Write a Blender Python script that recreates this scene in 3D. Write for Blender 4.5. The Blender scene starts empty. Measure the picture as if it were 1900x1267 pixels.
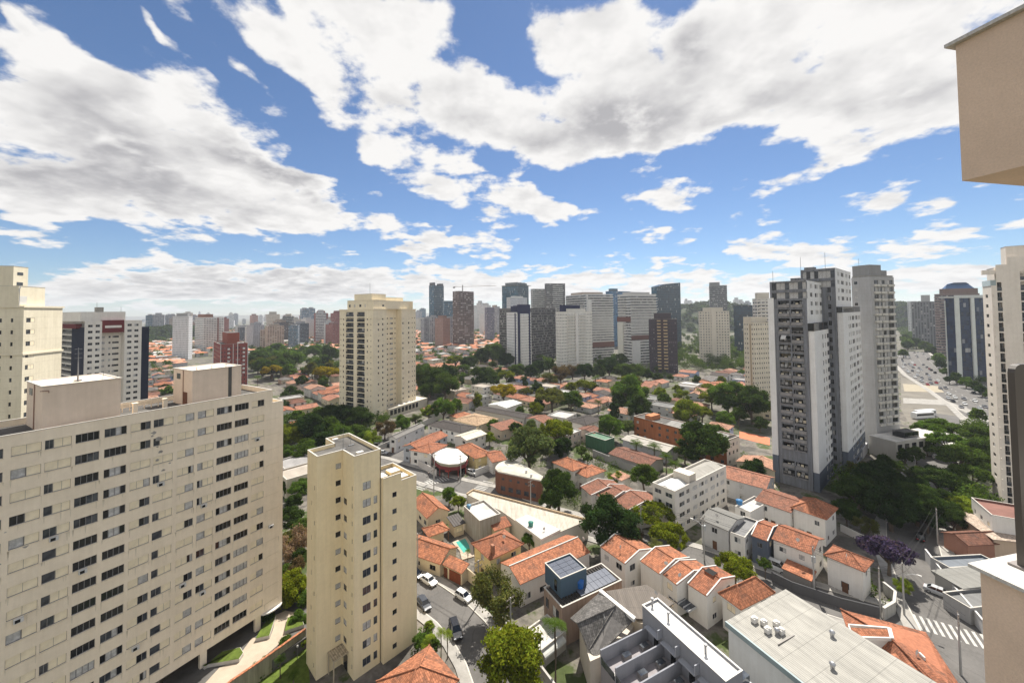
import bpy, math, random
import numpy as np
from mathutils import Vector, Matrix
R_ = math.radians
random.seed(7)
sc = bpy.context.scene
COL = sc.collection

# ------------------------------------------------------------------ camera
F, CX, PPY, CZ = 714.0, 950.0, 556.0, 58.0          # in pixels of the 1900x1267 photograph
TILT, ROLL = R_(1.8), -0.011
cd = bpy.data.cameras.new('camera')
cam = bpy.data.objects.new('camera', cd)
COL.objects.link(cam)
cd.sensor_fit = 'HORIZONTAL'
cd.sensor_width = 36.0
cd.lens = 36.0 * F / 1900.0
cd.shift_y = -(633.5 - PPY) / 1900.0
cd.clip_start = 0.1
cd.clip_end = 40000
CM = Matrix.Rotation(math.pi / 2 + TILT, 3, 'X') @ Matrix.Rotation(ROLL, 3, 'Z')
cam.matrix_world = Matrix.Translation((0, 0, CZ)) @ CM.to_4x4()
sc.camera = cam
CMT = CM.transposed()

def ray(px, py):
    return CM @ Vector(((px - CX) / F, (PPY - py) / F, -1.0))
def at(px, py, z=0.0):
    d = ray(px, py)
    return Vector((0, 0, CZ)) + d * ((z - CZ) / d.z)
def atd(px, py, Y):                                  # the point seen at a pixel, Y metres ahead
    d = ray(px, py)
    return Vector((0, 0, CZ)) + d * (Y / d.y)
def proj(p):
    q = CMT @ (Vector(p) - Vector((0, 0, CZ)))
    return CX + F * q.x / -q.z, PPY - F * q.y / -q.z
def hy(px):
    return 578.4 - 0.011 * (px - 950)
def az(a):
    return Vector((math.sin(R_(a)), math.cos(R_(a)), 0))
def solve(P, d, px):                                 # distance along d from P to reach photograph column px
    t = (px - CX) / F
    return (t * P.y - P.x) / (d.x - t * d.y)

# ------------------------------------------------------------------ light
SUN_AZ, SUN_EL = 22.0, 56.0
sd = bpy.data.lights.new('sun', 'SUN')
sd.energy = 4.1
sd.angle = R_(0.5)
sd.color = (1.0, 0.945, 0.86)
sun = bpy.data.objects.new('sun', sd)
COL.objects.link(sun)
SDIR = Vector((math.sin(R_(SUN_AZ)) * math.cos(R_(SUN_EL)), math.cos(R_(SUN_AZ)) * math.cos(R_(SUN_EL)), math.sin(R_(SUN_EL))))
sun.rotation_euler = SDIR.to_track_quat('Z', 'Y').to_euler()
sun.location = (0, 0, 300)
sc.view_settings.view_transform = 'Standard'
sc.view_settings.look = 'None'
sc.view_settings.gamma = 1.0
sc.view_settings.exposure = 1.02
sc.cycles.max_bounces = 6
sc.cycles.diffuse_bounces = 3
sc.cycles.glossy_bounces = 3
sc.cycles.volume_bounces = 0
sc.cycles.transmission_bounces = 4
sc.cycles.use_denoising = True
sc.cycles.sample_clamp_indirect = 4.0

class NT:                                            # small node helper
    def __init__(s, tree):
        s.t = tree
        s.n = tree.nodes
        s.l = tree.links
    def node(s, kind, **kw):
        n = s.n.new(kind)
        for k, v in kw.items():
            setattr(n, k, v)
        return n
    def put(s, sock, val):
        if hasattr(val, 'is_output') or isinstance(val, bpy.types.NodeSocket):
            s.l.new(val, sock)
        elif isinstance(val, (tuple, list)) and sock.type == 'RGBA' and len(val) == 3:
            sock.default_value = (*val, 1)
        else:
            sock.default_value = val
    def math(s, op, a, b=None, c=None, clamp=False):
        n = s.node('ShaderNodeMath', operation=op, use_clamp=clamp)
        s.put(n.inputs[0], a)
        if b is not None: s.put(n.inputs[1], b)
        if c is not None: s.put(n.inputs[2], c)
        return n.outputs[0]
    def vec(s, op, a, b=None, c=None):
        n = s.node('ShaderNodeVectorMath', operation=op)
        s.put(n.inputs[0], a)
        if b is not None:
            s.put(n.inputs[3] if op == 'SCALE' else n.inputs[1], b)
        if c is not None: s.put(n.inputs[2], c)
        return n.outputs[1] if op in ('LENGTH', 'DOT_PRODUCT', 'DISTANCE') else n.outputs[0]
    def mix(s, f, a, b, mode='MIX'):
        n = s.node('ShaderNodeMix', data_type='RGBA', blend_type=mode)
        s.put(n.inputs[0], f); s.put(n.inputs[6], a); s.put(n.inputs[7], b)
        return n.outputs[2]
    def rng(s, v, a, b, c=0.0, d=1.0, smooth=False):
        n = s.node('ShaderNodeMapRange', interpolation_type='SMOOTHSTEP' if smooth else 'LINEAR')
        for i, x in enumerate((v, a, b, c, d)): s.put(n.inputs[i], x)
        return n.outputs[0]
    def noise(s, vec, scale, detail=3.0, rough=0.5, dist=0.0, dim='3D'):
        n = s.node('ShaderNodeTexNoise', noise_dimensions=dim)
        s.put(n.inputs['Vector'], vec); n.inputs['Scale'].default_value = scale
        n.inputs['Detail'].default_value = detail; n.inputs['Roughness'].default_value = rough
        n.inputs['Distortion'].default_value = dist
        return n.outputs['Fac']
    def comb(s, x, y, z=0.0):
        n = s.node('ShaderNodeCombineXYZ')
        s.put(n.inputs[0], x); s.put(n.inputs[1], y); s.put(n.inputs[2], z)
        return n.outputs[0]
    def sep(s, v):
        n = s.node('ShaderNodeSeparateXYZ'); s.put(n.inputs[0], v)
        return n.outputs

# ------------------------------------------------------------------ sky with clouds (all by direction, at infinity)
world = bpy.data.worlds.new('World')
sc.world = world
world.use_nodes = True
W = NT(world.node_tree)
W.n.clear()
# cloud masses: photograph centre, half sizes, slope in degrees (positive climbs to the right), weight
CLOUDS = [
 (60,260,200,190,-10,1.1),(250,300,250,130,-22,1.1),(420,330,240,95,-22,1.1),(560,365,150,55,-25,.85),(150,110,190,60,-30,.7),(330,160,130,50,-35,.6),
 (560,120,80,50,-30,.7),(650,130,170,80,-28,1.0),(800,160,190,85,-18,1.05),(960,215,210,75,-12,1.05),(1130,240,180,75,0,1.15),(700,30,200,45,-5,.75),(490,80,60,70,-60,.4),(420,110,110,22,-38,.55),
 (1220,110,240,110,5,1.15),(1450,80,290,140,5,1.1),(1680,80,250,170,5,1.1),(1600,210,230,60,-6,.9),(1350,180,220,70,8,1.0),(1075,60,120,95,10,1.0),(1010,60,70,70,0,.4),
 (590,215,70,35,-30,.6),(690,270,130,35,-28,.55),(860,345,160,52,-20,.95),(1010,385,100,30,-22,.75),(810,445,185,30,-6,.8),(560,420,110,20,-10,.45),
 (1230,360,95,42,-8,.85),(1600,280,170,34,8,.75),(1665,360,110,34,-6,.75),(1210,455,95,26,10,.6),(1400,450,110,32,-10,.65),(1530,465,150,26,3,.7),(1750,445,180,24,8,.75),
 (330,500,110,36,0,.75),(500,520,150,42,0,.85),(640,525,130,38,0,.8),(800,525,160,44,-4,.8),(200,535,170,38,0,.8),(350,548,320,30,0,.8),(950,525,150,38,0,.75),(1150,520,170,34,0,.75),(1400,530,210,34,0,.65),(1600,515,210,30,0,.65),(1790,515,160,32,0,.7),(1100,548,400,16,0,.5),
 (100,380,160,40,-5,.8),(60,430,70,12,0,.35),(1350,300,26,14,-20,.5),(1840,350,120,40,10,.4),(30,25,70,22,-30,.5),(300,66,100,16,-40,.5),(270,30,60,14,-40,.4),(560,25,60,28,-50,.6),(760,15,90,30,10,.5)]
CUT = [(1000,150,60,26,-35,-.5),(925,60,70,60,-50,-.6),(340,230,60,25,-35,-.15),(620,300,70,30,-25,-.3),(1130,370,60,25,-20,-.3),(1370,275,110,26,5,-.25)]

GREY = [(1150,225,150,75,-5,1.0),(1280,80,80,80,20,.75),(1400,200,160,40,10,.4),(230,260,170,85,-22,.8),(470,285,120,55,-30,.75),(570,350,110,38,-28,.6),(330,370,260,45,-8,.55),(80,330,140,60,-8,.5),
 (850,378,140,22,-10,.6),(810,462,160,14,-5,.5),(1230,388,70,14,-6,.35),(1660,180,110,50,0,.5),(1640,385,90,12,0,.3),(680,170,110,30,-25,.35),(950,250,120,30,-15,.3),(450,520,400,50,0,.55)]

def azel(px, py):
    d = ray(px, py).normalized()
    return math.atan2(d.x, d.y), math.asin(d.z)

def masses(T, vec, items, grow):
    acc = 0.0
    for (px, py, rx, ry, rot, wgt) in items:
        a, e = azel(px, py)
        a1, e1 = azel(px + 8, py); a2, e2 = azel(px, py - 8)
        sx = abs(a1 - a) / 8; sy = abs(e2 - e) / 8
        m = T.node('ShaderNodeMapping', vector_type='TEXTURE')
        T.put(m.inputs['Vector'], vec if acc == 0.0 else T.vec('MULTIPLY_ADD', acc, (1e-6, 1e-6, 0), vec))   # a serial chain keeps the shader stack small
        m.inputs['Location'].default_value = (a, e, 0)
        m.inputs['Rotation'].default_value = (0, 0, R_(rot))
        m.inputs['Scale'].default_value = (rx * sx * grow, ry * sy * grow, 1)
        b = T.rng(T.vec('LENGTH', m.outputs[0]), 1.0, 0.0, 0.0, wgt, smooth=True)
        acc = T.math('ADD', b, acc)
    return acc

tc = W.node('ShaderNodeTexCoord')
dirn = W.vec('NORMALIZE', tc.outputs['Generated'])
x_, y_, z_ = W.sep(dirn)
ae = W.comb(W.math('ARCTAN2', x_, y_), W.math('ARCSINE', z_), 0)
zz = W.math('ADD', W.math('MAXIMUM', z_, 0.0), 0.20)
pl = W.comb(W.math('DIVIDE', x_, zz), W.math('DIVIDE', y_, zz), 0.37)
w1 = W.node('ShaderNodeTexNoise', noise_dimensions='2D'); W.put(w1.inputs['Vector'], pl)
w1.inputs['Scale'].default_value = 2.2; w1.inputs['Detail'].default_value = 4
wv = W.vec('SUBTRACT', w1.outputs['Color'], (0.5, 0.5, 0.5))
aew = W.vec('ADD', ae, W.vec('MULTIPLY', wv, (0.14, 0.07, 0)))
acc = W.math('MINIMUM', masses(W, aew, CLOUDS + CUT, 1.42), 1.05)
grey = masses(W, W.vec('MULTIPLY_ADD', acc, (1e-6, 1e-6, 0), aew), GREY, 1.35)
# unseen cloud outside the view, thickened to brighten the shaded facades
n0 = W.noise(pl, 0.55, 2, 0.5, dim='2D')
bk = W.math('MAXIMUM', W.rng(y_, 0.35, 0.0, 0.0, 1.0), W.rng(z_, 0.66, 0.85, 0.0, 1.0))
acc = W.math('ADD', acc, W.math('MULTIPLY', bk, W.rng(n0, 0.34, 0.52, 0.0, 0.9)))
n1 = W.noise(pl, 3.6, 8, 0.60, dim='2D')
n2 = W.noise(W.vec('ADD', pl, (0.028, 0.08, 0)), 3.6, 4, 0.58, dim='2D')      # the same cloud a little way towards the sun
vo = W.node('ShaderNodeTexVoronoi', feature='F1', voronoi_dimensions='2D')
W.put(vo.inputs['Vector'], W.vec('ADD', pl, W.vec('SCALE', wv, 0.5)))
vo.inputs['Scale'].default_value = 6
det = W.math('ADD', W.math('MULTIPLY', W.math('SUBTRACT', n1, 0.5), 2.5), W.math('MULTIPLY', W.math('SUBTRACT', 0.42, vo.outputs['Distance']), 0.50))
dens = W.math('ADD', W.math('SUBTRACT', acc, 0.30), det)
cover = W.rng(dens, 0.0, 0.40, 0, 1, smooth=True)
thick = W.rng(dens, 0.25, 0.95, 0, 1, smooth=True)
selfs = W.math('SUBTRACT', n2, n1)
dark = W.math('ADD', W.math('MULTIPLY', thick, W.math('MULTIPLY_ADD', grey, 1.15, 0.16)), W.math('MULTIPLY', selfs, 1.6), clamp=True)
ccol = W.mix(dark, (8.5, 8.35, 8.2), (4.2, 4.15, 4.3))
sky = W.node('ShaderNodeTexSky', sky_type='NISHITA')
sky.sun_disc = False
sky.sun_elevation = R_(SUN_EL)
sky.sun_rotation = R_(SUN_AZ)
sky.altitude = 760
sky.air_density = 1.0
sky.dust_density = 0.15
sky.ozone_density = 6.5
sky.air_density = 1.0
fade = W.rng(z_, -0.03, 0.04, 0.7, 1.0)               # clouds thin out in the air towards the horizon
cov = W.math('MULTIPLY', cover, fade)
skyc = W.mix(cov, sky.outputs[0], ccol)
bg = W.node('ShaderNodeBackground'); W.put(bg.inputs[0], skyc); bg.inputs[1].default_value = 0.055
wo = W.node('ShaderNodeOutputWorld'); W.l.new(bg.outputs[0], wo.inputs[0])
world.cycles.sampling_method = 'MANUAL'
world.cycles.sample_map_resolution = 512

# ------------------------------------------------------------------ mesh building
class MB:
    def __init__(s):
        s.v = []; s.f = []; s.m = []; s.sm = []
    def face(s, pts, m=0, smooth=False):
        i = len(s.v)
        s.v += [tuple(p) for p in pts]
        s.f.append(tuple(range(i, i + len(pts)))); s.m.append(m); s.sm.append(smooth)
    def mesh(s, vs, fs, m=0, smooth=False):
        i = len(s.v)
        s.v += [tuple(p) for p in vs]
        for f in fs:
            s.f.append(tuple(i + k for k in f)); s.m.append(m); s.sm.append(smooth)
    def box(s, x0, y0, z0, x1, y1, z1, m=0, mt=None, bottom=True):
        v = [(x0,y0,z0),(x1,y0,z0),(x1,y1,z0),(x0,y1,z0),(x0,y0,z1),(x1,y0,z1),(x1,y1,z1),(x0,y1,z1)]
        s.mesh(v, [(0,1,5,4),(1,2,6,5),(2,3,7,6),(3,0,4,7)], m)
        s.face([v[4],v[5],v[6],v[7]], m if mt is None else mt)
        if bottom: s.face([v[3],v[2],v[1],v[0]], m)
    def prism(s, poly, z0, z1, m=0, mt=None, bottom=False):
        n = len(poly)
        for i in range(n):
            a, b = poly[i], poly[(i + 1) % n]
            s.face([(a[0],a[1],z0),(b[0],b[1],z0),(b[0],b[1],z1),(a[0],a[1],z1)], m)
        s.face([(p[0],p[1],z1) for p in poly], m if mt is None else mt)
        if bottom: s.face([(p[0],p[1],z0) for p in reversed(poly)], m)
    def tube(s, pts, rad, n=8, m=0, caps=True):
        pts = [Vector(p) for p in pts]
        if not hasattr(rad, '__len__'): rad = [rad] * len(pts)
        rings = []
        for i, p in enumerate(pts):
            d = (pts[min(i + 1, len(pts) - 1)] - pts[max(i - 1, 0)]).normalized()
            a = d.cross(Vector((0, 0, 1)))
            if a.length < 1e-3: a = d.cross(Vector((1, 0, 0)))
            a.normalize(); b = d.cross(a)
            rings.append([p + (a * math.cos(t) + b * math.sin(t)) * rad[i] for t in [2 * math.pi * k / n for k in range(n)]])
        vs = [q for r in rings for q in r]
        fs = [(i*n+k, i*n+(k+1)%n, (i+1)*n+(k+1)%n, (i+1)*n+k) for i in range(len(pts)-1) for k in range(n)]
        s.mesh(vs, fs, m, True)
        if caps:
            s.face(rings[-1], m); s.face(list(reversed(rings[0])), m)
    def add(s, o, M=None, mo=0):
        i = len(s.v)
        s.v += [tuple(M @ Vector(p)) for p in o.v] if M is not None else list(o.v)
        s.f += [tuple(i + k for k in f) for f in o.f]
        s.m += [mo + k for k in o.m]; s.sm += o.sm
    def data(s, name, mats):
        me = bpy.data.meshes.new(name)
        me.from_pydata(s.v, [], s.f)
        for m in mats: me.materials.append(m)
        me.polygons.foreach_set('material_index', s.m)
        me.polygons.foreach_set('use_smooth', s.sm)
        uv = me.uv_layers.new(name='UVMap')
        out = []
        Z = Vector((0, 0, 1))
        for p in me.polygons:                        # metres along the surface and up it
            n = p.normal
            t = Vector((-n.y, n.x, 0))
            if abs(n.z) > 0.97 or t.length < 1e-4: t = Vector((1, 0, 0)); w = Vector((0, 1, 0))
            else:
                t.normalize(); w = n.cross(t)
                if w.z < 0: w = -w
            for vi in p.vertices:
                c = me.vertices[vi].co
                out += (c.dot(t), c.dot(w))
        uv.data.foreach_set('uv', out)
        return me
    def build(s, name, mats, parent=None, color=None, loc=None, rz=0.0):
        if not isinstance(mats, (list, tuple)): mats = [mats]
        return link(name, s.data(name, mats), parent, color, loc, rz)

def link(name, me, parent=None, color=None, loc=None, rz=0.0):
    o = bpy.data.objects.new(name, me)
    COL.objects.link(o)
    if parent is not None: o.parent = parent
    if color is not None: o.color = (*color[:3], 1)
    if loc is not None: o.location = loc
    if rz: o.rotation_euler = (0, 0, rz)
    return o
def tag(o, label, cat, group=None):
    o['label'] = label; o['category'] = cat
    if group: o['group'] = group
    return o
def thing(name, label, cat, loc=(0, 0, 0), rz=0.0, group=None):
    o = bpy.data.objects.new(name, None)
    COL.objects.link(o)
    o.location = loc; o.rotation_euler = (0, 0, rz); o.empty_display_size = 0.5
    return tag(o, label, cat, group)
def setting(o, kind='structure'):
    o['kind'] = kind
    return o
KIDS = {}
def dup(root, loc, rz=0.0, label=None, group=None, color=None, scale=None, only=None):
    r = root.copy(); COL.objects.link(r)
    r.location = loc; r.rotation_euler = (0, 0, rz)
    if scale: r.scale = scale
    if label: r['label'] = label
    if group: r['group'] = group
    for ch in KIDS.setdefault(root.name, list(root.children)):
        c = ch.copy(); COL.objects.link(c); c.parent = r
        if color and ch.name.split('.')[0] in (only or ()): c.color = (*color[:3], 1)
        for g in KIDS.setdefault(ch.name, list(ch.children)):
            d = g.copy(); COL.objects.link(d); d.parent = c
    return r

# ------------------------------------------------------------------ materials
def new_mat(name):
    m = bpy.data.materials.new(name); m.use_nodes = True
    T = NT(m.node_tree)
    b = T.n['Principled BSDF']
    b.inputs['Specular IOR Level'].default_value = 0.25
    return m, T, b
def bump(T, b, h, strength, dist):
    n = T.node('ShaderNodeBump'); T.put(n.inputs['Height'], h)
    n.inputs['Strength'].default_value = strength; n.inputs['Distance'].default_value = dist
    T.l.new(n.outputs[0], b.inputs['Normal'])
def oinfo(T): return T.node('ShaderNodeObjectInfo').outputs
def gen(T): return T.node('ShaderNodeTexCoord').outputs
def plain(name, col, rough=0.8, spec=0.25, metal=0.0, var=0.12, scale=0.7, objcol=False, bmp=0.0):
    m, T, b = new_mat(name)
    co = gen(T)['Object']
    n = T.noise(co, scale, 5, 0.6)
    base = oinfo(T)['Color'] if objcol else col
    T.put(b.inputs['Base Color'], T.mix(1.0, base, T.comb(*[T.rng(n, 0.3, 0.7, 1 - var, 1 + var)] * 3), 'MULTIPLY'))
    b.inputs['Roughness'].default_value = rough; b.inputs['Specular IOR Level'].default_value = spec
    b.inputs['Metallic'].default_value = metal
    if bmp: bump(T, b, T.noise(co, scale * 14, 3), bmp, 0.02)
    return m
def plaster(name, streak=0.22, tiles=0.0, joints=None):
    """painted render: object colour, rain streaks, blotches"""
    m, T, b = new_mat(name)
    uv = gen(T)['UV']
    u, v, _ = T.sep(uv)
    n1 = T.noise(T.comb(T.math('MULTIPLY', u, 1.6), T.math('MULTIPLY', v, 0.10)), 1.0, 5, 0.65)
    n2 = T.noise(uv, 0.16, 5, 0.6)
    n3 = T.noise(uv, 1.3, 4, 0.7)
    f = T.math('MULTIPLY', T.rng(n1, 0.38, 0.72, 1.0, 1 - streak), T.rng(n2, 0.3, 0.7, 0.93, 1.05))
    f = T.math('MULTIPLY', f, T.rng(n3, 0.3, 0.75, 1.02, 0.94))
    if joints:
        g = T.math('LESS_THAN', T.math('FRACT', T.math('DIVIDE', v, joints)), 0.02)
        f = T.math('MULTIPLY', f, T.math('MULTIPLY_ADD', g, -0.18, 1.0))
    c = T.mix(1.0, oinfo(T)['Color'], T.comb(f, T.math('POWER', f, 1.06), T.math('POWER', f, 1.18)), 'MULTIPLY')
    T.put(b.inputs['Base Color'], c)
    b.inputs['Roughness'].default_value = 0.88
    bump(T, b, T.noise(uv, 9, 3, 0.7), 0.25, 0.03)
    return m
def tiles(name, wave=0.30, row=0.42, conc=False):
    """clay pan tiles running up the slope; UV is in metres"""
    m, T, b = new_mat(name)
    uv = gen(T)['UV']
    u, v, _ = T.sep(uv)
    cu = T.math('DIVIDE', u, wave); cv = T.math('DIVIDE', v, row)
    fu = T.math('FRACT', cu); fv = T.math('FRACT', cv)
    cell = T.node('ShaderNodeTexWhiteNoise', noise_dimensions='3D')
    T.put(cell.inputs['Vector'], T.comb(T.math('FLOOR', cu), T.math('FLOOR', cv), oinfo(T)['Random']))
    tone = T.rng(cell.outputs['Value'], 0, 1, 0.66, 1.26)
    gap = T.math('MULTIPLY', T.rng(T.math('ABSOLUTE', T.math('SUBTRACT', fu, 0.5)), 0.34, 0.5, 1.0, 0.42), T.rng(fv, 0.0, 0.16, 0.70, 1.0))
    n2 = T.noise(T.vec('ADD', uv, T.comb(oinfo(T)['Random'], 0, 0)), 0.42, 6, 0.65)
    n3 = T.noise(uv, 2.2, 4, 0.7)
    f = T.math('MULTIPLY', tone, gap)
    c = T.mix(1.0, oinfo(T)['Color'], T.comb(f, f, f), 'MULTIPLY')
    grime = T.math('MULTIPLY', T.rng(n2, 0.44, 0.70, 0, 0.74, True), T.rng(n3, 0.3, 0.6, 0.4, 1.0))
    c = T.mix(grime, c, (0.075, 0.055, 0.045) if not conc else (0.04, 0.038, 0.035))
    c = T.mix(T.math('MULTIPLY', T.rng(n3, 0.6, 0.8, 0, 0.35), T.rng(n2, 0.3, 0.5, 1, 0)), c, (0.52, 0.36, 0.27) if not conc else (0.2, 0.19, 0.18))
    T.put(b.inputs['Base Color'], c)
    b.inputs['Roughness'].default_value = 0.85
    h = T.math('ADD', T.math('SINE', T.math('MULTIPLY', T.math('ABSOLUTE', T.math('SUBTRACT', fu, 0.5)), 6.283)), T.math('MULTIPLY', fv, -0.5))
    bump(T, b, h, 0.8, 0.05)
    return m
def corrugated(name, pitch=0.35, stain=0.4):
    m, T, b = new_mat(name)
    uv = gen(T)['UV']
    u, v, _ = T.sep(uv)
    fu = T.math('FRACT', T.math('DIVIDE', u, pitch))
    n = T.noise(T.comb(T.math('MULTIPLY', u, 1.2), T.math('MULTIPLY', v, 0.12)), 1.0, 5, 0.65)
    n2 = T.noise(uv, 0.25, 4, 0.6)
    f = T.math('MULTIPLY', T.rng(n, 0.4, 0.75, 1.0, 1 - stain), T.rng(n2, 0.35, 0.7, 1.05, 0.88))
    f = T.math('MULTIPLY', f, T.rng(T.math('ABSOLUTE', T.math('SUBTRACT', fu, 0.5)), 0.3, 0.5, 1.0, 0.75))
    lap = T.math('LESS_THAN', T.math('FRACT', T.math('DIVIDE', v, 3.6)), 0.025)
    f = T.math('MULTIPLY', f, T.math('MULTIPLY_ADD', lap, -0.3, 1.0))
    T.put(b.inputs['Base Color'], T.mix(1.0, oinfo(T)['Color'], T.comb(f, f, T.math('MULTIPLY', f, 0.97)), 'MULTIPLY'))
    b.inputs['Roughness'].default_value = 0.6
    bump(T, b, T.math('SINE', T.math('MULTIPLY', fu, 6.283)), 0.5, 0.05)
    return m
def glass(name, col, rough=0.08, spec=0.5, vary=0.0):
    m, T, b = new_mat(name)
    co = gen(T)['Object']
    n = T.noise(co, 0.9, 2)
    T.put(b.inputs['Base Color'], T.mix(T.rng(n, 0.35, 0.65, 0, vary), col, (0.12, 0.13, 0.14)))
    b.inputs['Roughness'].default_value = rough; b.inputs['Specular IOR Level'].default_value = spec
    return m
def facade_mat(name, pu, pv, wu, wv, gcol=(0.03, 0.035, 0.045), gl=0.10, blind=0.3, slab=0.0, slabcol=None, objg=False, offu=0.0):
    """wall in object colour with storeys of windows; u and v in metres, one cell per window"""
    m, T, b = new_mat(name)
    uv = gen(T)['UV']
    u, v, _ = T.sep(uv)
    cu = T.math('DIVIDE', T.math('ADD', u, offu), pu); cv = T.math('DIVIDE', v, pv)
    fu = T.math('ABSOLUTE', T.math('SUBTRACT', T.math('FRACT', cu), 0.5)); fv = T.math('ABSOLUTE', T.math('SUBTRACT', T.math('FRACT', cv), 0.5))
    win = T.math('MULTIPLY', T.math('LESS_THAN', fu, wu / 2), T.math('LESS_THAN', fv, wv / 2))
    wn = T.node('ShaderNodeTexWhiteNoise', noise_dimensions='3D')
    T.put(wn.inputs['Vector'], T.comb(T.math('FLOOR', cu), T.math('FLOOR', cv), oinfo(T)['Random']))
    r = wn.outputs['Value']
    gcolr = T.mix(T.rng(r, 1 - blind, 1.0, 0.0, 0.75), gcol, (0.34, 0.33, 0.31))
    gcolr = T.mix(1.0, gcolr, T.comb(*[T.rng(r, 0, 1 - blind, 0.6, 1.5)] * 3), 'MULTIPLY')
    n1 = T.noise(T.comb(T.math('MULTIPLY', u, 0.5), T.math('MULTIPLY', v, 0.05)), 1.0, 4, 0.6)
    wall = T.mix(1.0, oinfo(T)['Color'], T.comb(*[T.rng(n1, 0.3, 0.7, 1.06, 0.86)] * 3), 'MULTIPLY')
    if slab:
        s = T.math('GREATER_THAN', T.math('FRACT', T.math('ADD', cv, 0.5 * slab + 0.5)), 1 - slab)
        wall = T.mix(s, wall, slabcol)
    T.put(b.inputs['Base Color'], T.mix(win, wall, gcolr))
    T.put(b.inputs['Roughness'], T.math('MULTIPLY_ADD', win, gl - 0.85, 0.85))
    T.put(b.inputs['Specular IOR Level'], T.math('MULTIPLY_ADD', win, 0.35, 0.2))
    return m
def leaf_mat(name):
    m, T, b = new_mat(name)
    T.n.remove(b)
    at_ = T.node('ShaderNodeAttribute', attribute_name='tint')
    oi = oinfo(T)
    c = T.mix(1.0, oi['Color'], at_.outputs['Color'], 'MULTIPLY')
    d = T.node('ShaderNodeBsdfDiffuse'); T.put(d.inputs[0], c)
    tr = T.node('ShaderNodeBsdfTranslucent'); T.put(tr.inputs[0], T.mix(1.0, c, (1.3, 1.25, 0.5), 'MULTIPLY'))
    mx = T.node('ShaderNodeMixShader'); mx.inputs[0].default_value = 0.36
    T.l.new(d.outputs[0], mx.inputs[1]); T.l.new(tr.outputs[0], mx.inputs[2])
    T.l.new(mx.outputs[0], T.n['Material Output'].inputs[0])
    return m

MAT = dict(
    plaster=plaster('painted_render', 0.09), plaster_clean=plaster('fresh_render', 0.10), plaster_joint=plaster('jointed_render', 0.14, joints=2.9),
    brick=plaster('brick_wall', 0.35, joints=0.35), concrete=plaster('weathered_concrete', 0.45),
    tile=tiles('clay_tiles'), ctile=tiles('concrete_tiles', 0.33, 0.40, True),
    sheet=corrugated('corrugated_sheet'), slats=corrugated('slatted_roof', 0.7, 0.2),
    bitumen=plain('roof_membrane', (0.10, 0.095, 0.088), 0.95, var=0.35, scale=0.35, bmp=0.3), flatroof=plain('flat_roof', None, 0.9, var=0.25, scale=0.3, objcol=True, bmp=0.2),
    coping=plain('stone_coping', (0.48, 0.45, 0.40), 0.7, var=0.12, scale=1.5),
    glass=glass('window_glass', (0.012, 0.014, 0.017)), glass2=glass('window_glass_tinted', (0.03, 0.035, 0.045), vary=0.6), curtain=plain('net_curtain', (0.46, 0.45, 0.43), 0.6, 0.5, var=0.3, scale=2.5),
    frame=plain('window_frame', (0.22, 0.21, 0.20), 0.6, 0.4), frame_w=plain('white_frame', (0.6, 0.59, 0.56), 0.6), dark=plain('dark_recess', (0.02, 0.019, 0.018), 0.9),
    panel=plain('shutter_panel', (0.82, 0.71, 0.51), 0.7, var=0.1, scale=1.0), metal=plain('painted_metal', None, 0.45, 0.5, objcol=True, var=0.08), white=plain('white_paint', (0.62, 0.60, 0.56), 0.6, var=0.06),
    paint=plain('car_paint', None, 0.22, 0.6, objcol=True, var=0.02), tyre=plain('tyre_rubber', (0.02, 0.02, 0.02), 0.9), rim=plain('wheel_rim', (0.45, 0.45, 0.46), 0.35, 0.5, 0.7), lamp_w=plain('lamp_glass', (0.7, 0.72, 0.75), 0.15, 0.6), lamp_r=plain('tail_lamp', (0.35, 0.02, 0.02), 0.2, 0.5),
    carglass=glass('car_glass', (0.01, 0.012, 0.014), 0.05, 0.7),
    leaf=leaf_mat('leaves'), bark=plain('bark', (0.13, 0.10, 0.075), 0.95, var=0.3, scale=2.0, bmp=0.4), wood=plain('wood', None, 0.8, objcol=True, var=0.2, scale=2),
    pole=plain('concrete_pole', (0.36, 0.35, 0.33), 0.9, var=0.15), wire=plain('cable', (0.03, 0.03, 0.03), 0.7), plastic=plain('plastic', None, 0.4, 0.4, objcol=True, var=0.05),
    solar=None)
def solar_mat():
    m, T, b = new_mat('solar_cells')
    uv = gen(T)['UV']; u, v, _ = T.sep(uv)
    gx = T.math('LESS_THAN', T.math('FRACT', T.math('DIVIDE', u, 0.17)), 0.06); gy = T.math('LESS_THAN', T.math('FRACT', T.math('DIVIDE', v, 0.17)), 0.06)
    T.put(b.inputs['Base Color'], T.mix(T.math('MAXIMUM', gx, gy), (0.075, 0.085, 0.11), (0.20, 0.21, 0.23)))
    b.inputs['Roughness'].default_value = 0.18; b.inputs['Specular IOR Level'].default_value = 0.6
    return m
MAT['solar'] = solar_mat()

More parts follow.
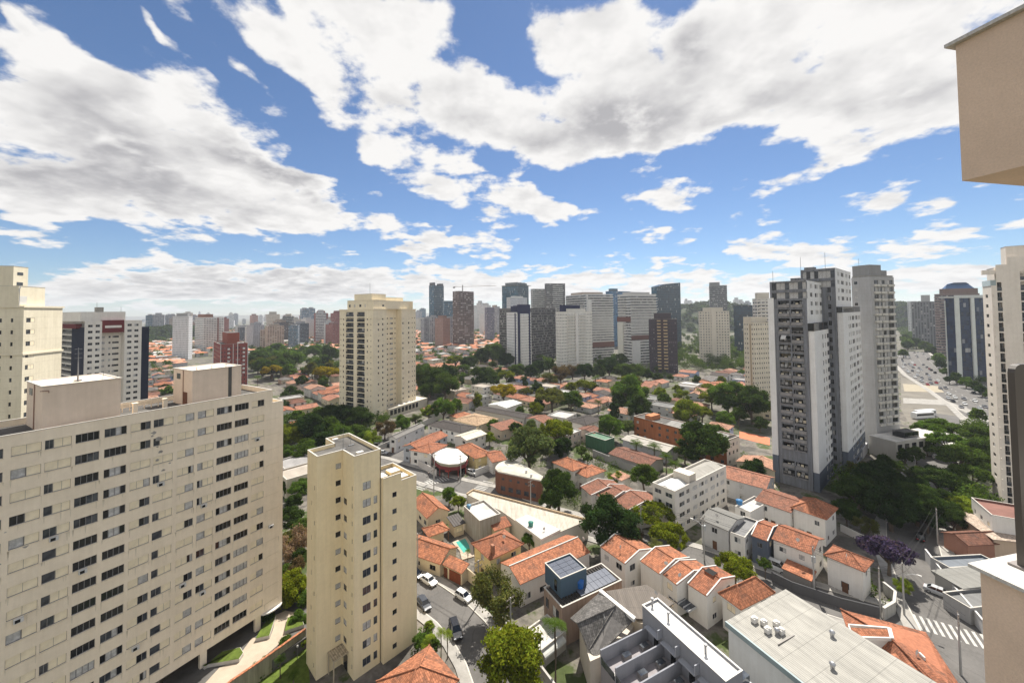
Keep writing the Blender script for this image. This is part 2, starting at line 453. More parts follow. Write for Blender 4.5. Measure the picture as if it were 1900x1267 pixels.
# ------------------------------------------------------------------ facades and windows
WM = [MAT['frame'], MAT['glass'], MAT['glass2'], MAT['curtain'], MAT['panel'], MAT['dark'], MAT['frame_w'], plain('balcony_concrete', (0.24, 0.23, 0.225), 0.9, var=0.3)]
WCACHE = {}
def win_mb(style, w, h, k, d=0.13):
    key = (style, round(w, 2), round(h, 2), k, d)
    if key in WCACHE: return WCACHE[key]
    rng = random.Random(hash(style) % 1000 + k * 17 + int(w * 10))
    rng = random.Random(sum(map(ord, style)) * 31 + k * 17 + int(w * 10))
    mb = MB()
    def pane(a, b, n, pool):
        st = (b - a) / n
        lead = rng.choice(pool)
        for i in range(n):
            m = lead if rng.random() < 0.55 else rng.choice(pool)
            x0, x1 = a + i * st, a + (i + 1) * st
            y = d - 0.02 - 0.03 * (i % 2)
            mb.face([(x0 + .03, y, .05), (x1 - .03, y, .05), (x1 - .03, y, h - .04), (x0 + .03, y, h - .04)], m)
            mb.box(x0 - .02, y - .03, .02, x0 + .04, y + .02, h - .02, fr)
        mb.box(b - .05, d - .08, .02, b, d - .01, h - .02, fr)
        mb.box(a, d - .09, 0, b, d, .06, fr); mb.box(a, d - .09, h - .05, b, d, h, fr)
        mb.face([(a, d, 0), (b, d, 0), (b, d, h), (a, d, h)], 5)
    def panel(a, b, n=1):
        mb.box(a, d - .10, 0, b, d - .05, h, 4)
        for i in range(1, n): mb.box(a + (b - a) * i / n - .015, d - .11, 0, a + (b - a) * i / n + .015, d - .06, h, 0)
        mb.box(a, d - .125, 0, b, d - .06, .07, 0); mb.box(a, d - .12, h - .04, b, d - .06, h, 0); mb.box(a, d - .12, .07, a + .03, d - .06, h - .04, 0); mb.box(b - .03, d - .12, .07, b, d - .06, h - .04, 0)  # dark border colours in the shade of the recess round the shutter
    fr = 0
    pool = [1, 1, 2, 3] if k != 2 else [3, 3, 2, 1]
    if style == 'S': panel(0, w, 2)
    elif style == 'SG':
        s = w * (.5 + .18 * (k % 2)); panel(0, s, 1 + k % 2); pane(s, w, 2 if k < 2 else 1, pool)
    elif style == 'GS':
        s = w * (.5 - .18 * (k % 2)); pane(0, s, 2 if k < 2 else 1, pool); panel(s, w, 1 + k % 2)
    elif style.startswith('G'): pane(0, w, int(style[1:]), pool)
    elif style.startswith('W'): fr = 6; pane(0, w, int(style[1:]), pool)
    elif style == 'T': mb.face([(0, d, 0), (w, d, 0), (w, d, h), (0, d, h)], 1 if k else 2); mb.box(0, d - .05, 0, w, d - .01, .06, 0)
    elif style == 'V': panel(0, w * .5) if k == 3 else pane(0, w * .5, 1, [1, 2]); panel(w * .5, w)          # half shutter
    elif style == 'B':                               # glazed balcony: dark loggia with parapet and rail
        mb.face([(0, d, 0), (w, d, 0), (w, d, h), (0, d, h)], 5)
        n = max(2, int(w / 1.3))
        for i in range(n):
            x0 = w * i / n; x1 = w * (i + 1) / n
            mb.face([(x0 + .06, d - .06, .9), (x1 - .06, d - .06, .9), (x1 - .06, d - .06, h - .1), (x0 + .06, d - .06, h - .1)], rng.choice([1, 2, 2, 3] if k % 2 else [1, 1, 2]))
            mb.box(x0, .04, 1.0, x0 + .05, .09, h, 0)
        mb.box(0, -.06, 0, w, .05, .95, 2 if k in (0, 3) else 1)
        mb.box(0, -.08, .95, w, .07, 1.02, 0)
    elif style == 'P':                               # open balcony of raw concrete with clutter behind
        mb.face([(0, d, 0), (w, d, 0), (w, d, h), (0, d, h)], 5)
        n = 3
        for i in range(n):
            x0 = w * i / n; x1 = w * (i + 1) / n
            if rng.random() < .75: mb.face([(x0 + .1, d - .05, .9), (x1 - .1, d - .05, .9), (x1 - .1, d - .05, h - .25), (x0 + .1, d - .05, h - .25)], rng.choice([2, 3, 1]))
            if rng.random() < .5: mb.box(x0 + .15, d * .4, .5, x1 - .2, d * .7, rng.uniform(1.0, 1.5), rng.choice([3, 4, 0]))
        if k < 2: mb.box(0, -.35, -.05, w, .1, .95, 7)
        else:
            mb.box(0, -.30, -.05, w, .02, .12, 7)
            for i in range(8): mb.box(w * i / 8, -.28, .12, w * i / 8 + .05, -.24, 1.0, 0)
            mb.box(0, -.29, .98, w, -.23, 1.05, 0)
    WCACHE[key] = mb
    return mb
WDATA = {}
def place_wall_point(side, off, u, z, d=0.0):
    return (u, off + d, z) if side == 'R' else (off + d, u, z)
def facade(mb, W, side, off, u0, u1, z0, z1, wins, m=0, depth=0.13):
    """wall between u0..u1, z0..z1 with an opening for every window; wins: (ua, ub, za, zb, style)"""
    us = sorted({round(x, 3) for w in wins for x in w[:2]} | {u0, u1}); zs = sorted({round(x, 3) for w in wins for x in w[2:4]} | {z0, z1})
    us = [x for x in us if u0 <= x <= u1]; zs = [x for x in zs if z0 <= x <= z1]
    holes = set()
    for w in wins:
        for i in range(len(us) - 1):
            if w[0] - 1e-3 <= us[i] and us[i + 1] <= w[1] + 1e-3:
                for j in range(len(zs) - 1):
                    if w[2] - 1e-3 <= zs[j] and zs[j + 1] <= w[3] + 1e-3: holes.add((i, j))
    P = lambda u, z, d=0.0: place_wall_point(side, off, u, z, d)
    fl = side == 'L'
    def q(*p): mb.face(p[::-1] if fl else p, m)
    for j in range(len(zs) - 1):
        i = 0
        while i < len(us) - 1:
            if (i, j) in holes: i += 1; continue
            k = i
            while k < len(us) - 1 and (k, j) not in holes: k += 1
            q(P(us[i], zs[j]), P(us[k], zs[j]), P(us[k], zs[j + 1]), P(us[i], zs[j + 1]))
            i = k
    for w in wins:
        a, b, c, e = w[:4]; dp = w[5] if len(w) > 5 else depth
        q(P(a, c), P(b, c), P(b, c, dp), P(a, c, dp)); q(P(a, e, dp), P(b, e, dp), P(b, e), P(a, e))
        q(P(a, c), P(a, c, dp), P(a, e, dp), P(a, e)); q(P(b, c, dp), P(b, c), P(b, e), P(b, e, dp))
        W.append((side, off, a, b, c, e, w[4], dp))
def finish_windows(root, W, name='window', limit=100, rnd=None):
    rnd = rnd or random.Random(5)
    rz = root.rotation_euler[2]; Rm = Matrix.Rotation(rz, 4, 'Z'); L = Vector(root.location)
    def key(w):
        p = L + Rm @ Vector(place_wall_point(w[0], w[1], w[2], w[4]))
        d = (p - Vector((0, 0, CZ))).length
        return -(w[3] - w[2]) * (w[5] - w[4]) / d ** 2
    W = sorted(W, key=key)
    rest = MB()
    for i, w in enumerate(W):
        side, off, a, b, c, e, st, dp = w
        k = rnd.randrange(4)
        mb = win_mb(st, b - a, e - c, k, dp)
        if side == 'R': loc, r = (a, off, c), 0.0
        else: loc, r = (off, b, c), -math.pi / 2
        if i < limit:
            kk = (st, round(b - a, 2), round(e - c, 2), k, dp)
            if kk not in WDATA: WDATA[kk] = mb.data(name, WM)
            link(name, WDATA[kk], root, None, loc, r)
        else: rest.add(mb, Matrix.Translation(loc) @ Matrix.Rotation(r, 4, 'Z'))
    if rest.f:
        o = rest.build(name, WM, root); o['kind'] = 'stuff'

def rect_roof(mb, x0, y0, x1, y1, z, par=0.7, t=0.22, mw=0, mr=1, mc=2):
    """flat roof inside a parapet with a coping"""
    mb.face([(x0 + t, y0 + t, z - par), (x1 - t, y0 + t, z - par), (x1 - t, y1 - t, z - par), (x0 + t, y1 - t, z - par)], mr)
    for a, b, c, d in ((x0 + t, y0 + t, x1 - t, y0 + t), (x1 - t, y0 + t, x1 - t, y1 - t), (x1 - t, y1 - t, x0 + t, y1 - t), (x0 + t, y1 - t, x0 + t, y0 + t)):
        mb.face([(a, b, z - par), (c, d, z - par), (c, d, z), (a, b, z)], mw)
    o = 0.05
    for a, b, c, d in ((x0 - o, y0 - o, x1 + o, y0 + t), (x0 - o, y1 - t, x1 + o, y1 + o), (x0 - o, y0 + t, x0 + t, y1 - t), (x1 - t, y0 + t, x1 + o, y1 - t)):
        mb.box(a, b, z, c, d, z + 0.08, mc)

class Tower:
    """an oblique block: corner nearest the camera, right and left ends given by photograph columns"""
    def __init__(s, name, label, cat, cpx, azr, lpx, rpx, base=None, Y=None, group=None):
        P = at(cpx, base) if base else atd(cpx, hy(cpx) + 100, Y)
        s.P = Vector((P.x, P.y, 0))
        for k in range(160):                         # turn the plan until both sides have a believable length
            s.az = azr + (k // 2 + 1) * (1 if k % 2 else -1) if k else azr
            s.u = az(s.az); s.w = az(s.az - 90)
            s.wr = solve(s.P, s.u, rpx); s.wl = solve(s.P, s.w, lpx)
            if 7 < s.wl < 50 and 7 < s.wr < 50: break
        else: s.wl = max(8, min(s.wl, 50)); s.wr = max(8, min(s.wr, 50))
        azr = s.az
        s.root = thing(name, label, cat, s.P, R_(90 - azr), group)
        s.W = []
        s.mb = MB()
    def z(s, px, py, u=0, w=0):                      # height of a point of the plan seen at this photograph row
        p = s.P + s.u * u + s.w * w
        return CZ + (hy(px) - py) / F * p.y
    def on(s, px, side='R', off=0.0):                # plan coordinate seen at this photograph column
        return solve(s.P + s.w * off, s.u, px) if side == 'R' else solve(s.P + s.u * off, s.w, px)

# ------------------------------------------------------------------ the long slab block, lower left
CREAM = (0.88, 0.76, 0.59)
def slab_block():
    A = 30.5
    E = atd(523, 1110, 73.6); E.z = 0
    Wd, D = 44.0, 11.0
    O = E - az(A) * Wd
    root = thing('apartment_slab', 'long cream slab block with rows of shuttered windows, filling the lower left', 'apartment block', O, R_(90 - A))
    W = []; mb = MB()
    us = lambda px: Wd + solve(E, az(A), px)
    cols = [(496,519.5,'GS'),(469,492,'SG'),(438,463.7,'G4'),(405,433,'G4'),(370,399.5,'GS'),(333,363.7,'SG'),(289,325,'GS'),(247,284,'SG'),(199,240,'G4'),(146,190,'G4'),(90,139,'GS'),(28,84,'GS'),(-45,14,'SG'),(-110,-55,'GS')]
    rnd = random.Random(11); SILL = MB()
    wins = []; low = []
    for r in range(14):
        zc = 42.0 - 2.735 * r
        for i, (a, b, st) in enumerate(cols):
            if i == 0 and r == 0: continue
            ua, ub = us(a), us(b)
            s = st
            if st in ('SG', 'GS') and rnd.random() < 0.2: s = 'S'
            if ua < 0.3: continue
            wins.append((ua, ub, zc - 0.56, zc + 0.58, s, 0.2))
    x1 = us(507)
    facade(mb, W, 'R', 0, 0, x1, 4.4, 44, [w for w in wins if w[1] < x1])
    facade(mb, W, 'R', 0, x1, Wd, 4.4, 41.6, [w for w in wins if w[0] > x1])
    for (xa, xb, zt) in ((0, x1, 44), (x1, Wd, 41.6)):
        mb.face([(xb, 0, 4.4), (xb, D, 4.4), (xb, D, zt), (xb, 0, zt)]); mb.face([(xb, D, 4.4), (xa, D, 4.4), (xa, D, zt), (xb, D, zt)])
        mb.face([(xa, 0, 4.4), (xb, 0, 4.4), (xb, D, 4.4), (xa, D, 4.4)]); mb.face([(xa, 0, 4.4), (xa, D, 4.4), (xa, D, zt), (xa, 0, zt)])
    for xp in [5.3 + 8.2 * i for i in range(6)]:     # shallow rain joints between the flats
        pass
    mb.build('wall', [MAT['plaster']], root, CREAM)
    rf = MB(); rect_roof(rf, 0, 0, x1, D, 44, 0.8); rect_roof(rf, x1 + .001, 0, Wd, D, 41.6, 0.9)
    rf.build('roof', [MAT['plaster'], MAT['bitumen'], MAT['coping']], root, CREAM)
    for i, xp in enumerate([2, 9, 16.6, 24.0, 31.4, 39.5]):
        for yp in (0.15, D - 0.75):
            p = MB(); p.box(xp, yp, 1.9, xp + .9, yp + .6, 4.42); p.build('pillar', MAT['plaster'], root, CREAM)
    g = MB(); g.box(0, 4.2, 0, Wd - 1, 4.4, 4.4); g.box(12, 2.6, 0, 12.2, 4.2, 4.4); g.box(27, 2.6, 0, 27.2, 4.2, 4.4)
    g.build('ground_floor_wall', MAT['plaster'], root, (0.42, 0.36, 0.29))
    # two machine-room boxes on the roof
    PINK = (0.76, 0.62, 0.49)
    for (pa, pb, pl, pt, dr) in ((83, 227, 54, 717, 0), (359, 449, 324, 688, 1)):
        q = E + az(A - 90) * 1.3
        ua, ub = Wd + solve(q, az(A), pa), Wd + solve(q, az(A), pb)
        c = O + az(A) * ua + az(A - 90) * 1.3
        dw = solve(c, az(A - 90), pl)
        zt = CZ + (hy(pa) - pt) / F * c.y
        b = MB(); wv = MB()
        b.box(ua, 1.3, 43.2, ub, 1.3 + dw, zt, 0, 1)
        o = b.build('roof_house', [MAT['plaster'], MAT['flatroof']], root, PINK)
        e = MB(); o2 = 0.12
        for k, (x0, y0, xx, yy) in enumerate(((ua - o2, 1.3 - o2, ub + o2, 1.3 + .2), (ua - o2, 1.3 + dw - .2, ub + o2, 1.3 + dw + o2), (ua - o2, 1.5, ua + .2, 1.1 + dw), (ub - .2, 1.5, ub + o2, 1.1 + dw))): e.box(x0, y0, zt + .002, xx, yy, zt + .10)
        e.build('coping', MAT['coping'], o)
        pp = MB(); pp.tube([(ua - .08, 1.3 + dw * .45, 43.3), (ua - .08, 1.3 + dw * .45, zt)], .05)
        if not dr: pp.tube([(ua + .5, 1.3 - .06, zt - .8), (ua + .5, 1.3 - .06, zt - .55), (ua - .25, 1.2, zt - .5)], .05)
        pp.build('drain_pipe', MAT['metal'], o, (0.25, 0.13, 0.09))
        d = MB(); d.box(ua - .06, 1.3 + dw * .62, zt - 1.6, ua - .01, 1.3 + dw * .80, zt - .7); d.build('window', MAT['glass2'], o)
        if dr:
            d = MB(); d.box(ua - .06, 1.3 + dw * .25, 43.3, ua - .01, 1.3 + dw * .45, 45.4); d.build('door', MAT['wood'], o, (0.16, 0.07, 0.04))
            st = MB(); xs = Wd + solve(q, az(A), 425); st.box(xs, 1.24, 43.2, xs + .5, 1.29, zt - .02); st.build('downpipe', MAT['bitumen'], o)
        am = MB()
        if not dr:
            am.tube([(ua + (ub - ua) * .47, 3.2, zt), (ua + (ub - ua) * .47, 3.2, zt + 4.6)], [.10, .03], 6); am.box(ua + (ub - ua) * .42, 2.9, zt + .1, ua + (ub - ua) * .52, 3.5, zt + .22)
            for zz_ in (3.2, 3.8, 4.4): am.tube([(ua + (ub - ua) * .47 - .35, 3.2, zt + zz_), (ua + (ub - ua) * .47 + .35, 3.2, zt + zz_)], .02, 5)
            am.tube([(ub - 1.6, 2.4, zt), (ub - 1.5, 2.4, zt + 1.1), (ub - .9, 2.4, zt + 1.25), (ub - .4, 2.4, zt + .9)], .03, 5)
        else:
            for k in range(3): am.tube([(ua + 1 + k * 2.1, 2.5, zt), (ua + 1 + k * 2.1, 2.5, zt + .5)], .06, 6)
        am.build('antenna', MAT['metal'], o, (0.2, 0.2, 0.2))
    rl = MB()
    xa, xb = us(232), us(330)
    for k in range(8):
        x = xa + (xb - xa) * k / 7
        rl.box(x, 7.2, 43.2, x + .12, 7.3, 44.5)
    rl.box(xa, 7.22, 44.35, xb, 7.28, 44.45); rl.box(xa, 7.22, 43.8, xb, 7.28, 43.86)
    for px_ in (262, 318): rl.box(us(px_), 2.4, 43.2, us(px_) + .5, 2.9, 45.0); rl.box(us(px_) - .08, 2.3, 45.0, us(px_) + .58, 3.0, 45.1)
    rl.build('railing', MAT['plaster'], root, CREAM)
    for (ci, r) in ((1, 2), (4, 5), (5, 9), (6, 3), (7, 11), (10, 4), (0, 8), (11, 7), (4, 10), (9, 6)):
        ua = us(cols[ci][0]) + .5; z = 42.0 - 2.735 * r - .62
        if ua > .5: k = MB(); k.box(ua, -.42, z - .45, ua + .75, -.02, z + .05); k.box(ua + .08, -.44, z - .38, ua + .5, -.42, z - .02, 1); k.build('air_conditioner', [MAT['frame_w'], MAT['dark']], root)
    for r in range(14):
        for i, (a, b, st) in enumerate(cols):
            if (i == 0 and r == 0) or us(a) < .3: continue
            sl = MB(); z = 42.0 - 2.735 * r - .56; sl.box(us(a) - .06, -.06, z - .07, us(b) + .06, -.004, z - .005); SILL.add(sl)
    o = SILL.build('window_sill', MAT['plaster'], root, (0.78, 0.68, 0.52)); o['kind'] = 'stuff'
    dr = MB(); rd = random.Random(8)
    for r in range(14):
        for i, (a, b, st) in enumerate(cols):
            if (i == 0 and r == 0) or us(a) < .5 or rd.random() < .45: continue
            z = 42.0 - 2.735 * r - .65
            for q in range(rd.randint(1, 3)):
                x = rd.choice([us(a), us(b), rd.uniform(us(a), us(b))]) + rd.uniform(-.08, .08); w_ = rd.uniform(.03, .10); h_ = rd.uniform(.4, 1.2)
                dr.face([(x - w_, -.0025, z), (x + w_, -.0025, z), (x + w_ * .3, -.0025, z - h_), (x - w_ * .2, -.0025, z - h_ * .9)])
    o = dr.build('drip_mark', MAT['plaster'], root, (0.72, 0.63, 0.48)); o['kind'] = 'stuff'
    # peeled paint: its own flat patches of bare grey render
    pe = MB(); rp = random.Random(3)
    for (px_, py_, s) in [(290,800,.7),(299,812,1.0),(303,835,.6),(287,806,.4),(297,850,.5),(308,868,.5),(5,1040,1.0),(3,1020,.6),(60,1005,.5),(296,825,.5),(320,855,.35),(247,755,.25),(470,800,.2),(22,980,.2)]:
        u = us(px_); p = O + az(A) * u; z = CZ + (hy(px_) - py_) / F * p.y
        pts = [(u + s * .5 * math.cos(t) * rp.uniform(.5, 1.2), -.003, z + s * .35 * math.sin(t) * rp.uniform(.5, 1.2)) for t in [k * .57 for k in range(11)]]
        pe.face(pts)
    pe.build('bare_patch', MAT['concrete'], root, (0.40, 0.38, 0.35))
    finish_windows(root, W)
slab_block()

# ------------------------------------------------------------------ stepped beige tower in the middle
BEIGE = (0.89, 0.745, 0.48)
def beige_tower():
    P = at(657, 847, 35.0); P.z = 0
    A = 44.0
    root = thing('stepped_tower', 'narrow beige stepped tower with small square windows, left of the curving street', 'apartment tower', P, R_(90 - A))
    W = []; mb = MB(); H = 35.0
    zs = [32.6 - 0.05 - 2.8 * i for i in range(12)]
    sm = lambda a, b, rows, h=.8, st='G1', up=0.0: [(a, b, z - h / 2 + up, z + h / 2 + up, st) for z in rows]
    # faces towards the right
    facade(mb, W, 'R', 0, 0, 4.4, 0, H, sm(1.45, 2.8, zs[1:], 1.25, 'G2') + sm(3.3, 3.95, zs[2:], 1.25, 'G1'))
    facade(mb, W, 'R', 4.4, -4.1, 0, 0, H, sm(-1.15, -.3, zs[:], .9, 'G1'))
    facade(mb, W, 'L', 0, 0, 4.4, 0, H, sm(2.75, 3.95, zs[2:], 1.0, 'G1', -.1) + sm(.55, .85, zs[1:], .75, 'G1'))
    facade(mb, W, 'L', -4.1, 4.4, 8.8, 0, H, sm(5.3, 5.65, zs[1::2], .75, 'G1') + sm(6.6, 6.9, zs[2::2], .75, 'G1'))
    facade(mb, W, 'L', 0.3, 8.8, 12.8, 0, H, [])
    mb.face([(-4.1, 8.8, 0), (.3, 8.8, 0), (.3, 8.8, H), (-4.1, 8.8, H)]); mb.face([(.3, 12.8, 0), (4.6, 12.8, 0), (4.6, 12.8, H), (.3, 12.8, H)]); mb.face([(4.6, 12.8, 0), (4.6, 0, 0), (4.6, 0, H), (4.6, 12.8, H)])
    # lower wing to the right, with a stepped parapet
    x1, y0 = 11.0, -0.75
    facade(mb, W, 'L', 4.6, y0, 0, 0, 30.2, [])
    facade(mb, W, 'R', y0, 4.6, 8.0, 0, 30.2, sm(6.3, 7.1, [z for z in zs if z < 28], .85, 'G1'))
    facade(mb, W, 'R', y0, 8.0, x1, 0, 28.9, [])
    mb.face([(x1, y0, 0), (x1, 7.6, 0), (x1, 7.6, 28.9), (x1, y0, 28.9)]); mb.face([(4.6, 7.6, 0), (x1, 7.6, 0), (x1, 7.6, 28.9), (4.6, 7.6, 28.9)])
    for xx in (1.15, -1.9): mb.box(xx, -.006 if xx > 0 else 4.394, 0, xx + .03, -.001 if xx > 0 else 4.399, H, 1)
    mb.build('wall', [MAT['plaster'], MAT['concrete']], root, BEIGE)
    rf = MB()
    poly = [(0, 0), (4.6, 0), (4.6, 12.8), (.3, 12.8), (.3, 8.8), (-4.1, 8.8), (-4.1, 4.4), (0, 4.4)]
    rf.face([(x, y, H - .55) for x, y in poly], 1)
    for i in range(len(poly)):
        a = Vector((*poly[i], 0)); b = Vector((*poly[(i + 1) % len(poly)], 0)); t = (b - a).normalized(); n = Vector((-t.y, t.x, 0)) * .2
        rf.face([a + n + Vector((0, 0, H - .55)), b + n + Vector((0, 0, H - .55)), b + n + Vector((0, 0, H)), a + n + Vector((0, 0, H))], 0)
        e = .001 * (i + 1)
        v = [a - n * .25, b - n * .25, b + n, a + n]
        rf.prism([(p.x, p.y) for p in v], H + .002, H + .07 + e, 2)
    rf.face([(4.62, y0 + .2, 28.3), (x1 - .2, y0 + .2, 28.3), (x1 - .2, 7.4, 28.3), (4.62, 7.4, 28.3)], 1)
    for (a, b, c, d, z) in ((4.6, y0 - .04, 8, y0 + .2, 30.2), (8, y0 - .04, x1 + .04, y0 + .2, 28.9), (x1 - .2, y0 + .2, x1 + .04, 7.4, 28.9), (4.62, 7.4, x1 + .04, 7.64, 28.9)):
        rf.box(a, b, z, c, d, z + .08, 2)
    for (a, b, c, d, z) in ((4.6, y0 + .2, 8, y0 + .24, 30.2), (8, y0 + .2, x1 - .2, y0 + .24, 28.9), (x1 - .24, y0 + .2, x1 - .2, 7.4, 28.9)): rf.box(a, b, 28.3, c, d, z, 0)
    for k, (a, b, c, d) in enumerate(((5.4, 3.2, 7.6, 5.2), (8.2, .6, 10.2, 2.4), (5.2, 5.6, 7.0, 7.0), (8.4, 3.6, 10.3, 5.6), (5.2, .8, 7.4, 1.6))): rf.box(a, b, 28.3, c, d, 28.75 + .04 * k, 0, 3)
    rf.build('roof', [MAT['plaster'], MAT['bitumen'], MAT['coping'], MAT['white']], root, BEIGE)
    for (x, y, w) in ((1.3, 1.6, .9), (1.2, 11.6, .8)):
        b = MB(); b.box(x, y, H - .55, x + w * 1.2, y + w * .8, H - .15); b.build('roof_hatch', MAT['white'], root)
    an = MB(); an.tube([(.8, 6.2, H - .5), (.8, 6.2, H + 3.2)], [.05, .02], 6); an.box(.4, 6.0, H - .55, 1.3, 6.4, H - .42); an.build('antenna', MAT['metal'], root, (0.18, 0.18, 0.18)); an = MB(); an.tube([(2.6, 7.3, H - .5), (2.6, 7.3, H + 1.4)], .03, 5); an.box(2.2, 7.0, H - .55, 3.1, 7.4, H - .42)
    an.build('antenna', MAT['metal'], root, (0.18, 0.18, 0.18))
    p = MB(); p.box(-2.4, 1.9, 3.2, -.05, 4.3, 3.4, 0, 1); p.box(-2.35, 2.0, 0, -2.2, 2.15, 3.2); p.box(-2.35, 4.05, 0, -2.2, 4.2, 3.2)
    p.build('porch', [MAT['plaster'], MAT['ctile']], root, (0.5, 0.42, 0.3))
    d = MB(); d.box(-.05, 2.3, 0, -.01, 3.8, 2.5); d.build('door', MAT['carglass'], root)
    finish_windows(root, W)
beige_tower()

# ------------------------------------------------------------------ towers with their own windows
def plainbox(t, u0, w0, u1, w1, z0, z1, color, name='wall', mats=None, roof=True, par=0.7, roofcol=None):
    b = MB(); b.box(u0, w0, z0, u1, w1, z1, 0, 1, False)
    o = b.build(name, mats or [MAT['plaster'], MAT['bitumen']], t.root, color)
    if roof:
        r = MB(); rect_roof(r, u0, w0, u1, w1, z1 + par, par - .05)
        for (a, c, d, e) in ((u0, w0, u1, w0), (u1, w0, u1, w1), (u1, w1, u0, w1), (u0, w1, u0, w0)): r.face([(a, c, z1), (d, e, z1), (d, e, z1 + par), (a, c, z1 + par)], 0)
        r.build('roof', [MAT['plaster'], MAT['bitumen'], MAT['coping']], t.root, color)
    return o
def grid(cols, rows, st, h, d=0.13):
    return [(a, b, z - h / 2, z + h / 2, st, d) for (a, b) in cols for z in rows]
def backs(mb, x0, y0, x1, y1, z0, z1):
    mb.face([(x1, y0, z0), (x1, y1, z0), (x1, y1, z1), (x1, y0, z1)]); mb.face([(x1, y1, z0), (x0, y1, z0), (x0, y1, z1), (x1, y1, z1)])

def cream_left_tower():                              # behind the slab, far left
    t = Tower('apartment_tower', 'tall cream tower with stepped crown at the far left, half behind the slab block', 'apartment tower', 41, -14, -40, 116, Y=96)
    C = (0.76, 0.69, 0.53)
    z1 = t.z(41, 570); z2 = t.z(41, 536); z3 = t.z(41, 499)
    rows = [t.z(52, 594) - 2.95 * i for i in range(16)]
    mb = MB()
    ua, ub = t.on(49), t.on(65)
    facade(mb, t.W, 'R', 0, 0, t.wr, 0, z1, grid([(ua, ub)], rows, 'GS', 1.15))
    lc = []
    for p0 in (2.0, 4.2, 6.2, 9.5, 11.5, 14.5): lc.append((p0, p0 + .5))
    facade(mb, t.W, 'L', 0, 0, t.wl, 0, z1, grid(lc, rows, 'T', 1.0))
    backs(mb, 0, 0, t.wr, t.wl, 0, z1)
    mb.build('wall', MAT['plaster_joint'], t.root, C)
    cr = MB()
    for z in (z1, z1 - 11.8, ): cr.box(-.25, -.25, z - .1, t.wr + .25, t.wl, z + .35, 0)
    cr.build('cornice', MAT['plaster_clean'], t.root, C)
    u2 = t.on(93); u3 = t.on(72)
    plainbox(t, -1.5 + 1.6, 1.2, u2, t.wl - 1, z1 + .36, z2, C); plainbox(t, .2, 2.4, u3, t.wl - 3, z2 + .3, z3, C)
    d = MB(); d.box(1.2, 2.34, z3 - 1.4, 2.6, 2.39, z3 - .7); d.box(1.1, 2.34, z3 - 4.0, 2.6, 2.39, z3 - 3.2); d.build('window', MAT['glass2'], t.root)
    d = MB(); d.box(.25, 1.15, z1 + .7, 2.2, 1.19, z1 + 2.8); d.build('shutter', MAT['frame_w'], t.root)
    p = MB(); p.tube([(-.1, .9, z1 + .3), (-.1, .9, z1 + 4.6), (.25, .9, z1 + 5.2)], .12, 6); p.build('vent_pipe', MAT['white'], t.root)
    finish_windows(t.root, t.W)
cream_left_tower()

def white_black_tower():
    t = Tower('apartment_tower', 'white tower with black corner strips and a maroon top band behind the slab block', 'apartment tower', 157, 27, 112, 278, Y=188)
    C = (0.82, 0.77, 0.69); K = (0.012, 0.016, 0.035); MR = (0.16, 0.03, 0.03)
    zw = t.z(157, 596); zc = t.z(200, 583); zb = t.z(278, 606, t.wr)
    a = t.on(190); b = t.on(232); c = t.on(263.5); k0 = t.on(157.5)
    rows = [t.z(165, 605) - 2.95 * i for i in range(17)]
    mb = MB()
    facade(mb, t.W, 'R', 0, k0, a, 0, zw, grid([(t.on(164), t.on(172.5)), (t.on(178), t.on(186))], rows, 'G2', 1.2))
    facade(mb, t.W, 'R', 0, b, c, 0, zw, grid([(t.on(237), t.on(245)), (t.on(250), t.on(257.5))], rows, 'G2', 1.2))
    rec = 4.0
    facade(mb, t.W, 'R', rec, a, b, 0, zw - 5, grid([(a + .6, a + 2.2), (a + 3.6, a + 4.4), (a + 5.0, a + 5.8), (b - 3.0, b - .9)], rows[2:], 'G1', 1.0))
    mb.face([(a, 0, 0), (a, rec, 0), (a, rec, zw), (a, 0, zw)]); mb.face([(b, 0, 0), (b, rec, 0), (b, rec, zw), (b, 0, zw)])
    backs(mb, k0, 0, c, t.wl, 0, zw)
    mb.build('wall', MAT['plaster_clean'], t.root, C)
    m = MB(); m.box(a + .02, .6, zw - 6, b - .02, rec + .5, zw + .3); m.build('top_band', MAT['plaster_clean'], t.root, MR)
    m = MB(); m.box(a + 1.2, .5, zw - 3.6, b - 1.0, .59, zw - 2.4); m.build('band_inset', MAT['plaster_clean'], t.root, C)
    m = MB(); m.box(c + .01, .3, 0, t.wr, t.wl * .6, zb); m.build('corner_strip', MAT['plaster_clean'], t.root, K)
    L = Tower.on(t, 136, 'L')
    m = MB(); m.box(-.35, .05, 0, k0 - .01, L, zb + .5); m.build('corner_strip', MAT['plaster_clean'], t.root, K)
    W2 = []; mb = MB()
    facade(mb, W2, 'L', 0, L + .01, t.wl, 0, zb, [(L + 1.0, t.wl - .6, z - 1.3, z + 1.0, 'B', 1.0) for z in rows[1:]])
    mb.build('wall', MAT['plaster_clean'], t.root, C); t.W += W2
    plainbox(t, t.on(152), 2, t.on(236), t.wl - 2, zw, zc + .5, C)
    plainbox(t, .3, 6, t.on(150), t.wl - .5, zb, zb + 1.6, MR)
    w = MB(); w.box(t.on(184), 2.5, zc + 1.2, t.on(196), 6, zc + 3.6); w.build('water_tank', MAT['concrete'], t.root, (0.4, 0.38, 0.34))
    an = MB(); an.tube([(t.on(184), 3, zc), (t.on(184), 3, zc + 6)], .07, 5); an.build('antenna', MAT['metal'], t.root, (.2, .2, .2))
    an = MB(); an.tube([(t.on(229), 3, zc), (t.on(229), 3, zc + 4)], .07, 5); an.build('antenna', MAT['metal'], t.root, (.2, .2, .2))
    finish_windows(t.root, t.W)
white_black_tower()

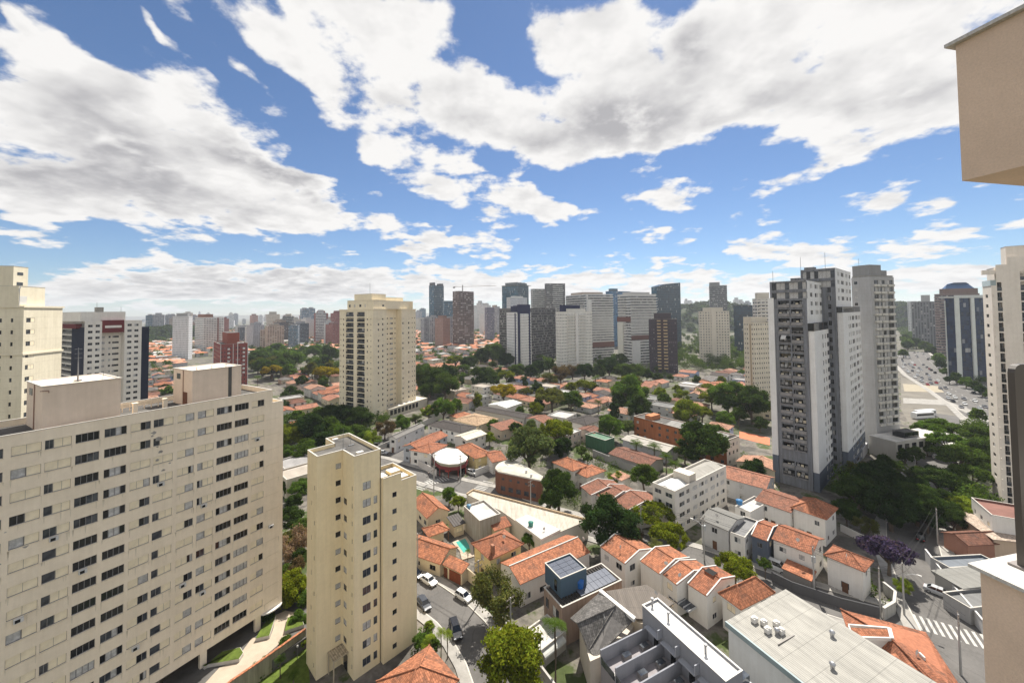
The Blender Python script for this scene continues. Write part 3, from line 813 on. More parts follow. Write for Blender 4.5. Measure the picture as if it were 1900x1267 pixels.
def balcony_tower():                                 # cream tower left of centre
    t = Tower('apartment_tower', 'cream tower with two columns of dark glazed balconies, standing alone left of centre', 'apartment tower', 692, 28, 630, 717, Y=205)
    C = (0.84, 0.74, 0.55)
    zt = t.z(692, 575); zu = t.z(692, 557); zk = t.z(692, 546.5)
    n = 18; rows = [t.z(692, 592) - 2.92 * i for i in range(n)]
    L = lambda px: t.on(px, 'L')
    mb = MB()
    wins = []
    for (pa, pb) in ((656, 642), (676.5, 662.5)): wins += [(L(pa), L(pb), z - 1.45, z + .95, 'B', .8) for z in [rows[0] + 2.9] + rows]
    wins += grid([(L(684), L(680.5)), (L(639.5), L(636.5))], rows, 'V', 1.1) + grid([(L(688.5), L(687.3)), (L(632.8), L(631.8))], rows, 'T', .7)
    facade(mb, t.W, 'L', 0, 0, t.wl, 0, zt, wins)
    facade(mb, t.W, 'R', 0, 0, t.wr, 0, zt, grid([(t.on(701), t.on(705)), (t.on(709), t.on(713))], rows, 'V', 1.1))
    backs(mb, 0, 0, t.wr, t.wl, 0, zt)
    cb = MB()
    P2 = t.P + t.u * t.wr + t.w * 5.5                # the right wing stands behind, one bay back
    ur = t.wr + solve(P2, t.u, 771.0)
    uc = t.on(745, 'R', 1.5)
    facade(mb, t.W, 'R', 5.5, t.wr, uc, 0, zt, grid([(t.on(723, 'R', 5.5), t.on(729, 'R', 5.5))], rows, 'G2', .9) + grid([(t.on(717.8, 'R', 5.5), t.on(719.8, 'R', 5.5)), (t.on(732, 'R', 5.5), t.on(733.6, 'R', 5.5))], rows, 'T', .7))
    facade(mb, t.W, 'L', uc, 1.5, 5.5, 0, zt, [])
    x1 = t.on(771, 'R', 1.5)
    facade(mb, t.W, 'R', 1.5, uc, x1, 0, zt, grid([(t.on(746.5, 'R', 1.5), t.on(750, 'R', 1.5)), (t.on(757, 'R', 1.5), t.on(761, 'R', 1.5))], rows, 'V', 1.1) + grid([(t.on(764, 'R', 1.5), t.on(765.3, 'R', 1.5)), (t.on(768.3, 'R', 1.5), t.on(769.6, 'R', 1.5))], rows, 'T', .7))
    backs(mb, uc, 1.5, x1, t.wl, 0, zt); mb.face([(0, t.wl, 0), (x1, t.wl, 0), (x1, t.wl, zt), (0, t.wl, zt)])
    mb.build('wall', MAT['plaster_clean'], t.root, C)
    c = MB(); c.box(-.3, -.3, zt, t.wr + .3, t.wl + .3, zt + .5); c.box(t.wr + .31, 5.2, zt + .002, uc - .31, t.wl + .25, zt + .45); c.box(uc - .3, 1.2, zt, x1 + .3, t.wl + .2, zt + .5)
    c.box(-.12, -.12, zt - 4.6, t.wr + .12, t.wl + .1, zt - 4.3); c.build('cornice', MAT['plaster_clean'], t.root, C)
    la, lb = L(641), 1.0
    W = t.W
    mb = MB()
    facade(mb, W, 'L', 1.2, lb, la, zt + .5, zu, grid([(L(656) , L(653)), (L(667), L(663)), (L(675), L(673)), (L(647), L(644))], [zt + 2.4], 'G1', 1.5))
    facade(mb, W, 'R', 1.0, 1.2, t.wr + .5, zt + .5, zu, grid([(t.on(709, 'R', 1), t.on(713, 'R', 1))], [zt + 2.4], 'G1', 1.1))
    facade(mb, W, 'R', 6.2, t.wr + .5, x1 - 3, zt + .5, zu - .3, [])
    backs(mb, 1.2, 1.0, x1 - 3, la, zt + .5, zu - .31); mb.box(1.2, 1.0, zu - .2, t.wr + .5, la, zu + .3, 0)
    mb.box(t.wr + .6, 2.8, zt + .5, x1 - 1.0, la, zu + .1, 0)
    mb.build('crown_wall', MAT['plaster_clean'], t.root, C)
    plainbox(t, 3.0, 4.2, t.wr + 3.5, la - 3.5, zu + .4, zk, C); plainbox(t, t.wr + 3.6, 6.0, x1 - 6, la - 4, zu + .11, zk - 1.6, C)
    an = MB(); an.tube([(6, 9, zk), (6, 9, zk + 7)], .08, 5); an.build('antenna', MAT['metal'], t.root, (.2, .2, .2))
    pb = MB(); pb.box(t.wr + .02, -1.5, 0, x1 + 7, 1.45, 5.2, 0, 1); pb.box(x1 + .01, 1.5, 0, x1 + 7, 14, 5.2, 0, 1); pb.build('podium', [MAT['plaster'], MAT['flatroof']], t.root, (0.55, 0.50, 0.40))
    pw = MB()
    for k in range(8):
        o = MB(); o.box(t.wr + 1.2 + k * 2.9, -1.56, 1.6, t.wr + 3.2 + k * 2.9, -1.51, 4.2); o.build('podium_window', MAT['glass'], t.root)
    for k in range(3):
        o = MB(); x = t.wr + 8 + k * 4.2; o.mesh([(x, -.6, 5.3), (x + 2.6, -.6, 5.3), (x + 2.6, 1.2, 5.3), (x, 1.2, 5.3), (x + 1.3, .3, 6.1)], [(0, 1, 4), (1, 2, 4), (2, 3, 4), (3, 0, 4)]); o.build('skylight', MAT['white'], t.root)
    finish_windows(t.root, t.W)
balcony_tower()

def twin_tower():                                    # grey and white pair, right of centre
    C1 = (0.225, 0.235, 0.26); WH = (0.80, 0.79, 0.77); BL = (0.125, 0.145, 0.18)
    t = Tower('apartment_tower', 'grey and white twin tower with open balconies and slate-blue foot', 'apartment tower', 1501, 49.5, 1429, 1535, Y=124)
    u = lambda px, off=0.0: t.on(px, 'R', off)
    l = lambda px, off=0.0: t.on(px, 'L', off)
    zt = t.z(1501, 520); n = 24
    zp = 2.92
    rows = [t.z(1520, 529) - zp * i for i in range(24)]
    base = t.z(1501, 905)
    mb = MB(); W = t.W
    # left face: balcony bay between plain grey strips
    bal = []
    for i, z in enumerate(rows):
        if i == 0: bal.append((l(1497.5), l(1433), z - 1.2, z + 1.2, 'G8', .5)); continue
        if i == 1: bal.append((l(1497.5), l(1433), z - 1.3, z + .8, 'G8', .5)); continue
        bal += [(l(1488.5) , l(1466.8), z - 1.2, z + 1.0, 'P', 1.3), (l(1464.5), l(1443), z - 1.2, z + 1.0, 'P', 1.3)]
    facade(mb, W, 'L', 0, 0, t.wl, 9.5, zt, [b for b in bal if b[2] > 9.6])
    mb.build('balcony_wall', MAT['concrete'], t.root, C1)
    mb = MB(); facade(mb, W, 'L', 0, 0, t.wl, 0, 9.49, [b for b in bal if b[3] < 9.4 and b[2] > 0.2]); mb.build('balcony_wall', MAT['concrete'], t.root, C1)
    # upper right face
    zl = t.z(1506, 614); zlr = t.z(1506, 600)
    mb = MB()
    cols = [(u(1503.5), u(1508)), (u(1512.5), u(1518.5)), (u(1521), u(1527)), (u(1531), u(1534.3))]
    facade(mb, W, 'R', 0, 0, t.wr, zlr, zt, [(a, b, z - .75, z + .65, 'W2', .15) for z in rows if z > zlr + 1 for a, b in cols])
    backs(mb, 0, 0, t.wr, t.wl, 0, zt)
    # lower front block
    x1 = u(1554); f = -1.6
    cols = [(u(1523.5, f), u(1525.6, f)), (u(1528, f), u(1530, f)), (u(1532, f), u(1537.5, f)), (u(1540, f), u(1545, f)), (u(1547.3, f), u(1549.3, f)), (u(1551, f), u(1553, f))]
    zr = [t.z(1530, 627) - zp * i for i in range(21)]
    lo = [(a, b, z - .85, z + .75, 'W1', .15) for z in zr for a, b in cols]
    zs = t.z(1515, 872); ux = u(1531.5, f)
    lw = []
    facade(mb, W, 'R', f, .4, x1, zs, zl, [w for w in lo if w[2] > zs])
    facade(mb, W, 'L', .4, f, 0, zs, zl, [])
    backs(mb, .4, f, x1, 4, 0, zl)
    mb.build('wall', MAT['plaster_clean'], t.root, WH)
    mb = MB(); facade(mb, W, 'R', f, .4, x1, 0, zs - .001, [w for w in lo if w[3] < zs and w[2] > .3]); facade(mb, W, 'L', .4, f, 0, 0, zs, [])
    mb.build('wall', MAT['plaster_clean'], t.root, BL)
    b = MB(); b.box(.2, f + .1, zl + .002, x1 + .2, 4.5, zlr, 0, 1); b.build('roof_terrace', [MAT['glass'], MAT['bitumen']], t.root)
    for k in range(5):
        o = MB(); o.box(.3 + (x1 - .3) * k / 4, f + .02, zl, .5 + (x1 - .3) * k / 4, f + .08, zlr); o.build('terrace_post', MAT['metal'], t.root, (.12, .08, .07))
    # white edge strip on the far left
    s = MB(); s.box(-.5, l(1436), 9, -.002, t.wl + .6, zt - 5.4); s.build('edge_strip', MAT['plaster_clean'], t.root, WH)
    s = MB(); s.box(-.52, l(1436), 0, -.002, t.wl + .6, 8.99); s.build('edge_strip', MAT['plaster_clean'], t.root, BL)
    r = MB(); rect_roof(r, 0, 0, t.wr, t.wl, zt + .02, .1); r.box(t.wr * .2, t.wl * .3, zt + .1, t.wr * .6, t.wl * .55, zt + 1.3); r.build('roof', [MAT['concrete'], MAT['bitumen'], MAT['coping']], t.root, C1)
    # second tower of the pair, behind to the right
    P2 = atd(1553, 600, 134); q = Vector((P2.x, P2.y, 0)) - t.P
    ox, oy = q.dot(t.u), q.dot(t.w)
    S = t.P + t.u * ox + t.w * oy
    zz2 = lambda px, py: CZ + (hy(px) - py) / F * S.y
    z2 = zz2(1553, 497); lx = oy + solve(S, t.w, 1487); rx = ox + solve(S, t.u, 1580)
    mb = MB(); rows2 = [zz2(1560, 506) - zp * i for i in range(25)]
    uu = lambda px: ox + solve(S, t.u, px)
    ll = lambda px: oy + solve(S, t.w, px)
    cols = [(uu(1555.5), uu(1559)), (uu(1562), uu(1567)), (uu(1570), uu(1574)), (uu(1576.5), uu(1579.3))]
    zl2 = zz2(1558, 580); zlr2 = zz2(1558, 569)
    facade(mb, W, 'R', oy, ox, rx, zlr2, z2, [(a, b, z - .8, z + .65, 'W2', .15) for z in rows2 if z > zlr2 + 1.2 for a, b in cols])
    backs(mb, ox, oy, rx, lx, 0, z2)
    S3 = S + t.u * .6 - t.w * 1.6; f2 = oy - 1.6
    u3 = lambda px: ox + .6 + solve(S3, t.u, px)
    x3 = u3(1595.5)
    zr = [zz2(1575, 591) - zp * i for i in range(21)]
    cols = [(u3(1573), u3(1574.8)), (u3(1576), u3(1578)), (u3(1579.5), u3(1584)), (u3(1586), u3(1590)), (u3(1591.3), u3(1592.6)), (u3(1593.4), u3(1594.8))]
    lo = [(a, b, z - .85, z + .75, 'W1', .15) for z in zr for a, b in cols]
    zs2 = zz2(1565, 834)
    facade(mb, W, 'R', f2, ox + .6, x3, zs2, zl2, [w for w in lo if w[2] > zs2]); facade(mb, W, 'L', ox + .6, f2, oy, zs2, zl2, []); backs(mb, ox + .6, f2, x3, oy + 4, 0, zl2)
    mb.build('wall', MAT['plaster_clean'], t.root, WH)
    mb = MB(); facade(mb, W, 'R', f2, ox + .6, x3, 0, zs2 - .001, [w for w in lo if w[3] < zs2 and w[2] > .3]); facade(mb, W, 'L', ox + .6, f2, oy, 0, zs2, []); mb.build('wall', MAT['plaster_clean'], t.root, BL)
    b = MB(); b.box(ox + .4, f2 + .1, zl2 + .002, x3 + .2, oy + 4, zlr2, 0, 1); b.build('roof_terrace', [MAT['glass'], MAT['bitumen']], t.root)
    mb = MB()
    wb = [(ll(1550), ll(1490), z2 - 3.4, z2 - .7, 'G8', .5), (ll(1550), ll(1490), z2 - 6.6, z2 - 4.3, 'G8', .5)] + [(ll(1542), ll(1536), z - .9, z + .8, 'G2', .6) for z in rows2[2:]]
    facade(mb, W, 'L', ox, oy, lx, 0, z2, [w for w in wb if w[2] > .3])
    mb.build('balcony_wall', MAT['concrete'], t.root, C1)
    r = MB(); rect_roof(r, ox, oy, rx, lx, z2 + .02, .1); r.box(ox + 1, oy + 6, z2 + .1, ox + 4, oy + 9, z2 + 1.0); r.build('roof', [MAT['concrete'], MAT['bitumen'], MAT['coping']], t.root, C1)
    for (x, y, z, h) in ((ox + 2, oy + 3, z2, 6), (ox + 1, oy + 10, z2, 5), (3, 10, zt, 4)):
        an = MB(); an.tube([(x, y, z), (x, y, z + h)], .06, 5); an.build('antenna', MAT['metal'], t.root, (.2, .2, .2))
    aw = MB(); z = rows[6]; aw.mesh([(-.05, l(1457), z + 1.2), (-.05, l(1448), z + 1.2), (-1.5, l(1448), z), (-1.5, l(1457), z)], [(0, 1, 2, 3)]); aw.build('awning', MAT['white'], t.root)
    pod = MB(); pod.box(x1 + .01, f - 3, 0, x3 + 3, f2 - .3, 3.6); pod.build('podium', MAT['plaster'], t.root, (.45, .45, .46))
    finish_windows(t.root, W)
twin_tower()

def concrete_tower():                                # behind the pair
    t = Tower('apartment_tower', 'tall concrete-grey tower with a blank side and stacked bay windows behind the twin tower', 'apartment tower', 1622, 74, 1581, 1660, Y=158)
    C = (0.40, 0.40, 0.40); L = (0.60, 0.58, 0.53)
    zt = t.z(1622, 513); zk = t.z(1600, 494); zk2 = t.z(1625, 504)
    n = 26; rows = [t.z(1640, 523) - 3.0 * i for i in range(26)]
    mb = MB()
    u = lambda px: t.on(px)
    rows = [z for z in rows if z > 9]
    wins = grid([(u(1634), u(1643)), (u(1647.5), u(1657.5))], rows, 'G2', 1.75, .25) + grid([(u(1623), u(1631))], rows, 'G3', 1.7, .25)
    facade(mb, t.W, 'R', 0, 0, t.wr, 0, zt, wins)
    facade(mb, t.W, 'L', 0, 0, t.wl, 0, zt, grid([(t.wl - 2.2, t.wl - 1.0)], rows, 'G2', 1.2))
    backs(mb, 0, 0, t.wr, t.wl, 0, zt)
    mb.build('wall', MAT['plaster_joint'], t.root, C)
    for z in rows:
        for (a, b) in ((1622.4, 1631.5), (1633.4, 1643.5), (1647, 1658)):
            s = MB(); s.box(u(a), -.7, z - 1.75, u(b), -.01, z - .9); s.build('balcony', MAT['plaster_clean'], t.root, L)
    r = MB(); rect_roof(r, 0, 0, t.wr, t.wl, zt + .5, .45); r.build('roof', [MAT['concrete'], MAT['bitumen'], MAT['coping']], t.root, C)
    plainbox(t, .5, .8, t.wr * .55, t.wl - .2, zt, zk, (0.27, 0.27, 0.27), 'roof_house'); plainbox(t, t.wr * .56, .8, t.wr * .8, t.wl * .7, zt, zk2, (0.25, 0.25, 0.25), 'roof_house')
    an = MB(); an.tube([(3, 6, zk), (3, 6, zk + 4)], .06, 5); an.build('antenna', MAT['metal'], t.root, (.2, .2, .2))
    p = MB(); p.box(-6, -9.5, 0, t.wr + 12, -.72, 7.2, 0, 1); p.build('podium', [MAT['plaster'], MAT['flatroof']], t.root, (0.5, 0.48, 0.44))
    p = MB(); p.box(t.wr + 2, -14, 0, t.wr + 13, -9.52, 4.5, 0, 1); p.build('podium', [MAT['plaster'], MAT['flatroof']], t.root, (0.5, 0.48, 0.44))
    for k in range(6):
        o = MB(); o.box(-5 + k * 4, -9.56, 3.8, -2.6 + k * 4, -9.51, 6.0); o.build('podium_window', MAT['glass'], t.root)
    pg = MB(); pg.box(2, -8, 7.3, 10, -4, 9.4, 0, 1); pg.build('pergola', [MAT['glass'], MAT['bitumen']], t.root)
    finish_windows(t.root, t.W)
concrete_tower()

def white_right_tower():
    t = Tower('apartment_tower', 'white tower with glazed balconies at the right edge, partly cut off by the near wall', 'apartment tower', 1846, 118, 1824, 2050, Y=112)
    C = (0.80, 0.73, 0.64)
    zt = t.z(1846, 530); n = 20
    rows = [t.z(1846, 549) - 2.92 * i for i in range(22)]; rows = [z for z in rows if z > 1.2]
    mb = MB()
    facade(mb, t.W, 'L', 0, 0, t.wl, 0, zt, grid([(t.on(1833.5, 'L'), t.on(1829, 'L'))], rows, 'G1', 1.0) + grid([(t.on(1843.5, 'L'), t.on(1842, 'L'))], rows, 'T', .7))
    facade(mb, t.W, 'R', 0, 0, t.on(1850), 0, zt, [])
    x = t.on(1850); x2 = t.on(1872); zt2 = t.z(1872, 501); zt3 = t.z(1890, 462)
    facade(mb, t.W, 'R', 0, x, x2, 0, zt + 6, [(x + .1, x2 - 1.2, z - 1.5, z + 1.0, 'B', 1.0) for z in [rows[0] + 2.9] + rows])
    facade(mb, t.W, 'R', 0, x2, t.wr, 0, zt + 8, [(x2 + 2.2, t.wr - 3, z - 1.5, z + 1.0, 'B', 1.4) for z in [rows[0] + 5.8, rows[0] + 2.9] + rows])
    backs(mb, 0, 0, t.wr, t.wl, 0, zt); mb.face([(0, t.wl, 0), (t.wr, t.wl, 0), (t.wr, t.wl, zt), (0, t.wl, zt)])
    mb.build('wall', MAT['plaster'], t.root, C)
    plainbox(t, x + .02, 1.2, t.wr, t.wl, zt, zt2, C); plainbox(t, x2 + .5, 2.5, t.wr, t.wl - 1, zt2, zt3, C)
    b = MB(); b.box(x - 2.5, .2, zt2 - 1.2, x2 + 3, 1.19, zt2 + .1); b.build('crown_beam', MAT['plaster'], t.root, C)
    g = MB(); g.box(-.1, .05, zt + .02, x, .15, zt + 1.6); g.box(-.1, .16, zt + .02, 0, t.wl - .2, zt + 1.6); g.build('glass_balustrade', glass('pale_glass', (0.30, 0.36, 0.36), 0.1), t.root)
    finish_windows(t.root, t.W)
white_right_tower()

# ------------------------------------------------------------------ towers farther off: storeys in the wall material, balcony slabs built
FM = dict(
    punch=facade_mat('wall_punched_windows', 2.6, 2.95, 0.40, 0.40), punch2=facade_mat('wall_small_windows', 1.7, 2.95, 0.36, 0.34), wide=facade_mat('wall_wide_windows', 3.4, 2.95, 0.74, 0.46),
    band=facade_mat('wall_window_bands', 1.5, 3.1, 0.92, 0.50), deep=facade_mat('wall_deep_balconies', 4.2, 2.95, 0.86, 0.56, gcol=(0.03, 0.03, 0.032)),
    glass=facade_mat('curtain_wall_blue', 1.5, 3.6, 0.93, 0.80, gcol=(0.022, 0.085, 0.14), gl=0.12, blind=0.12), glassd=facade_mat('curtain_wall_dark', 1.5, 3.6, 0.94, 0.82, gcol=(0.014, 0.036, 0.058), gl=0.10, blind=0.06),
    glassb=facade_mat('curtain_wall_azure', 2.0, 3.6, 0.95, 0.74, gcol=(0.05, 0.14, 0.26), gl=0.15, blind=0.1), slabs=facade_mat('bare_floors', 4.0, 3.1, 0.90, 0.66, gcol=(0.06, 0.045, 0.04), gl=0.8, blind=0.35),
    mirror=facade_mat('curtain_wall_navy', 2.2, 3.6, 0.97, 0.90, gcol=(0.006, 0.018, 0.055), gl=0.22, blind=0.05),
    strip=facade_mat('wall_vertical_strips', 3.0, 2.95, 0.5, 0.72), grid=facade_mat('wall_dark_grid', 1.8, 3.0, 0.82, 0.62, gcol=(0.03, 0.032, 0.036)))
def far_tower(label, cpx, a, lpx, rpx, top, color, mat, base=None, Y=None, houses=(), bands=(), name='apartment_tower', cat='apartment tower', group=None, stripes=(), matL=None, crownz=0):
    t = Tower(name, label, cat, cpx, a, lpx, rpx, base, Y, group)
    zt = t.z(cpx, top)
    b = MB()
    b.face([(0, 0, 0), (t.wr, 0, 0), (t.wr, 0, zt), (0, 0, zt)], 0); b.face([(0, t.wl, 0), (0, 0, 0), (0, 0, zt), (0, t.wl, zt)], 1); backs(b, 0, 0, t.wr, t.wl, 0, zt)
    b.build('wall', [FM[mat], FM[matL or mat]], t.root, color)
    r = MB(); rect_roof(r, -.05, -.05, t.wr + .05, t.wl + .05, zt + .9, .85)
    for (p, q, d, e) in ((-.05, -.05, t.wr + .05, -.05), (t.wr + .05, -.05, t.wr + .05, t.wl + .05), (-.05, t.wl + .05, -.05, -.05)): r.face([(p, q, zt), (d, e, zt), (d, e, zt + .9), (p, q, zt + .9)], 0)
    r.build('roof', [MAT['plaster_clean'], MAT['bitumen'], MAT['coping']], t.root, color)
    for (fu0, fu1, fw0, fw1, py, col) in houses:
        z2 = t.z(cpx, py)
        h = MB(); h.box(t.wr * fu0, t.wl * fw0, zt + .05, t.wr * fu1, t.wl * fw1, z2, 0, 1); h.build('roof_house', [MAT['plaster_clean'], MAT['bitumen']], t.root, col)
    k = 0
    for (side, f0, f1, col, dep, th) in bands:
        L_ = t.wr if side == 'R' else t.wl
        z = 3.2
        while z < zt - 1:
            s = MB(); q = (L_ * f0, -dep, z, L_ * f1, -.01, z + th)
            if side == 'R': s.box(*q)
            else: s.box(-dep, L_ * f0, z, -.01, L_ * f1, z + th)
            s.build('balcony', MAT['plaster_clean'], t.root, col); z += 2.95
    for (side, f0, f1, z0f, z1f, col, dep) in stripes:
        L_ = t.wr if side == 'R' else t.wl
        s = MB()
        if side == 'R': s.box(L_ * f0, -dep, zt * z0f, L_ * f1, -.01, zt * z1f)
        else: s.box(-dep, L_ * f0, zt * z0f, -.01, L_ * f1, zt * z1f)
        s.build('pilaster', MAT['plaster_clean'], t.root, col)
    return t, zt
WHT = (0.70, 0.69, 0.66); NAVY = (0.02, 0.024, 0.07); GRY = (0.34, 0.34, 0.34)
def mid_towers():
    ft = far_tower
    ft('slim white tower with a grey side, left of the brick-red block', 349, 62, 320.5, 357.5, 588, (0.66, 0.66, 0.66), 'punch2', base=667, houses=((.1, .8, .1, .8, 581, GRY),))
    ft('white balcony-banded tower with a brown flank, right of the slim white tower', 377, 58, 362, 416, 590, WHT, 'wide', base=651, bands=(('R', .05, .95, (.72, .7, .66), 1.2, .9),), stripes=(('R', .66, .72, 0, 1, (.22, .09, .07), 1.5),), houses=((.05, .5, .1, .8, 583, (0.30, 0.15, 0.10)),))
    t, z = ft('brick-red apartment block with white corner lines beyond the roof of the slab block', 408, 60, 396, 461, 641, (0.26, 0.075, 0.065), 'punch2', base=735, houses=((.3, .75, .2, .8, 619, (0.30, 0.09, 0.06)),), stripes=(('R', 0, .02, 0, 1.02, WHT, .2), ('R', .44, .46, 0, 1.02, WHT, .2), ('R', .6, .625, 0, 1.02, WHT, .2), ('R', .98, 1.0, 0, 1.02, WHT, .2), ('L', .9, 1, 0, 1.02, WHT, .2)))
    for f in (.25, .8):
        for k in range(7):
            s = MB(); s.box(t.wr * f, -.16, z - 3.6 - 2.95 * k, t.wr * f + 1.4, -.05, z - 2.2 - 2.95 * k); s.build('window', MAT['frame_w'], t.root)
    for f in (.68, .8):
        s = MB(); s.tube([(t.wr * f, 3, z + .1), (t.wr * f, 3, z + 1.6)], 1.1, 10); s.build('water_tank', MAT['white'], t.root)
    # construction and its crane
    t, z = ft('reddish-brown concrete frame of a tower under construction, below a crane', 852, 40, 840, 879, 541, (0.30, 0.22, 0.20), 'slabs', base=646, bands=(('R', 0, 1.03, (0.34, 0.27, 0.25), .8, .35), ('L', 0, 1, (0.30, 0.20, 0.18), .6, .35)), cat='construction tower', name='unfinished_tower')
    cr = thing('tower_crane', 'thin tower crane with a long horizontal jib over the unfinished brown tower', 'crane', t.P + t.u * 12 + t.w * 4, R_(-3))
    zc = t.z(868, 531); zj = t.z(868, 528.5)
    m = MB(); m.tube([(0, 0, 0), (0, 0, zc + 3)], .9, 4); m.build('mast', MAT['metal'], cr, (.45, .42, .40))
    m = MB(); m.tube([(-16, 0, zc), (56, 0, zc + 1)], .45, 4); m.tube([(0, 0, zc + 4.5), (50, 0, zc + 1)], .15, 4); m.tube([(0, 0, zc + 4.5), (-16, 0, zc)], .15, 4); m.build('jib', MAT['metal'], cr, (.5, .47, .45))
    m = MB(); m.box(-16, -1, zc - 2.2, -12.5, 1, zc - .5); m.build('counterweight', MAT['metal'], cr, (.3, .3, .3))
    ft('tall dark blue glass tower left of the unfinished brown tower', 806, 35, 796, 823.5, 530, (0.10, 0.13, 0.15), 'glassd', Y=800, matL='glass', houses=((.0, .12, .0, .9, 524, (.1, .1, .11)), (.75, 1, .1, .9, 525, (.1, .1, .11))), name='office_tower', cat='office tower')
    ft('narrow grey-green glass slab between two taller towers at the skyline', 824, 40, 821.5, 841, 559, (0.20, 0.22, 0.23), 'glass', Y=760, name='office_tower', cat='office tower')
    ft('pale stepped apartment block below the dark blue glass tower', 812, 40, 795, 822, 590, (0.62, 0.58, 0.55), 'punch2', base=618, houses=((.3, .7, .2, .8, 583, WHT),))
    ft('narrow dark-striped tower standing left of the grey stone towers', 904, 40, 899, 917, 571, (0.30, 0.28, 0.34), 'strip', base=636)
    ft('white slim tower with a rounded top beyond the unfinished brown tower', 891, 40, 889, 898, 583, WHT, 'punch2', base=622)
    # cluster in the centre
    t, z = ft('blue-green glass office tower with an open steel crown in the central cluster', 962, 40, 931.5, 981, 530, (0.10, 0.13, 0.13), 'glassd', Y=640, matL='glass', name='office_tower', cat='office tower')
    for k in range(6):
        s = MB(); s.box(t.wr * .02 + k * t.wr * .16, 1, z + .9, t.wr * .1 + k * t.wr * .16, t.wl * .8, z + 6 - (k % 2)); s.build('crown_frame', MAT['metal'], t.root, (.13, .15, .16))
    s = MB(); s.box(-1, -1, z + .95, t.wr + 6, t.wl, z + 1.6); s.build('crown_frame', MAT['metal'], t.root, (.13, .15, .16))
    ft('white tower with navy balconies and a navy top in front of the dark grid block', 958, 62, 939.5, 985, 581, (0.74, 0.73, 0.72), 'punch2', base=682, bands=(('R', .28, .8, (.78, .77, .75), 1.4, 1.2),), stripes=(('R', .12, .26, 0, 1.0, NAVY, .5), ('R', .82, .93, 0, 1.0, NAVY, .5), ('R', .1, .95, .99, 1.16, NAVY, .4), ('L', .0, .1, 0, 1, NAVY, .3)), houses=((.1, .95, .05, .7, 568, NAVY), (.2, .7, .1, .6, 566, (.2, .2, .25))))
    ft('white block showing its top behind the navy-topped white tower', 948, 40, 940, 978, 553, (0.66, 0.66, 0.66), 'punch2', Y=520, houses=((.2, .8, .2, .8, 549, WHT),))
    ft('wide dark brown block with a grid of bare balconies behind the navy-topped tower', 986, 72, 926, 1030, 573, (0.17, 0.16, 0.155), 'grid', base=672, bands=(('R', 0, 1, (.26, .25, .25), .7, .3), ('L', 0, 1, (.24, .22, .2), .7, .3)))
    ft('grey stone tower with white balconies at the top of the central cluster', 1015, 50, 1011, 1049, 527, (0.25, 0.24, 0.23), 'grid', Y=560, bands=(('R', .35, .85, (.55, .55, .53), .8, .8),), houses=((.0, .6, 0, .8, 527, (.22, .21, .2)),))
    ft('grey office block joined to the left of the grey stone tower', 990, 60, 985, 1012, 537, (0.40, 0.40, 0.38), 'wide', Y=575, bands=(('R', .05, .95, (.48, .48, .46), .6, .9),))
    t, z = ft('cream-white tower with two balcony columns and a navy top, lower centre of the cluster', 1040, 66, 1030.5, 1098, 580, (0.72, 0.70, 0.64), 'punch2', base=692, bands=(('R', .22, .46, (.75, .73, .68), 1.3, 1.0), ('R', .54, .78, (.75, .73, .68), 1.3, 1.0)), stripes=(('R', .46, .54, 0, 1.0, (.76, .74, .70), 1.5),), houses=((.22, .8, .1, .9, 573, (.70, .68, .62)), (.1, .65, .2, .8, 566, NAVY)))
    ft('broad white apartment tower with long balcony bands right of the cluster centre', 1090, 72, 1050, 1137, 547, (0.62, 0.62, 0.60), 'band', base=668, bands=(('R', 0, 1, (.68, .67, .65), 1.6, .9), ('L', .1, 1, (.6, .58, .55), 1.2, .9)), stripes=(('R', 0, 1.0, .19, .27, (.17, .09, .075), 1.7), ('R', .02, .16, .27, .92, WHT, 1.9), ('R', .0, .03, 0, 1, WHT, 1.9)), houses=((.05, .8, .2, .8, 541, (.5, .42, .36)),))
    ft('azure glass office slab seen between two white balcony towers', 1136, 60, 1124, 1170, 541, (0.12, 0.19, 0.27), 'glassb', Y=620, name='office_tower', cat='office tower', houses=((.1, .4, .2, .8, 535, (.1, .15, .2)),))
    ft('tall white tower with brown floor bands in front of the dark glass tower', 1172, 66, 1146, 1218, 547, (0.66, 0.65, 0.62), 'band', base=676, bands=(('R', .0, 1, (.70, .69, .66), 1.6, .9), ('L', .35, .9, (.68, .66, .62), 1.2, .9)), stripes=(('R', 0, .7, .35, .41, (.17, .09, .075), 1.7), ('L', 0, 1, .61, .68, (.19, .09, .075), 1.4), ('R', .02, .3, .0, .34, WHT, 1.8), ('L', .55, .98, 0, .6, (.72, .70, .62), 1.4)), houses=((.1, .9, .3, .8, 541, (.55, .54, .52)),))
    t, z = ft('faceted dark glass office tower with a slanted pale crown', 1222, 58, 1209, 1263, 533, (0.05, 0.07, 0.085), 'glassd', Y=560, matL='glass', name='office_tower', cat='office tower')
    s = MB(); s.mesh([(0, 0, z + .9), (t.wr, 0, z + .9), (t.wr, t.wl, z + .9), (0, t.wl, z + .9), (t.wr * .3, 1, z + 5), (t.wr, 0, z + 8), (t.wr, t.wl, z + 8), (t.wr * .3, t.wl, z + 5)], [(0, 1, 5, 4), (1, 2, 6, 5), (2, 3, 7, 6), (3, 0, 4, 7), (4, 5, 6, 7)]); s.build('crown', FM['glassd'], t.root, (.1, .13, .15))
    t, z = ft('purple-brown tower with two columns of yellow balconies among orange roofs', 1206, 75, 1202.5, 1255, 594, (0.060, 0.048, 0.060), 'punch2', base=690, bands=(('R', .29, .42, (.50, .38, .22), 1.2, 1.1), ('R', .52, .66, (.50, .38, .22), 1.2, 1.1)), stripes=(('R', .43, .51, 0, 1.02, (.07, .05, .055), 1.3),), houses=((.2, .8, .1, .9, 581, (.07, .055, .065)),))
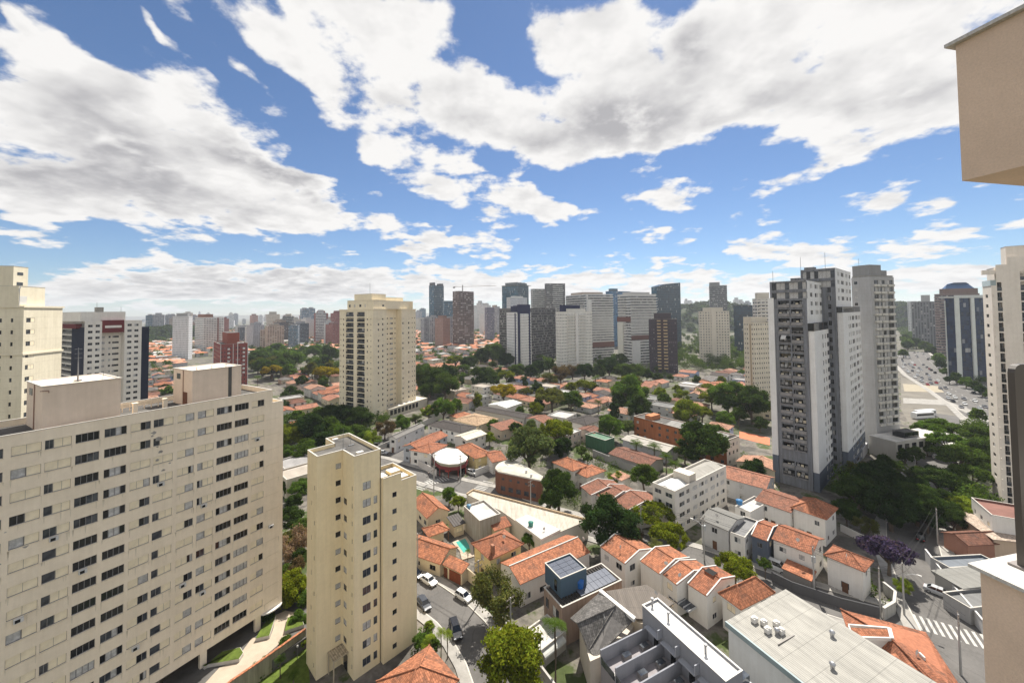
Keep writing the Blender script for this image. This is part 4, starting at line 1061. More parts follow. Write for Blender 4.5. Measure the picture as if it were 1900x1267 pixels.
    t, z = ft('cream tower with rows of small windows beyond the orange roofs, alone at the right', 1300, 78, 1295, 1352.5, 579, (0.62, 0.57, 0.48), 'punch', base=674, houses=((.15, .8, .1, .9, 571, (.62, .57, .48)),), stripes=(('R', .40, .54, 0, 1.08, (.66, .61, .52), .6),))
    ft('grey banded office tower rising from the wooded hill', 1320, 55, 1316, 1349.5, 531, (0.22, 0.22, 0.22), 'band', Y=640, name='office_tower', cat='office tower', houses=((.02, .6, .1, .9, 524, (.25, .25, .25)),))
    ft('low black glass office block left of the cream stepped tower', 1364, 60, 1361, 1397, 568, (0.018, 0.022, 0.03), 'glassd', Y=520, name='office_tower', cat='office tower')
    t, z = ft('cream tower with a brown stripe half hidden left of the twin tower', 1402, 40, 1378, 1445, 601, (0.64, 0.58, 0.47), 'punch2', base=752, houses=((.0, .6, .2, 1, 588, (.62, .56, .46)), (.55, 1, 0, .5, 597, (.10, .08, .07))), stripes=(('L', .25, .38, 0, 1, (.40, .32, .22), .2),))
    ft('pale balcony tower peeping over the cream tower left of the twin tower', 1408, 62, 1396, 1440, 556, (0.66, 0.63, 0.57), 'wide', Y=330, bands=(('R', .1, .9, (.72, .70, .66), .9, .9),), houses=((.1, .7, .2, .8, 543, (.62, .58, .5)),))
    # right-hand group by the avenue
    t, z = ft('dark blue mirror-glass office tower with white columns beside the avenue', 1779, 74, 1753, 1834, 553, (0.012, 0.025, 0.06), 'mirror', base=705, name='office_tower', cat='office tower',
              stripes=(('R', -.03, .09, 0, 1.0, (.66, .68, .64), .8), ('R', .44, .54, 0, 1.0, (.66, .68, .64), .8), ('R', -.03, 1.02, 1.0, 1.035, (.6, .62, .6), .9), ('L', .93, 1.0, 0, .97, (.66, .68, .64), .6)), houses=((-.3, 0, .1, .6, 550, (.5, .5, .48)),))
    t, z = ft('brown-striped tower with stepped shoulders and a blue domed roof behind the mirror-glass tower', 1748, 70, 1734, 1818, 547, (0.20, 0.15, 0.14), 'band', base=668, name='office_tower', cat='office tower', bands=(('L', 0, 1, (.34, .26, .23), .5, 1.1),), houses=((.12, .98, .1, .9, 536, (.20, .14, .12)),))
    z2 = t.z(1748, 536); z3 = t.z(1748, 525)
    d = MB(); a0, a1, b0, b1 = t.wr * .18, t.wr * .9, t.wl * .12, t.wl * .88
    d.mesh([(a0, b0, z2), (a1, b0, z2), (a1, b1, z2), (a0, b1, z2), (a0 + 3, b0 + 3, z3 - 1.5), (a1 - 3, b0 + 3, z3 - 1.5), (a1 - 3, b1 - 3, z3 - 1.5), (a0 + 3, b1 - 3, z3 - 1.5), (a0 + 7, b0 + 6, z3), (a1 - 7, b0 + 6, z3), (a1 - 7, b1 - 6, z3), (a0 + 7, b1 - 6, z3)], [(0,1,5,4),(1,2,6,5),(2,3,7,6),(3,0,4,7),(4,5,9,8),(5,6,10,9),(6,7,11,10),(7,4,8,11),(8,9,10,11)])
    d.build('dome_roof', MAT['metal'], t.root, (0.05, 0.12, 0.26))
    ft('grey office tower with vertical ribs left of the brown-striped tower', 1694, 66, 1690, 1738, 561, (0.17, 0.17, 0.175), 'strip', base=642, name='office_tower', cat='office tower', houses=((.4, .75, .2, .8, 548, (.4, .4, .4)),))
    ft('slim pale tower at the foot of the hill left of the ribbed grey tower', 1688, 60, 1686, 1700, 560, (.55, .55, .55), 'punch', Y=700)
mid_towers()

# ------------------------------------------------------------------ the far skyline
def skyline():
    rnd = random.Random(21)
    protos = []
    for i in range(9):
        w, d = rnd.uniform(14, 26), rnd.uniform(14, 24); h = 60.0
        b = MB(); b.box(0, 0, 0, w, d, h, 0, 1, False)
        r = MB(); r.box(w * .2, d * .2, h + .01, w * .75, d * .8, h + rnd.uniform(2.5, 6), 0, 1, False)
        mat = ['punch', 'punch2', 'wide', 'strip', 'band', 'glass', 'punch', 'wide', 'glassd'][i]
        protos.append((b.data('wall', [FM[mat], MAT['bitumen']]), r.data('roof_house', [MAT['plaster_clean'], MAT['bitumen']]), mat))
    names = {'punch': 'pale tower with square windows', 'punch2': 'pale tower with tiny windows', 'wide': 'pale tower with wide windows', 'strip': 'grey tower with window strips', 'band': 'banded tower', 'glass': 'blue-grey glass tower', 'glassd': 'dark glass tower'}
    pal = [((.62, .61, .60), 'white'), ((.60, .56, .48), 'cream'), ((.42, .42, .44), 'grey'), ((.36, .22, .18), 'brown'), ((.50, .40, .32), 'tan'), ((.30, .12, .10), 'brick-red'), ((.66, .65, .66), 'white')]
    def put(px, top, base, Y, k=None, c=None, a=None):
        P = atd(px, 600, Y); P.z = 0
        wall, rh, mat = protos[rnd.randrange(9) if k is None else k]
        col, cn = pal[rnd.randrange(7) if c is None else c]
        zt = CZ + (hy(px) - top) / F * Y
        far = 'hazy' if Y > 2200 else 'distant'
        kind = names[mat] if 'glass' in mat else cn + ' ' + names[mat].replace('pale ', '').replace('grey ', '')
        o = thing('distant_tower', far + ' ' + kind + ' on the skyline', 'tower', P, R_(rnd.uniform(20, 70)), 'distant towers along the skyline')
        w = link('wall', wall, o, col); r = link('roof_house', rh, o, tuple(x * .8 for x in col))
        s = max(.4, zt / 60.0)
        o.scale = (rnd.uniform(.8, 1.25), rnd.uniform(.8, 1.2), s)
    # named positions of the left-hand skyline
    for px, top, Y, k, c in [(283,584,900,2,2),(296,586,1000,5,2),(309,586,1000,2,2),(270,585,900,5,2),(436,606,760,0,0),(446,607,760,8,2),(470,603,640,0,2),(483,612,620,2,4),(494,583,800,1,1),(496,605,600,2,4),(521,592,900,3,2),(535,604,640,5,2),(546,592,800,0,1),(560,573,1100,5,2),(574,572,1200,5,2),
                             (586,580,760,4,0),(597,581,770,0,5),(604,598,700,0,0),(617,602,690,0,5),(626,581,720,0,5),(556,600,700,8,2),(568,592,860,1,0),(458,607,700,2,0),(513,596,760,4,4),
                             (784,573,1500,5,2),(778,578,1400,0,2),(787,592,700,2,2),(798,588,690,3,2),(884,570,1300,1,0),(872,575,1400,0,0),(893,562,1200,0,0),(905,566,1150,0,0),(918,570,1100,1,4),(925,572,900,3,2),
                             (1268,566,1500,0,0),(1276,558,1700,1,0),(1285,560,1800,0,0),(1296,561,1800,2,0),(1306,561,1900,0,0),(1312,562,1900,1,0),(1371,556,1500,1,0),(1381,559,1500,0,0),(1390,561,1400,2,2),(1672,566,1300,0,0),(1666,572,1300,1,0),(1680,568,1500,0,2)]:
        put(px, top, 0, Y, k, c)
    for i in range(34):                              # nearer blocks rising among the far roofs
        px = rnd.uniform(266, 636) if i % 4 else rnd.uniform(772, 835); Y = rnd.uniform(620, 1250); put(px, hy(px) + rnd.uniform(4, 18), 0, Y)
    for i in range(78):                              # behind them, tower after tower into the haze
        px = rnd.choice([rnd.uniform(262, 640), rnd.uniform(262, 640), rnd.uniform(262, 640), rnd.uniform(770, 930)])
        Y = rnd.uniform(1300, 3800)
        put(px, hy(px) + rnd.uniform(-4, 12) * (1 if rnd.random() < .85 else -.6) + 0.3, 0, Y)
skyline()

# ------------------------------------------------------------------ ground, streets, markings
def ground_mats():
    m, T, b = new_mat('city_ground')
    co = gen(T)['Object']
    n1 = T.noise(co, 0.012, 4, 0.6); n2 = T.noise(co, 0.09, 5, 0.65); n3 = T.noise(co, 0.9, 4, 0.6)
    c = T.mix(T.rng(n2, 0.42, 0.56, 0, 1, True), (0.085, 0.078, 0.068), (0.19, 0.17, 0.145))
    c = T.mix(T.rng(n2, 0.52, 0.60, 0, 1, True), c, (0.055, 0.075, 0.022))
    c = T.mix(T.rng(n1, 0.5, 0.62, 0, 0.6, True), c, (0.06, 0.07, 0.03))
    c = T.mix(1.0, c, T.comb(*[T.rng(n3, 0.3, 0.7, 0.8, 1.2)] * 3), 'MULTIPLY')
    T.put(b.inputs['Base Color'], c); b.inputs['Roughness'].default_value = 0.95
    MAT['ground'] = m
    m, T, b = new_mat('asphalt')
    co = gen(T)['Object']
    n1 = T.noise(co, 0.16, 5, 0.65); n2 = T.noise(co, 2.4, 5, 0.7); n3 = T.noise(T.vec('MULTIPLY', co, (0.5, 0.5, 1)), 0.5, 2)
    f = T.math('MULTIPLY', T.rng(n1, 0.3, 0.7, 0.80, 1.18), T.rng(n2, 0.3, 0.7, 0.90, 1.08))
    v = T.node('ShaderNodeTexVoronoi', feature='DISTANCE_TO_EDGE'); T.put(v.inputs['Vector'], T.vec('ADD', co, T.vec('SCALE', T.comb(n1, n2, 0), 3.0))); v.inputs['Scale'].default_value = 0.16
    f = T.math('MULTIPLY', f, T.rng(v.outputs['Distance'], 0.0, 0.018, 0.72, 1.0))
    T.put(b.inputs['Base Color'], T.mix(1.0, (0.125, 0.118, 0.11), T.comb(f, f, f), 'MULTIPLY')); b.inputs['Roughness'].default_value = 0.9
    MAT['asphalt'] = m
    MAT['pave'] = plain('pavement_concrete', (0.30, 0.285, 0.26), 0.95, var=0.25, scale=0.4)
    MAT['kerbpaint'] = plain('road_paint', (0.42, 0.41, 0.38), 0.8, var=0.25, scale=1.8)
    MAT['paving'] = plain('pale_paving', (0.42, 0.35, 0.27), 0.9, var=0.12, scale=0.5)
    MAT['lot'] = plain('pale_lot', (0.17, 0.155, 0.13), 0.95, var=0.25, scale=0.08)
    MAT['grass'] = plain('lawn_grass', (0.085, 0.12, 0.018), 0.95, var=0.35, scale=1.2, bmp=0.5)
    MAT['hillsoil'] = plain('forest_floor', (0.035, 0.045, 0.02), 0.95, var=.3, scale=.05)
    MAT['water'] = glass('pool_water', (0.07, 0.36, 0.30), 0.05, 0.5)
ground_mats()
g = MB(); g.face([(-30000, -2000, 0), (30000, -2000, 0), (30000, 40000, 0), (-30000, 40000, 0)])
setting(g.build('ground', MAT['ground']))
ROADS = []
def offset(pts, d):
    out = []
    for i, p in enumerate(pts):
        t = (pts[min(i + 1, len(pts) - 1)] - pts[max(i - 1, 0)]).normalized()
        out.append(p + Vector((t.y, -t.x, 0)) * d)
    return out
def street(pts, w, z=0.03, pave=2.0, name='road'):
    pts = [Vector((p[0], p[1], 0)) for p in pts]
    m = MB(); a = offset(pts, w / 2); b = offset(pts, -w / 2); up_ = Vector((0, 0, z))
    for i in range(len(pts) - 1): m.face([a[i] + up_, b[i] + up_, b[i + 1] + up_, a[i + 1] + up_])
    setting(m.build(name, MAT['asphalt'])); ROADS.append((pts, w / 2 + pave))
    if pave:
        for s in (1, -1):
            k = MB(); i0 = offset(pts, s * (w / 2 + .01)); i1 = offset(pts, s * (w / 2 + .2)); o = offset(pts, s * (w / 2 + pave)); h = Vector((0, 0, z + .13))
            for i in range(len(pts) - 1):
                k.face([i0[i], i0[i + 1], i0[i + 1] + h, i0[i] + h], 1); k.face([i0[i] + h, i0[i + 1] + h, i1[i + 1] + h, i1[i] + h], 1); k.face([i1[i] + h, i1[i + 1] + h, o[i + 1] + h, o[i] + h], 0)
            setting(k.build('pavement', [MAT['pave'], MAT['coping']]))
def flat_area(px, z, mat, name, kind='structure', label=None):
    m = MB(); m.face([tuple(at(x, y, z)) for x, y in px]); o = m.build(name, mat); setting(o, kind); return o
G2 = lambda x, y: at(x, y)
# the curving street right of the beige tower
street([G2(720, 1030), G2(762, 1082), G2(800, 1108), G2(838, 1136), G2(872, 1172), G2(900, 1215), G2(925, 1275), G2(960, 1400)], 6.6, 0.034)
# the cross street from the shop corner down to the lower right
street([G2(505, 818), G2(600, 838), G2(700, 858), G2(780, 882), G2(850, 902), G2(905, 914), G2(985, 948), G2(1080, 975), G2(1190, 1006), G2(1310, 1040), G2(1430, 1084), G2(1540, 1118), G2(1640, 1148), G2(1700, 1168)], 8.0, 0.03)
street([G2(862, 900), G2(900, 880), G2(960, 846), G2(1010, 812)], 8.0, 0.038, 0)
street([G2(800, 890), G2(770, 864), G2(735, 836), G2(700, 812)], 8.0, 0.042, 0)
# the shaded street on the right, up to the avenue
street([G2(1850, 1310), G2(1792, 1215), G2(1740, 1130), G2(1698, 1040), G2(1690, 985), G2(1722, 902), G2(1738, 850), G2(1752, 800), G2(1760, 770)], 9.0, 0.046, 2.4)
# the avenue
AV = [G2(1905, 800), G2(1850, 762), G2(1790, 728), G2(1735, 700), G2(1702, 676), G2(1688, 652)]
street(AV, 32, 0.05, 3.0, 'avenue')
flat_area([(1672, 700), (1760, 722), (1850, 775), (1850, 850), (1790, 800), (1690, 790), (1672, 760)], 0.02, MAT['lot'], 'vacant_lot')
flat_area([(1675, 712), (1740, 716), (1752, 728), (1678, 726)], 0.10, plain('bright_sand', (0.32, 0.28, 0.21), 0.95, var=.1), 'sand_court')
flat_area([(1676, 738), (1752, 742), (1835, 772), (1835, 784), (1760, 752), (1676, 748)], 0.12, MAT['pave'], 'paving')
def crosswalk(c, along, n, pitch, ln, z=0.058):
    t = along.normalized(); s = Vector((t.y, -t.x, 0)); m = MB()
    for i in range(n):
        p = c + s * (i - (n - 1) / 2) * pitch
        q = [p - t * ln / 2 - s * .22, p + t * ln / 2 - s * .22, p + t * ln / 2 + s * .22, p - t * ln / 2 + s * .22]
        m.face([(v.x, v.y, z) for v in q])
    setting(m.build('crosswalk', MAT['kerbpaint']))
crosswalk(G2(1764, 1172), G2(1740, 1130) - G2(1792, 1215), 10, 0.95, 4.2, 0.062)
crosswalk(G2(792, 898), G2(850, 902) - G2(780, 882), 9, 1.0, 4.0)
crosswalk(G2(895, 903), G2(905, 914) - G2(850, 902), 9, 1.0, 4.0)
crosswalk(G2(812, 892), G2(800, 890) - G2(770, 864), 8, 1.0, 3.4, 0.066)
for pts, k in ((AV, 3),):
    for d in (-11, -3.6, 3.6, 11):
        m = MB(); o = offset([Vector((p.x, p.y, 0)) for p in pts], d)
        for i in range(len(o) - 1):
            L_ = (o[i + 1] - o[i]).length; t = (o[i + 1] - o[i]).normalized(); s = Vector((t.y, -t.x, 0)) * .12
            for j in range(int(L_ / 9)):
                p = o[i] + t * j * 9; m.face([(v.x, v.y, .062) for v in (p - s, p + t * 4 - s, p + t * 4 + s, p + s)])
        setting(m.build('lane_marking', MAT['kerbpaint']))

# ------------------------------------------------------------------ houses
TC = dict(orange=(0.335, 0.130, 0.070), bright=(0.40, 0.158, 0.082), pink=(0.37, 0.165, 0.105), brown=(0.19, 0.085, 0.056), old=(0.25, 0.11, 0.07), grey=(0.155, 0.145, 0.135), dark=(0.065, 0.055, 0.05), pale=(0.42, 0.225, 0.15))
OBST = []                                            # (x, y, radius) already built on
def hip_pts(w, d, z, h):
    if w >= d: return (d / 2, d / 2, z + h), (w - d / 2, d / 2, z + h)
    return (w / 2, w / 2, z + h), (w / 2, d - w / 2, z + h)
def roof_mb(kind, w, d, z, h, cap=None):
    m = MB(); t = .14
    A, B, C, D = (0, 0, z), (w, 0, z), (w, d, z), (0, d, z)
    dn = lambda p: (p[0], p[1], p[2] - t)
    lines = []
    if kind == 'hip':
        P, Q = hip_pts(w, d, z, h)
        if w >= d: fs = [(A, B, Q, P), (B, C, Q), (C, D, P, Q), (D, A, P)]; lines = [(A, P), (D, P), (B, Q), (C, Q), (P, Q)]
        else: fs = [(A, B, P), (B, C, Q, P), (C, D, Q), (D, A, P, Q)]; lines = [(A, P), (B, P), (C, Q), (D, Q), (P, Q)]
    elif kind == 'gable_u':
        P, Q = (0, d / 2, z + h), (w, d / 2, z + h); fs = [(A, B, Q, P), (C, D, P, Q)]; lines = [(P, Q)]
    elif kind == 'gable_v':
        P, Q = (w / 2, 0, z + h), (w / 2, d, z + h); fs = [(B, C, Q, P), (D, A, P, Q)]; lines = [(P, Q)]
    elif kind == 'shed':                             # rises away from the left-hand face
        B2, C2 = (w, 0, z + h), (w, d, z + h); fs = [(A, B2, C2, D)]; B, C = B2, C2
    elif kind == 'shed_v':
        C2, D2 = (w, d, z + h), (0, d, z + h); fs = [(A, B, C2, D2)]; C, D = C2, D2
    for f in fs: m.face(f, 0)
    ring = [A, B, C, D]
    if kind == 'gable_u': ring = [A, B, Q, C, D, P]
    if kind == 'gable_v': ring = [A, P, B, C, Q, D]
    for i in range(len(ring)):
        a, b = ring[i], ring[(i + 1) % len(ring)]; m.face([dn(a), dn(b), b, a], 1)
    for f in fs: m.face([dn(p) for p in reversed(f)], 1)
    for a, b in lines:
        m.tube([(a[0], a[1], a[2] + .03), (b[0], b[1], b[2] + .03)], .13, 6, 2)
    if cap:
        for y in (0, d) if kind == 'gable_v' else (0,):
            if kind == 'gable_v':
                for (a, b) in (((0, y, z), (w / 2, y, z + h)), ((w / 2, y, z + h), (w, y, z))):
                    s = 1 if y == 0 else -1
                    m.mesh([(a[0], y, a[2] - .1), (b[0], y, b[2] - .1), (b[0], y, b[2] + .17), (a[0], y, a[2] + .17), (a[0], y + s * .2, a[2] - .1), (b[0], y + s * .2, b[2] - .1), (b[0], y + s * .2, b[2] + .17), (a[0], y + s * .2, a[2] + .17)], [(0, 1, 2, 3), (3, 2, 6, 7), (4, 5, 6, 7), (0, 3, 7, 4)], 3)
    return m
def house_walls(kind, w, d, z, h, o, wins, rnd, storeys, mat=0):
    """walls inset under the eaves; windows on the two faces that look at the camera"""
    mb = MB(); W = []
    lay = {'R': [], 'L': []}
    if wins:
        for side, ln in (('R', w), ('L', d)):
            n = max(1, int((ln - 2 * o) / 3.3)); st = (ln - 2 * o) / n
            for s in range(storeys):
                z0 = 0.95 + s * (z / storeys)
                for i in range(n):
                    if rnd.random() < .2: continue
                    c = o + st * (i + .5); ww = rnd.choice([.5, .65, .8]); hh = rnd.choice([1.0, 1.15, 1.25]) if z / storeys > 2.5 else .7
                    lay[side].append((c - ww, c + ww, z0, min(z0 + hh, z - .35), rnd.choice(['W2', 'G2', 'G2', 'W2', 'S'])))
    zt = z - .05
    facade(mb, W, 'R', o, o, w - o, 0, zt, lay['R'], mat); facade(mb, W, 'L', o, o, d - o, 0, zt, lay['L'], mat)
    backs(mb, o, o, w - o, d - o, 0, zt)
    hh = h * (1 - 2 * o / (d if kind == 'gable_u' else w)) if kind.startswith('gable') else h
    zg = z + h - .12
    if kind == 'gable_u':
        for x in (o, w - o): mb.face([(x, o, zt), (x, d - o, zt), (x, d / 2, zg)], mat)
    if kind == 'gable_v':
        for y in (o, d - o): mb.face([(o, y, zt), (w - o, y, zt), (w / 2, y, zg)], mat)
    if kind == 'shed':
        za = z + h * o / w; zb = z + h * (1 - o / w) - .05
        for y in (o, d - o): mb.face([(o, y, zt), (w - o, y, zt), (w - o, y, zb)], mat)
        mb.face([(w - o, o, zt), (w - o, d - o, zt), (w - o, d - o, zb), (w - o, o, zb)], mat)
    if kind == 'shed_v':
        zb = z + h * (1 - o / d) - .05
        for x in (o, w - o): mb.face([(x, o, zt), (x, d - o, zt), (x, d - o, zb)], mat)
        mb.face([(o, d - o, zt), (w - o, d - o, zt), (w - o, d - o, zb), (o, d - o, zb)], mat)
    return mb, W
def frame_from(N, R, L, z, w=None, d=None):
    pN = at(*N, z); pN.z = 0
    if R and L:
        a = at(*R, z) - pN; b = at(*L, z) - pN; a.z = b.z = 0
        bb = Vector((b.y, -b.x, 0))
        u = (a + bb); u.normalize()
    elif R: u = at(*R, z) - pN; u.z = 0; u.normalize()
    else: b = at(*L, z) - pN; u = Vector((b.y, -b.x, 0)); u.normalize()
    v = Vector((-u.y, u.x, 0))
    if w is None: w = (at(*R, z) - pN).dot(u)
    if d is None: d = (at(*L, z) - pN).dot(v)
    return pN, u, v, w, d
def block_out(p, u, v, w, d):
    n = max(1, int(max(w, d) / 5))
    for i in range(n):
        for j in range(n):
            q = p + u * w * (i + .5) / n + v * d * (j + .5) / n; OBST.append((q.x, q.y, max(w, d) / n * .6))
HR = random.Random(31)
WALLW, WALLC, WALLY, WALLP = (0.78, 0.75, 0.70), (0.70, 0.60, 0.43), (0.68, 0.56, 0.28), (0.66, 0.53, 0.45)
def house(label, N, R, L, z, roof='hip', rise=1.5, wall=WALLW, rc='orange', w=None, d=None, storeys=None, o=.4, win=True, rmat='tile', cap=False, wmat='plaster', name='house', cat='house', group=None, door=True, fcol=None, ridge=None):
    p, u, v, w, d = frame_from(N, R, L, z, w, d)
    root = thing(name, label, cat, p, math.atan2(u.y, u.x), group)
    block_out(p, u, v, w, d)
    st = storeys or (2 if z > 4.6 else 1)
    col = TC[rc] if isinstance(rc, str) else rc
    if roof == 'flat':
        mb = MB(); W = []
        mb, W = house_walls('flat', w, d, z, 0, 0.0, win, HR, st)
        mb.build('wall', MAT[wmat], root, wall)
        r = MB(); rect_roof(r, 0, 0, w, d, z, .45, .18)
        r.build('roof', [MAT[wmat], MAT[rmat if rmat != 'tile' else 'flatroof'], MAT['coping']], root, col)
        if fcol: pass
    else:
        mb, W = house_walls(roof, w, d, z, rise, o, win, HR, st)
        mb.build('wall', MAT[wmat], root, wall)
        roof_mb(roof, w, d, z, rise, cap).build('roof', [MAT[rmat], MAT['wood'], MAT[ridge] if ridge else MAT[rmat], MAT['white']], root, col)
    if door and st == 2 and d > 4 and roof != 'flat':
        b = MB(); c = d * .5; b.box(o - .05, c - .5, 0, o - .01, c + .5, 2.1); b.build('door', MAT['wood'], root, (.14, .07, .04))
    finish_windows(root, W, 'window', 60, HR)
    return root, w, d
def tank(px, py, z, col, label, r=.65, h=1.1):
    p = at(px, py, z)
    t = thing('water_tank', label, 'water tank', p, 0)
    m = MB(); m.tube([(0, 0, 0), (0, 0, h * .75)], [r * .88, r], 16, 0, True); m.build('body', MAT['plastic'], t, col)
    m = MB(); m.tube([(0, 0, h * .755), (0, 0, h * .82), (0, 0, h)], [r * 1.06, r * 1.02, r * .3], 16); m.build('lid', MAT['plastic'], t, tuple(c * .85 for c in col))

# ------------------------------------------------------------------ houses one can tell apart, near to far
def panels(label, plist, wall_poly, zw, wall, rc, rmat='ctile', name='house', cat='house', whites=(), ridge_lines=()):
    """a house whose roof is a set of sloping panels, each corner given as (x, y, height)"""
    P0 = at(*wall_poly[0], zw); P0.z = 0
    root = thing(name, label, cat, P0)
    lp = [at(x, y, zw) - P0 for x, y in wall_poly]
    m = MB(); m.prism([(q.x, q.y) for q in lp], 0, zw - .1, 0); m.build('wall', MAT['plaster'], root, wall)
    col = TC[rc] if isinstance(rc, str) else rc
    for pl in plist:
        r = MB(); q = [at(x, y, z) - P0 for x, y, z in pl]
        n = (q[1] - q[0]).cross(q[2] - q[0])
        if n.z < 0: q.reverse()
        dn = [Vector((a.x, a.y, a.z - .16)) for a in q]
        r.face(q, 0)
        r.face(dn[::-1], 1)
        for i in range(len(q)): r.face([dn[i], dn[(i + 1) % len(q)], q[(i + 1) % len(q)], q[i]], 1)
        r.build('roof', [MAT[rmat], MAT['wood']], root, col)
    for a, b, rad in ridge_lines:
        r = MB(); r.tube([at(*a) - P0 + Vector((0, 0, .06)), at(*b) - P0 + Vector((0, 0, .06))], rad, 6); r.build('ridge_cap', MAT[rmat], root, col)
    for a, b, wd in whites:
        r = MB(); A = at(*a) - P0; B = at(*b) - P0; t = (B - A).normalized(); s = Vector((t.y, -t.x, 0)).normalized() * wd; h = Vector((0, 0, .25))
        r.mesh([A - s - h, A + s - h, B + s - h, B - s - h, A - s + h, A + s + h, B + s + h, B - s + h], [(0,1,5,4),(1,2,6,5),(2,3,7,6),(3,0,4,7),(4,5,6,7),(3,2,1,0)]); r.build('parapet', MAT['white'], root)
    ctr = sum(lp, Vector()) / len(lp) + P0
    OBST.append((ctr.x, ctr.y, max((q - (ctr - P0)).length for q in lp) * .9))
    return root, P0
def near_houses():
    h = house
    # between the curving street and the warehouse
    h('bright orange hip-roofed house at the bottom edge beside the beige tower', (748, 1345), (851, 1259), (700, 1262), 3.6, 'hip', 1.9, WALLC, 'bright', storeys=1)
    h('low cream house with a long orange roof along the curving street', (817, 1047), None, (768, 1030), 3.1, 'gable_v', 1.5, WALLC, 'bright', w=7.0, d=13, storeys=1)
    r, w, d = h('small garage with a brown door and a strip of orange tiles', (857, 1064), None, (820, 1046), 2.8, 'shed', .7, WALLC, 'bright', w=2.6, name='garage', cat='garage', win=False, door=False)
    b = MB(); b.box(.3, d * .12, 0, .37, d * .68, 2.2); b.build('garage_door', MAT['wood'], r, (.20, .055, .025)); b = MB(); b.box(.3, d * .78, 0, .37, d * .95, 2.1); b.build('door', MAT['wood'], r, (.14, .05, .03))
    r, w, d = h('cream house with a square orange hip roof and chimney beside the pool', (909, 1039), (975, 1010), (871, 1009), 6.0, 'hip', 1.9, WALLY, 'orange', o=.55)
    c = MB(); c.box(w * .12, d * .08, 5.6, w * .12 + .6, d * .08 + .8, 8.2); c.build('chimney', MAT['brick'], r, (.35, .17, .11))
    h('long orange-roofed house with a white line along its ridge', (965, 1084), (1096, 1024), (926, 1043), 4.6, 'gable_u', 1.35, WALLW, 'bright', storeys=1, o=.2, ridge='white')
    h('orange gabled house just right of the beige tower, uppermost of three', (792, 962), (835, 947), None, 3.6, 'gable_v', 1.9, WALLC, 'bright', d=11, storeys=1)
    r, w, d = h('small square orange-roofed pavilion by the pool', (795, 996), (835, 982), (787, 986), 2.8, 'hip', 1.0, WALLC, 'bright', win=False, o=1.2, name='pavilion', cat='pavilion', door=False, d=4.6)
    for x, y in ((.3, .3), (w - .4, .3), (.3, d - .4), (w - .4, d - .4)): b = MB(); b.box(x, y, 0, x + .15, y + .15, 2.75); b.build('post', MAT['wood'], r, (.2, .1, .05))
    h('tiny yellow outhouse with a dark striped lean-to roof', (842, 977), (863, 968), (831, 961), 3.0, 'shed_v', .5, WALLC, 'dark', rmat='slats', storeys=1)
    h('stained concrete box house with a flat pale top beside the warehouse', (890, 966), (927, 951), (864, 938), 6.2, 'flat', 0, (0.40, 0.38, 0.34), (0.50, 0.47, 0.43), win=False, wmat='concrete')
    h('small orange lean-to roof wedged behind the pool house', (917, 985), (950, 975), (905, 974), 3.6, 'shed_v', 1.0, WALLC, 'orange', storeys=1, win=False)
    # swimming pool
    p = thing('swimming_pool', 'small turquoise pool with a yellow stone edge between the orange roofs', 'pool', at(858, 1012))
    q = [at(x, y) - at(858, 1012) for x, y in ((839, 1007), (865, 996), (877, 1012), (880, 1033), (857, 1040), (853, 1023))]
    m = MB(); m.prism([(a.x, a.y) for a in q], 0.02, .22); m.build('pool_edge', MAT['paving'], p)
    q = [at(x, y) - at(858, 1012) for x, y in ((846, 1007), (863, 1000.5), (870, 1012), (872, 1020), (860, 1027))]
    m = MB(); m.face([(a.x, a.y, .24) for a in q]); m.build('water', MAT['water'], p)
    # warehouse with the pale roof
    P0 = at(1004, 1003, 4.6); P0.z = 0
    t = thing('warehouse', 'long pale flat-roofed warehouse pointing at the road crossing', 'warehouse', P0)
    q = [at(x, y, 4.6) - P0 for x, y in ((866, 918), (930, 949), (957, 968), (1004, 1003), (1091, 966), (980, 937), (878, 910))]
    m = MB(); m.prism([(a.x, a.y) for a in q], 0, 4.59, 0); m.build('wall', MAT['plaster'], t, (.62, .58, .52))
    m = MB(); m.prism([(a.x, a.y) for a in q], 4.6, 4.78, 0); m.build('roof', MAT['sheet'], t, (.50, .45, .38))
    q2 = [at(x, y, 5.3) - P0 for x, y in ((956, 964), (978, 954), (1040, 982), (1004, 1000))]
    m = MB(); m.prism([(a.x, a.y) for a in q2], 4.79, 5.3, 0, 1); m.build('roof_deck', [MAT['white'], MAT['flatroof']], t, (.52, .50, .46))
    for k in range(4):
        a = at(866 + k * 4.5, 918 - k * 2.6, 4.6) - P0
    for a, b in (((866, 918), (878, 910)), ((878, 910), (980, 937)), ((980, 937), (1091, 966))):
        A = at(*a, 4.79) - P0; B = at(*b, 4.79) - P0; tt = (B - A).normalized(); s = Vector((tt.y, -tt.x, 0)) * .15
        m = MB(); m.mesh([A - s, A + s, B + s, B - s] + [x + Vector((0, 0, .45)) for x in (A - s, A + s, B + s, B - s)], [(0,1,5,4),(1,2,6,5),(2,3,7,6),(3,0,4,7),(4,5,6,7)]); m.build('parapet', MAT['concrete'], t, (.55, .42, .28))
    for x, y, rr in ((900, 930, 6), (930, 935, 8), (985, 955, 10), (1030, 963, 8), (1060, 978, 5)): a = at(x, y); OBST.append((a.x, a.y, rr))
    tank(985, 975, 5.32, (.05, .22, .18), 'round green water tank on the white deck of the warehouse'); tank(870, 941, 6.0, (.10, .22, .34), 'blue-grey water tank on the stained concrete box house', .6, .8)
    # brown rounded building at the crossing
    P0 = at(1005, 893, 6.6); P0.z = 0
    t = thing('shop_building', 'brown brick building with one rounded end at the road crossing', 'building', P0)
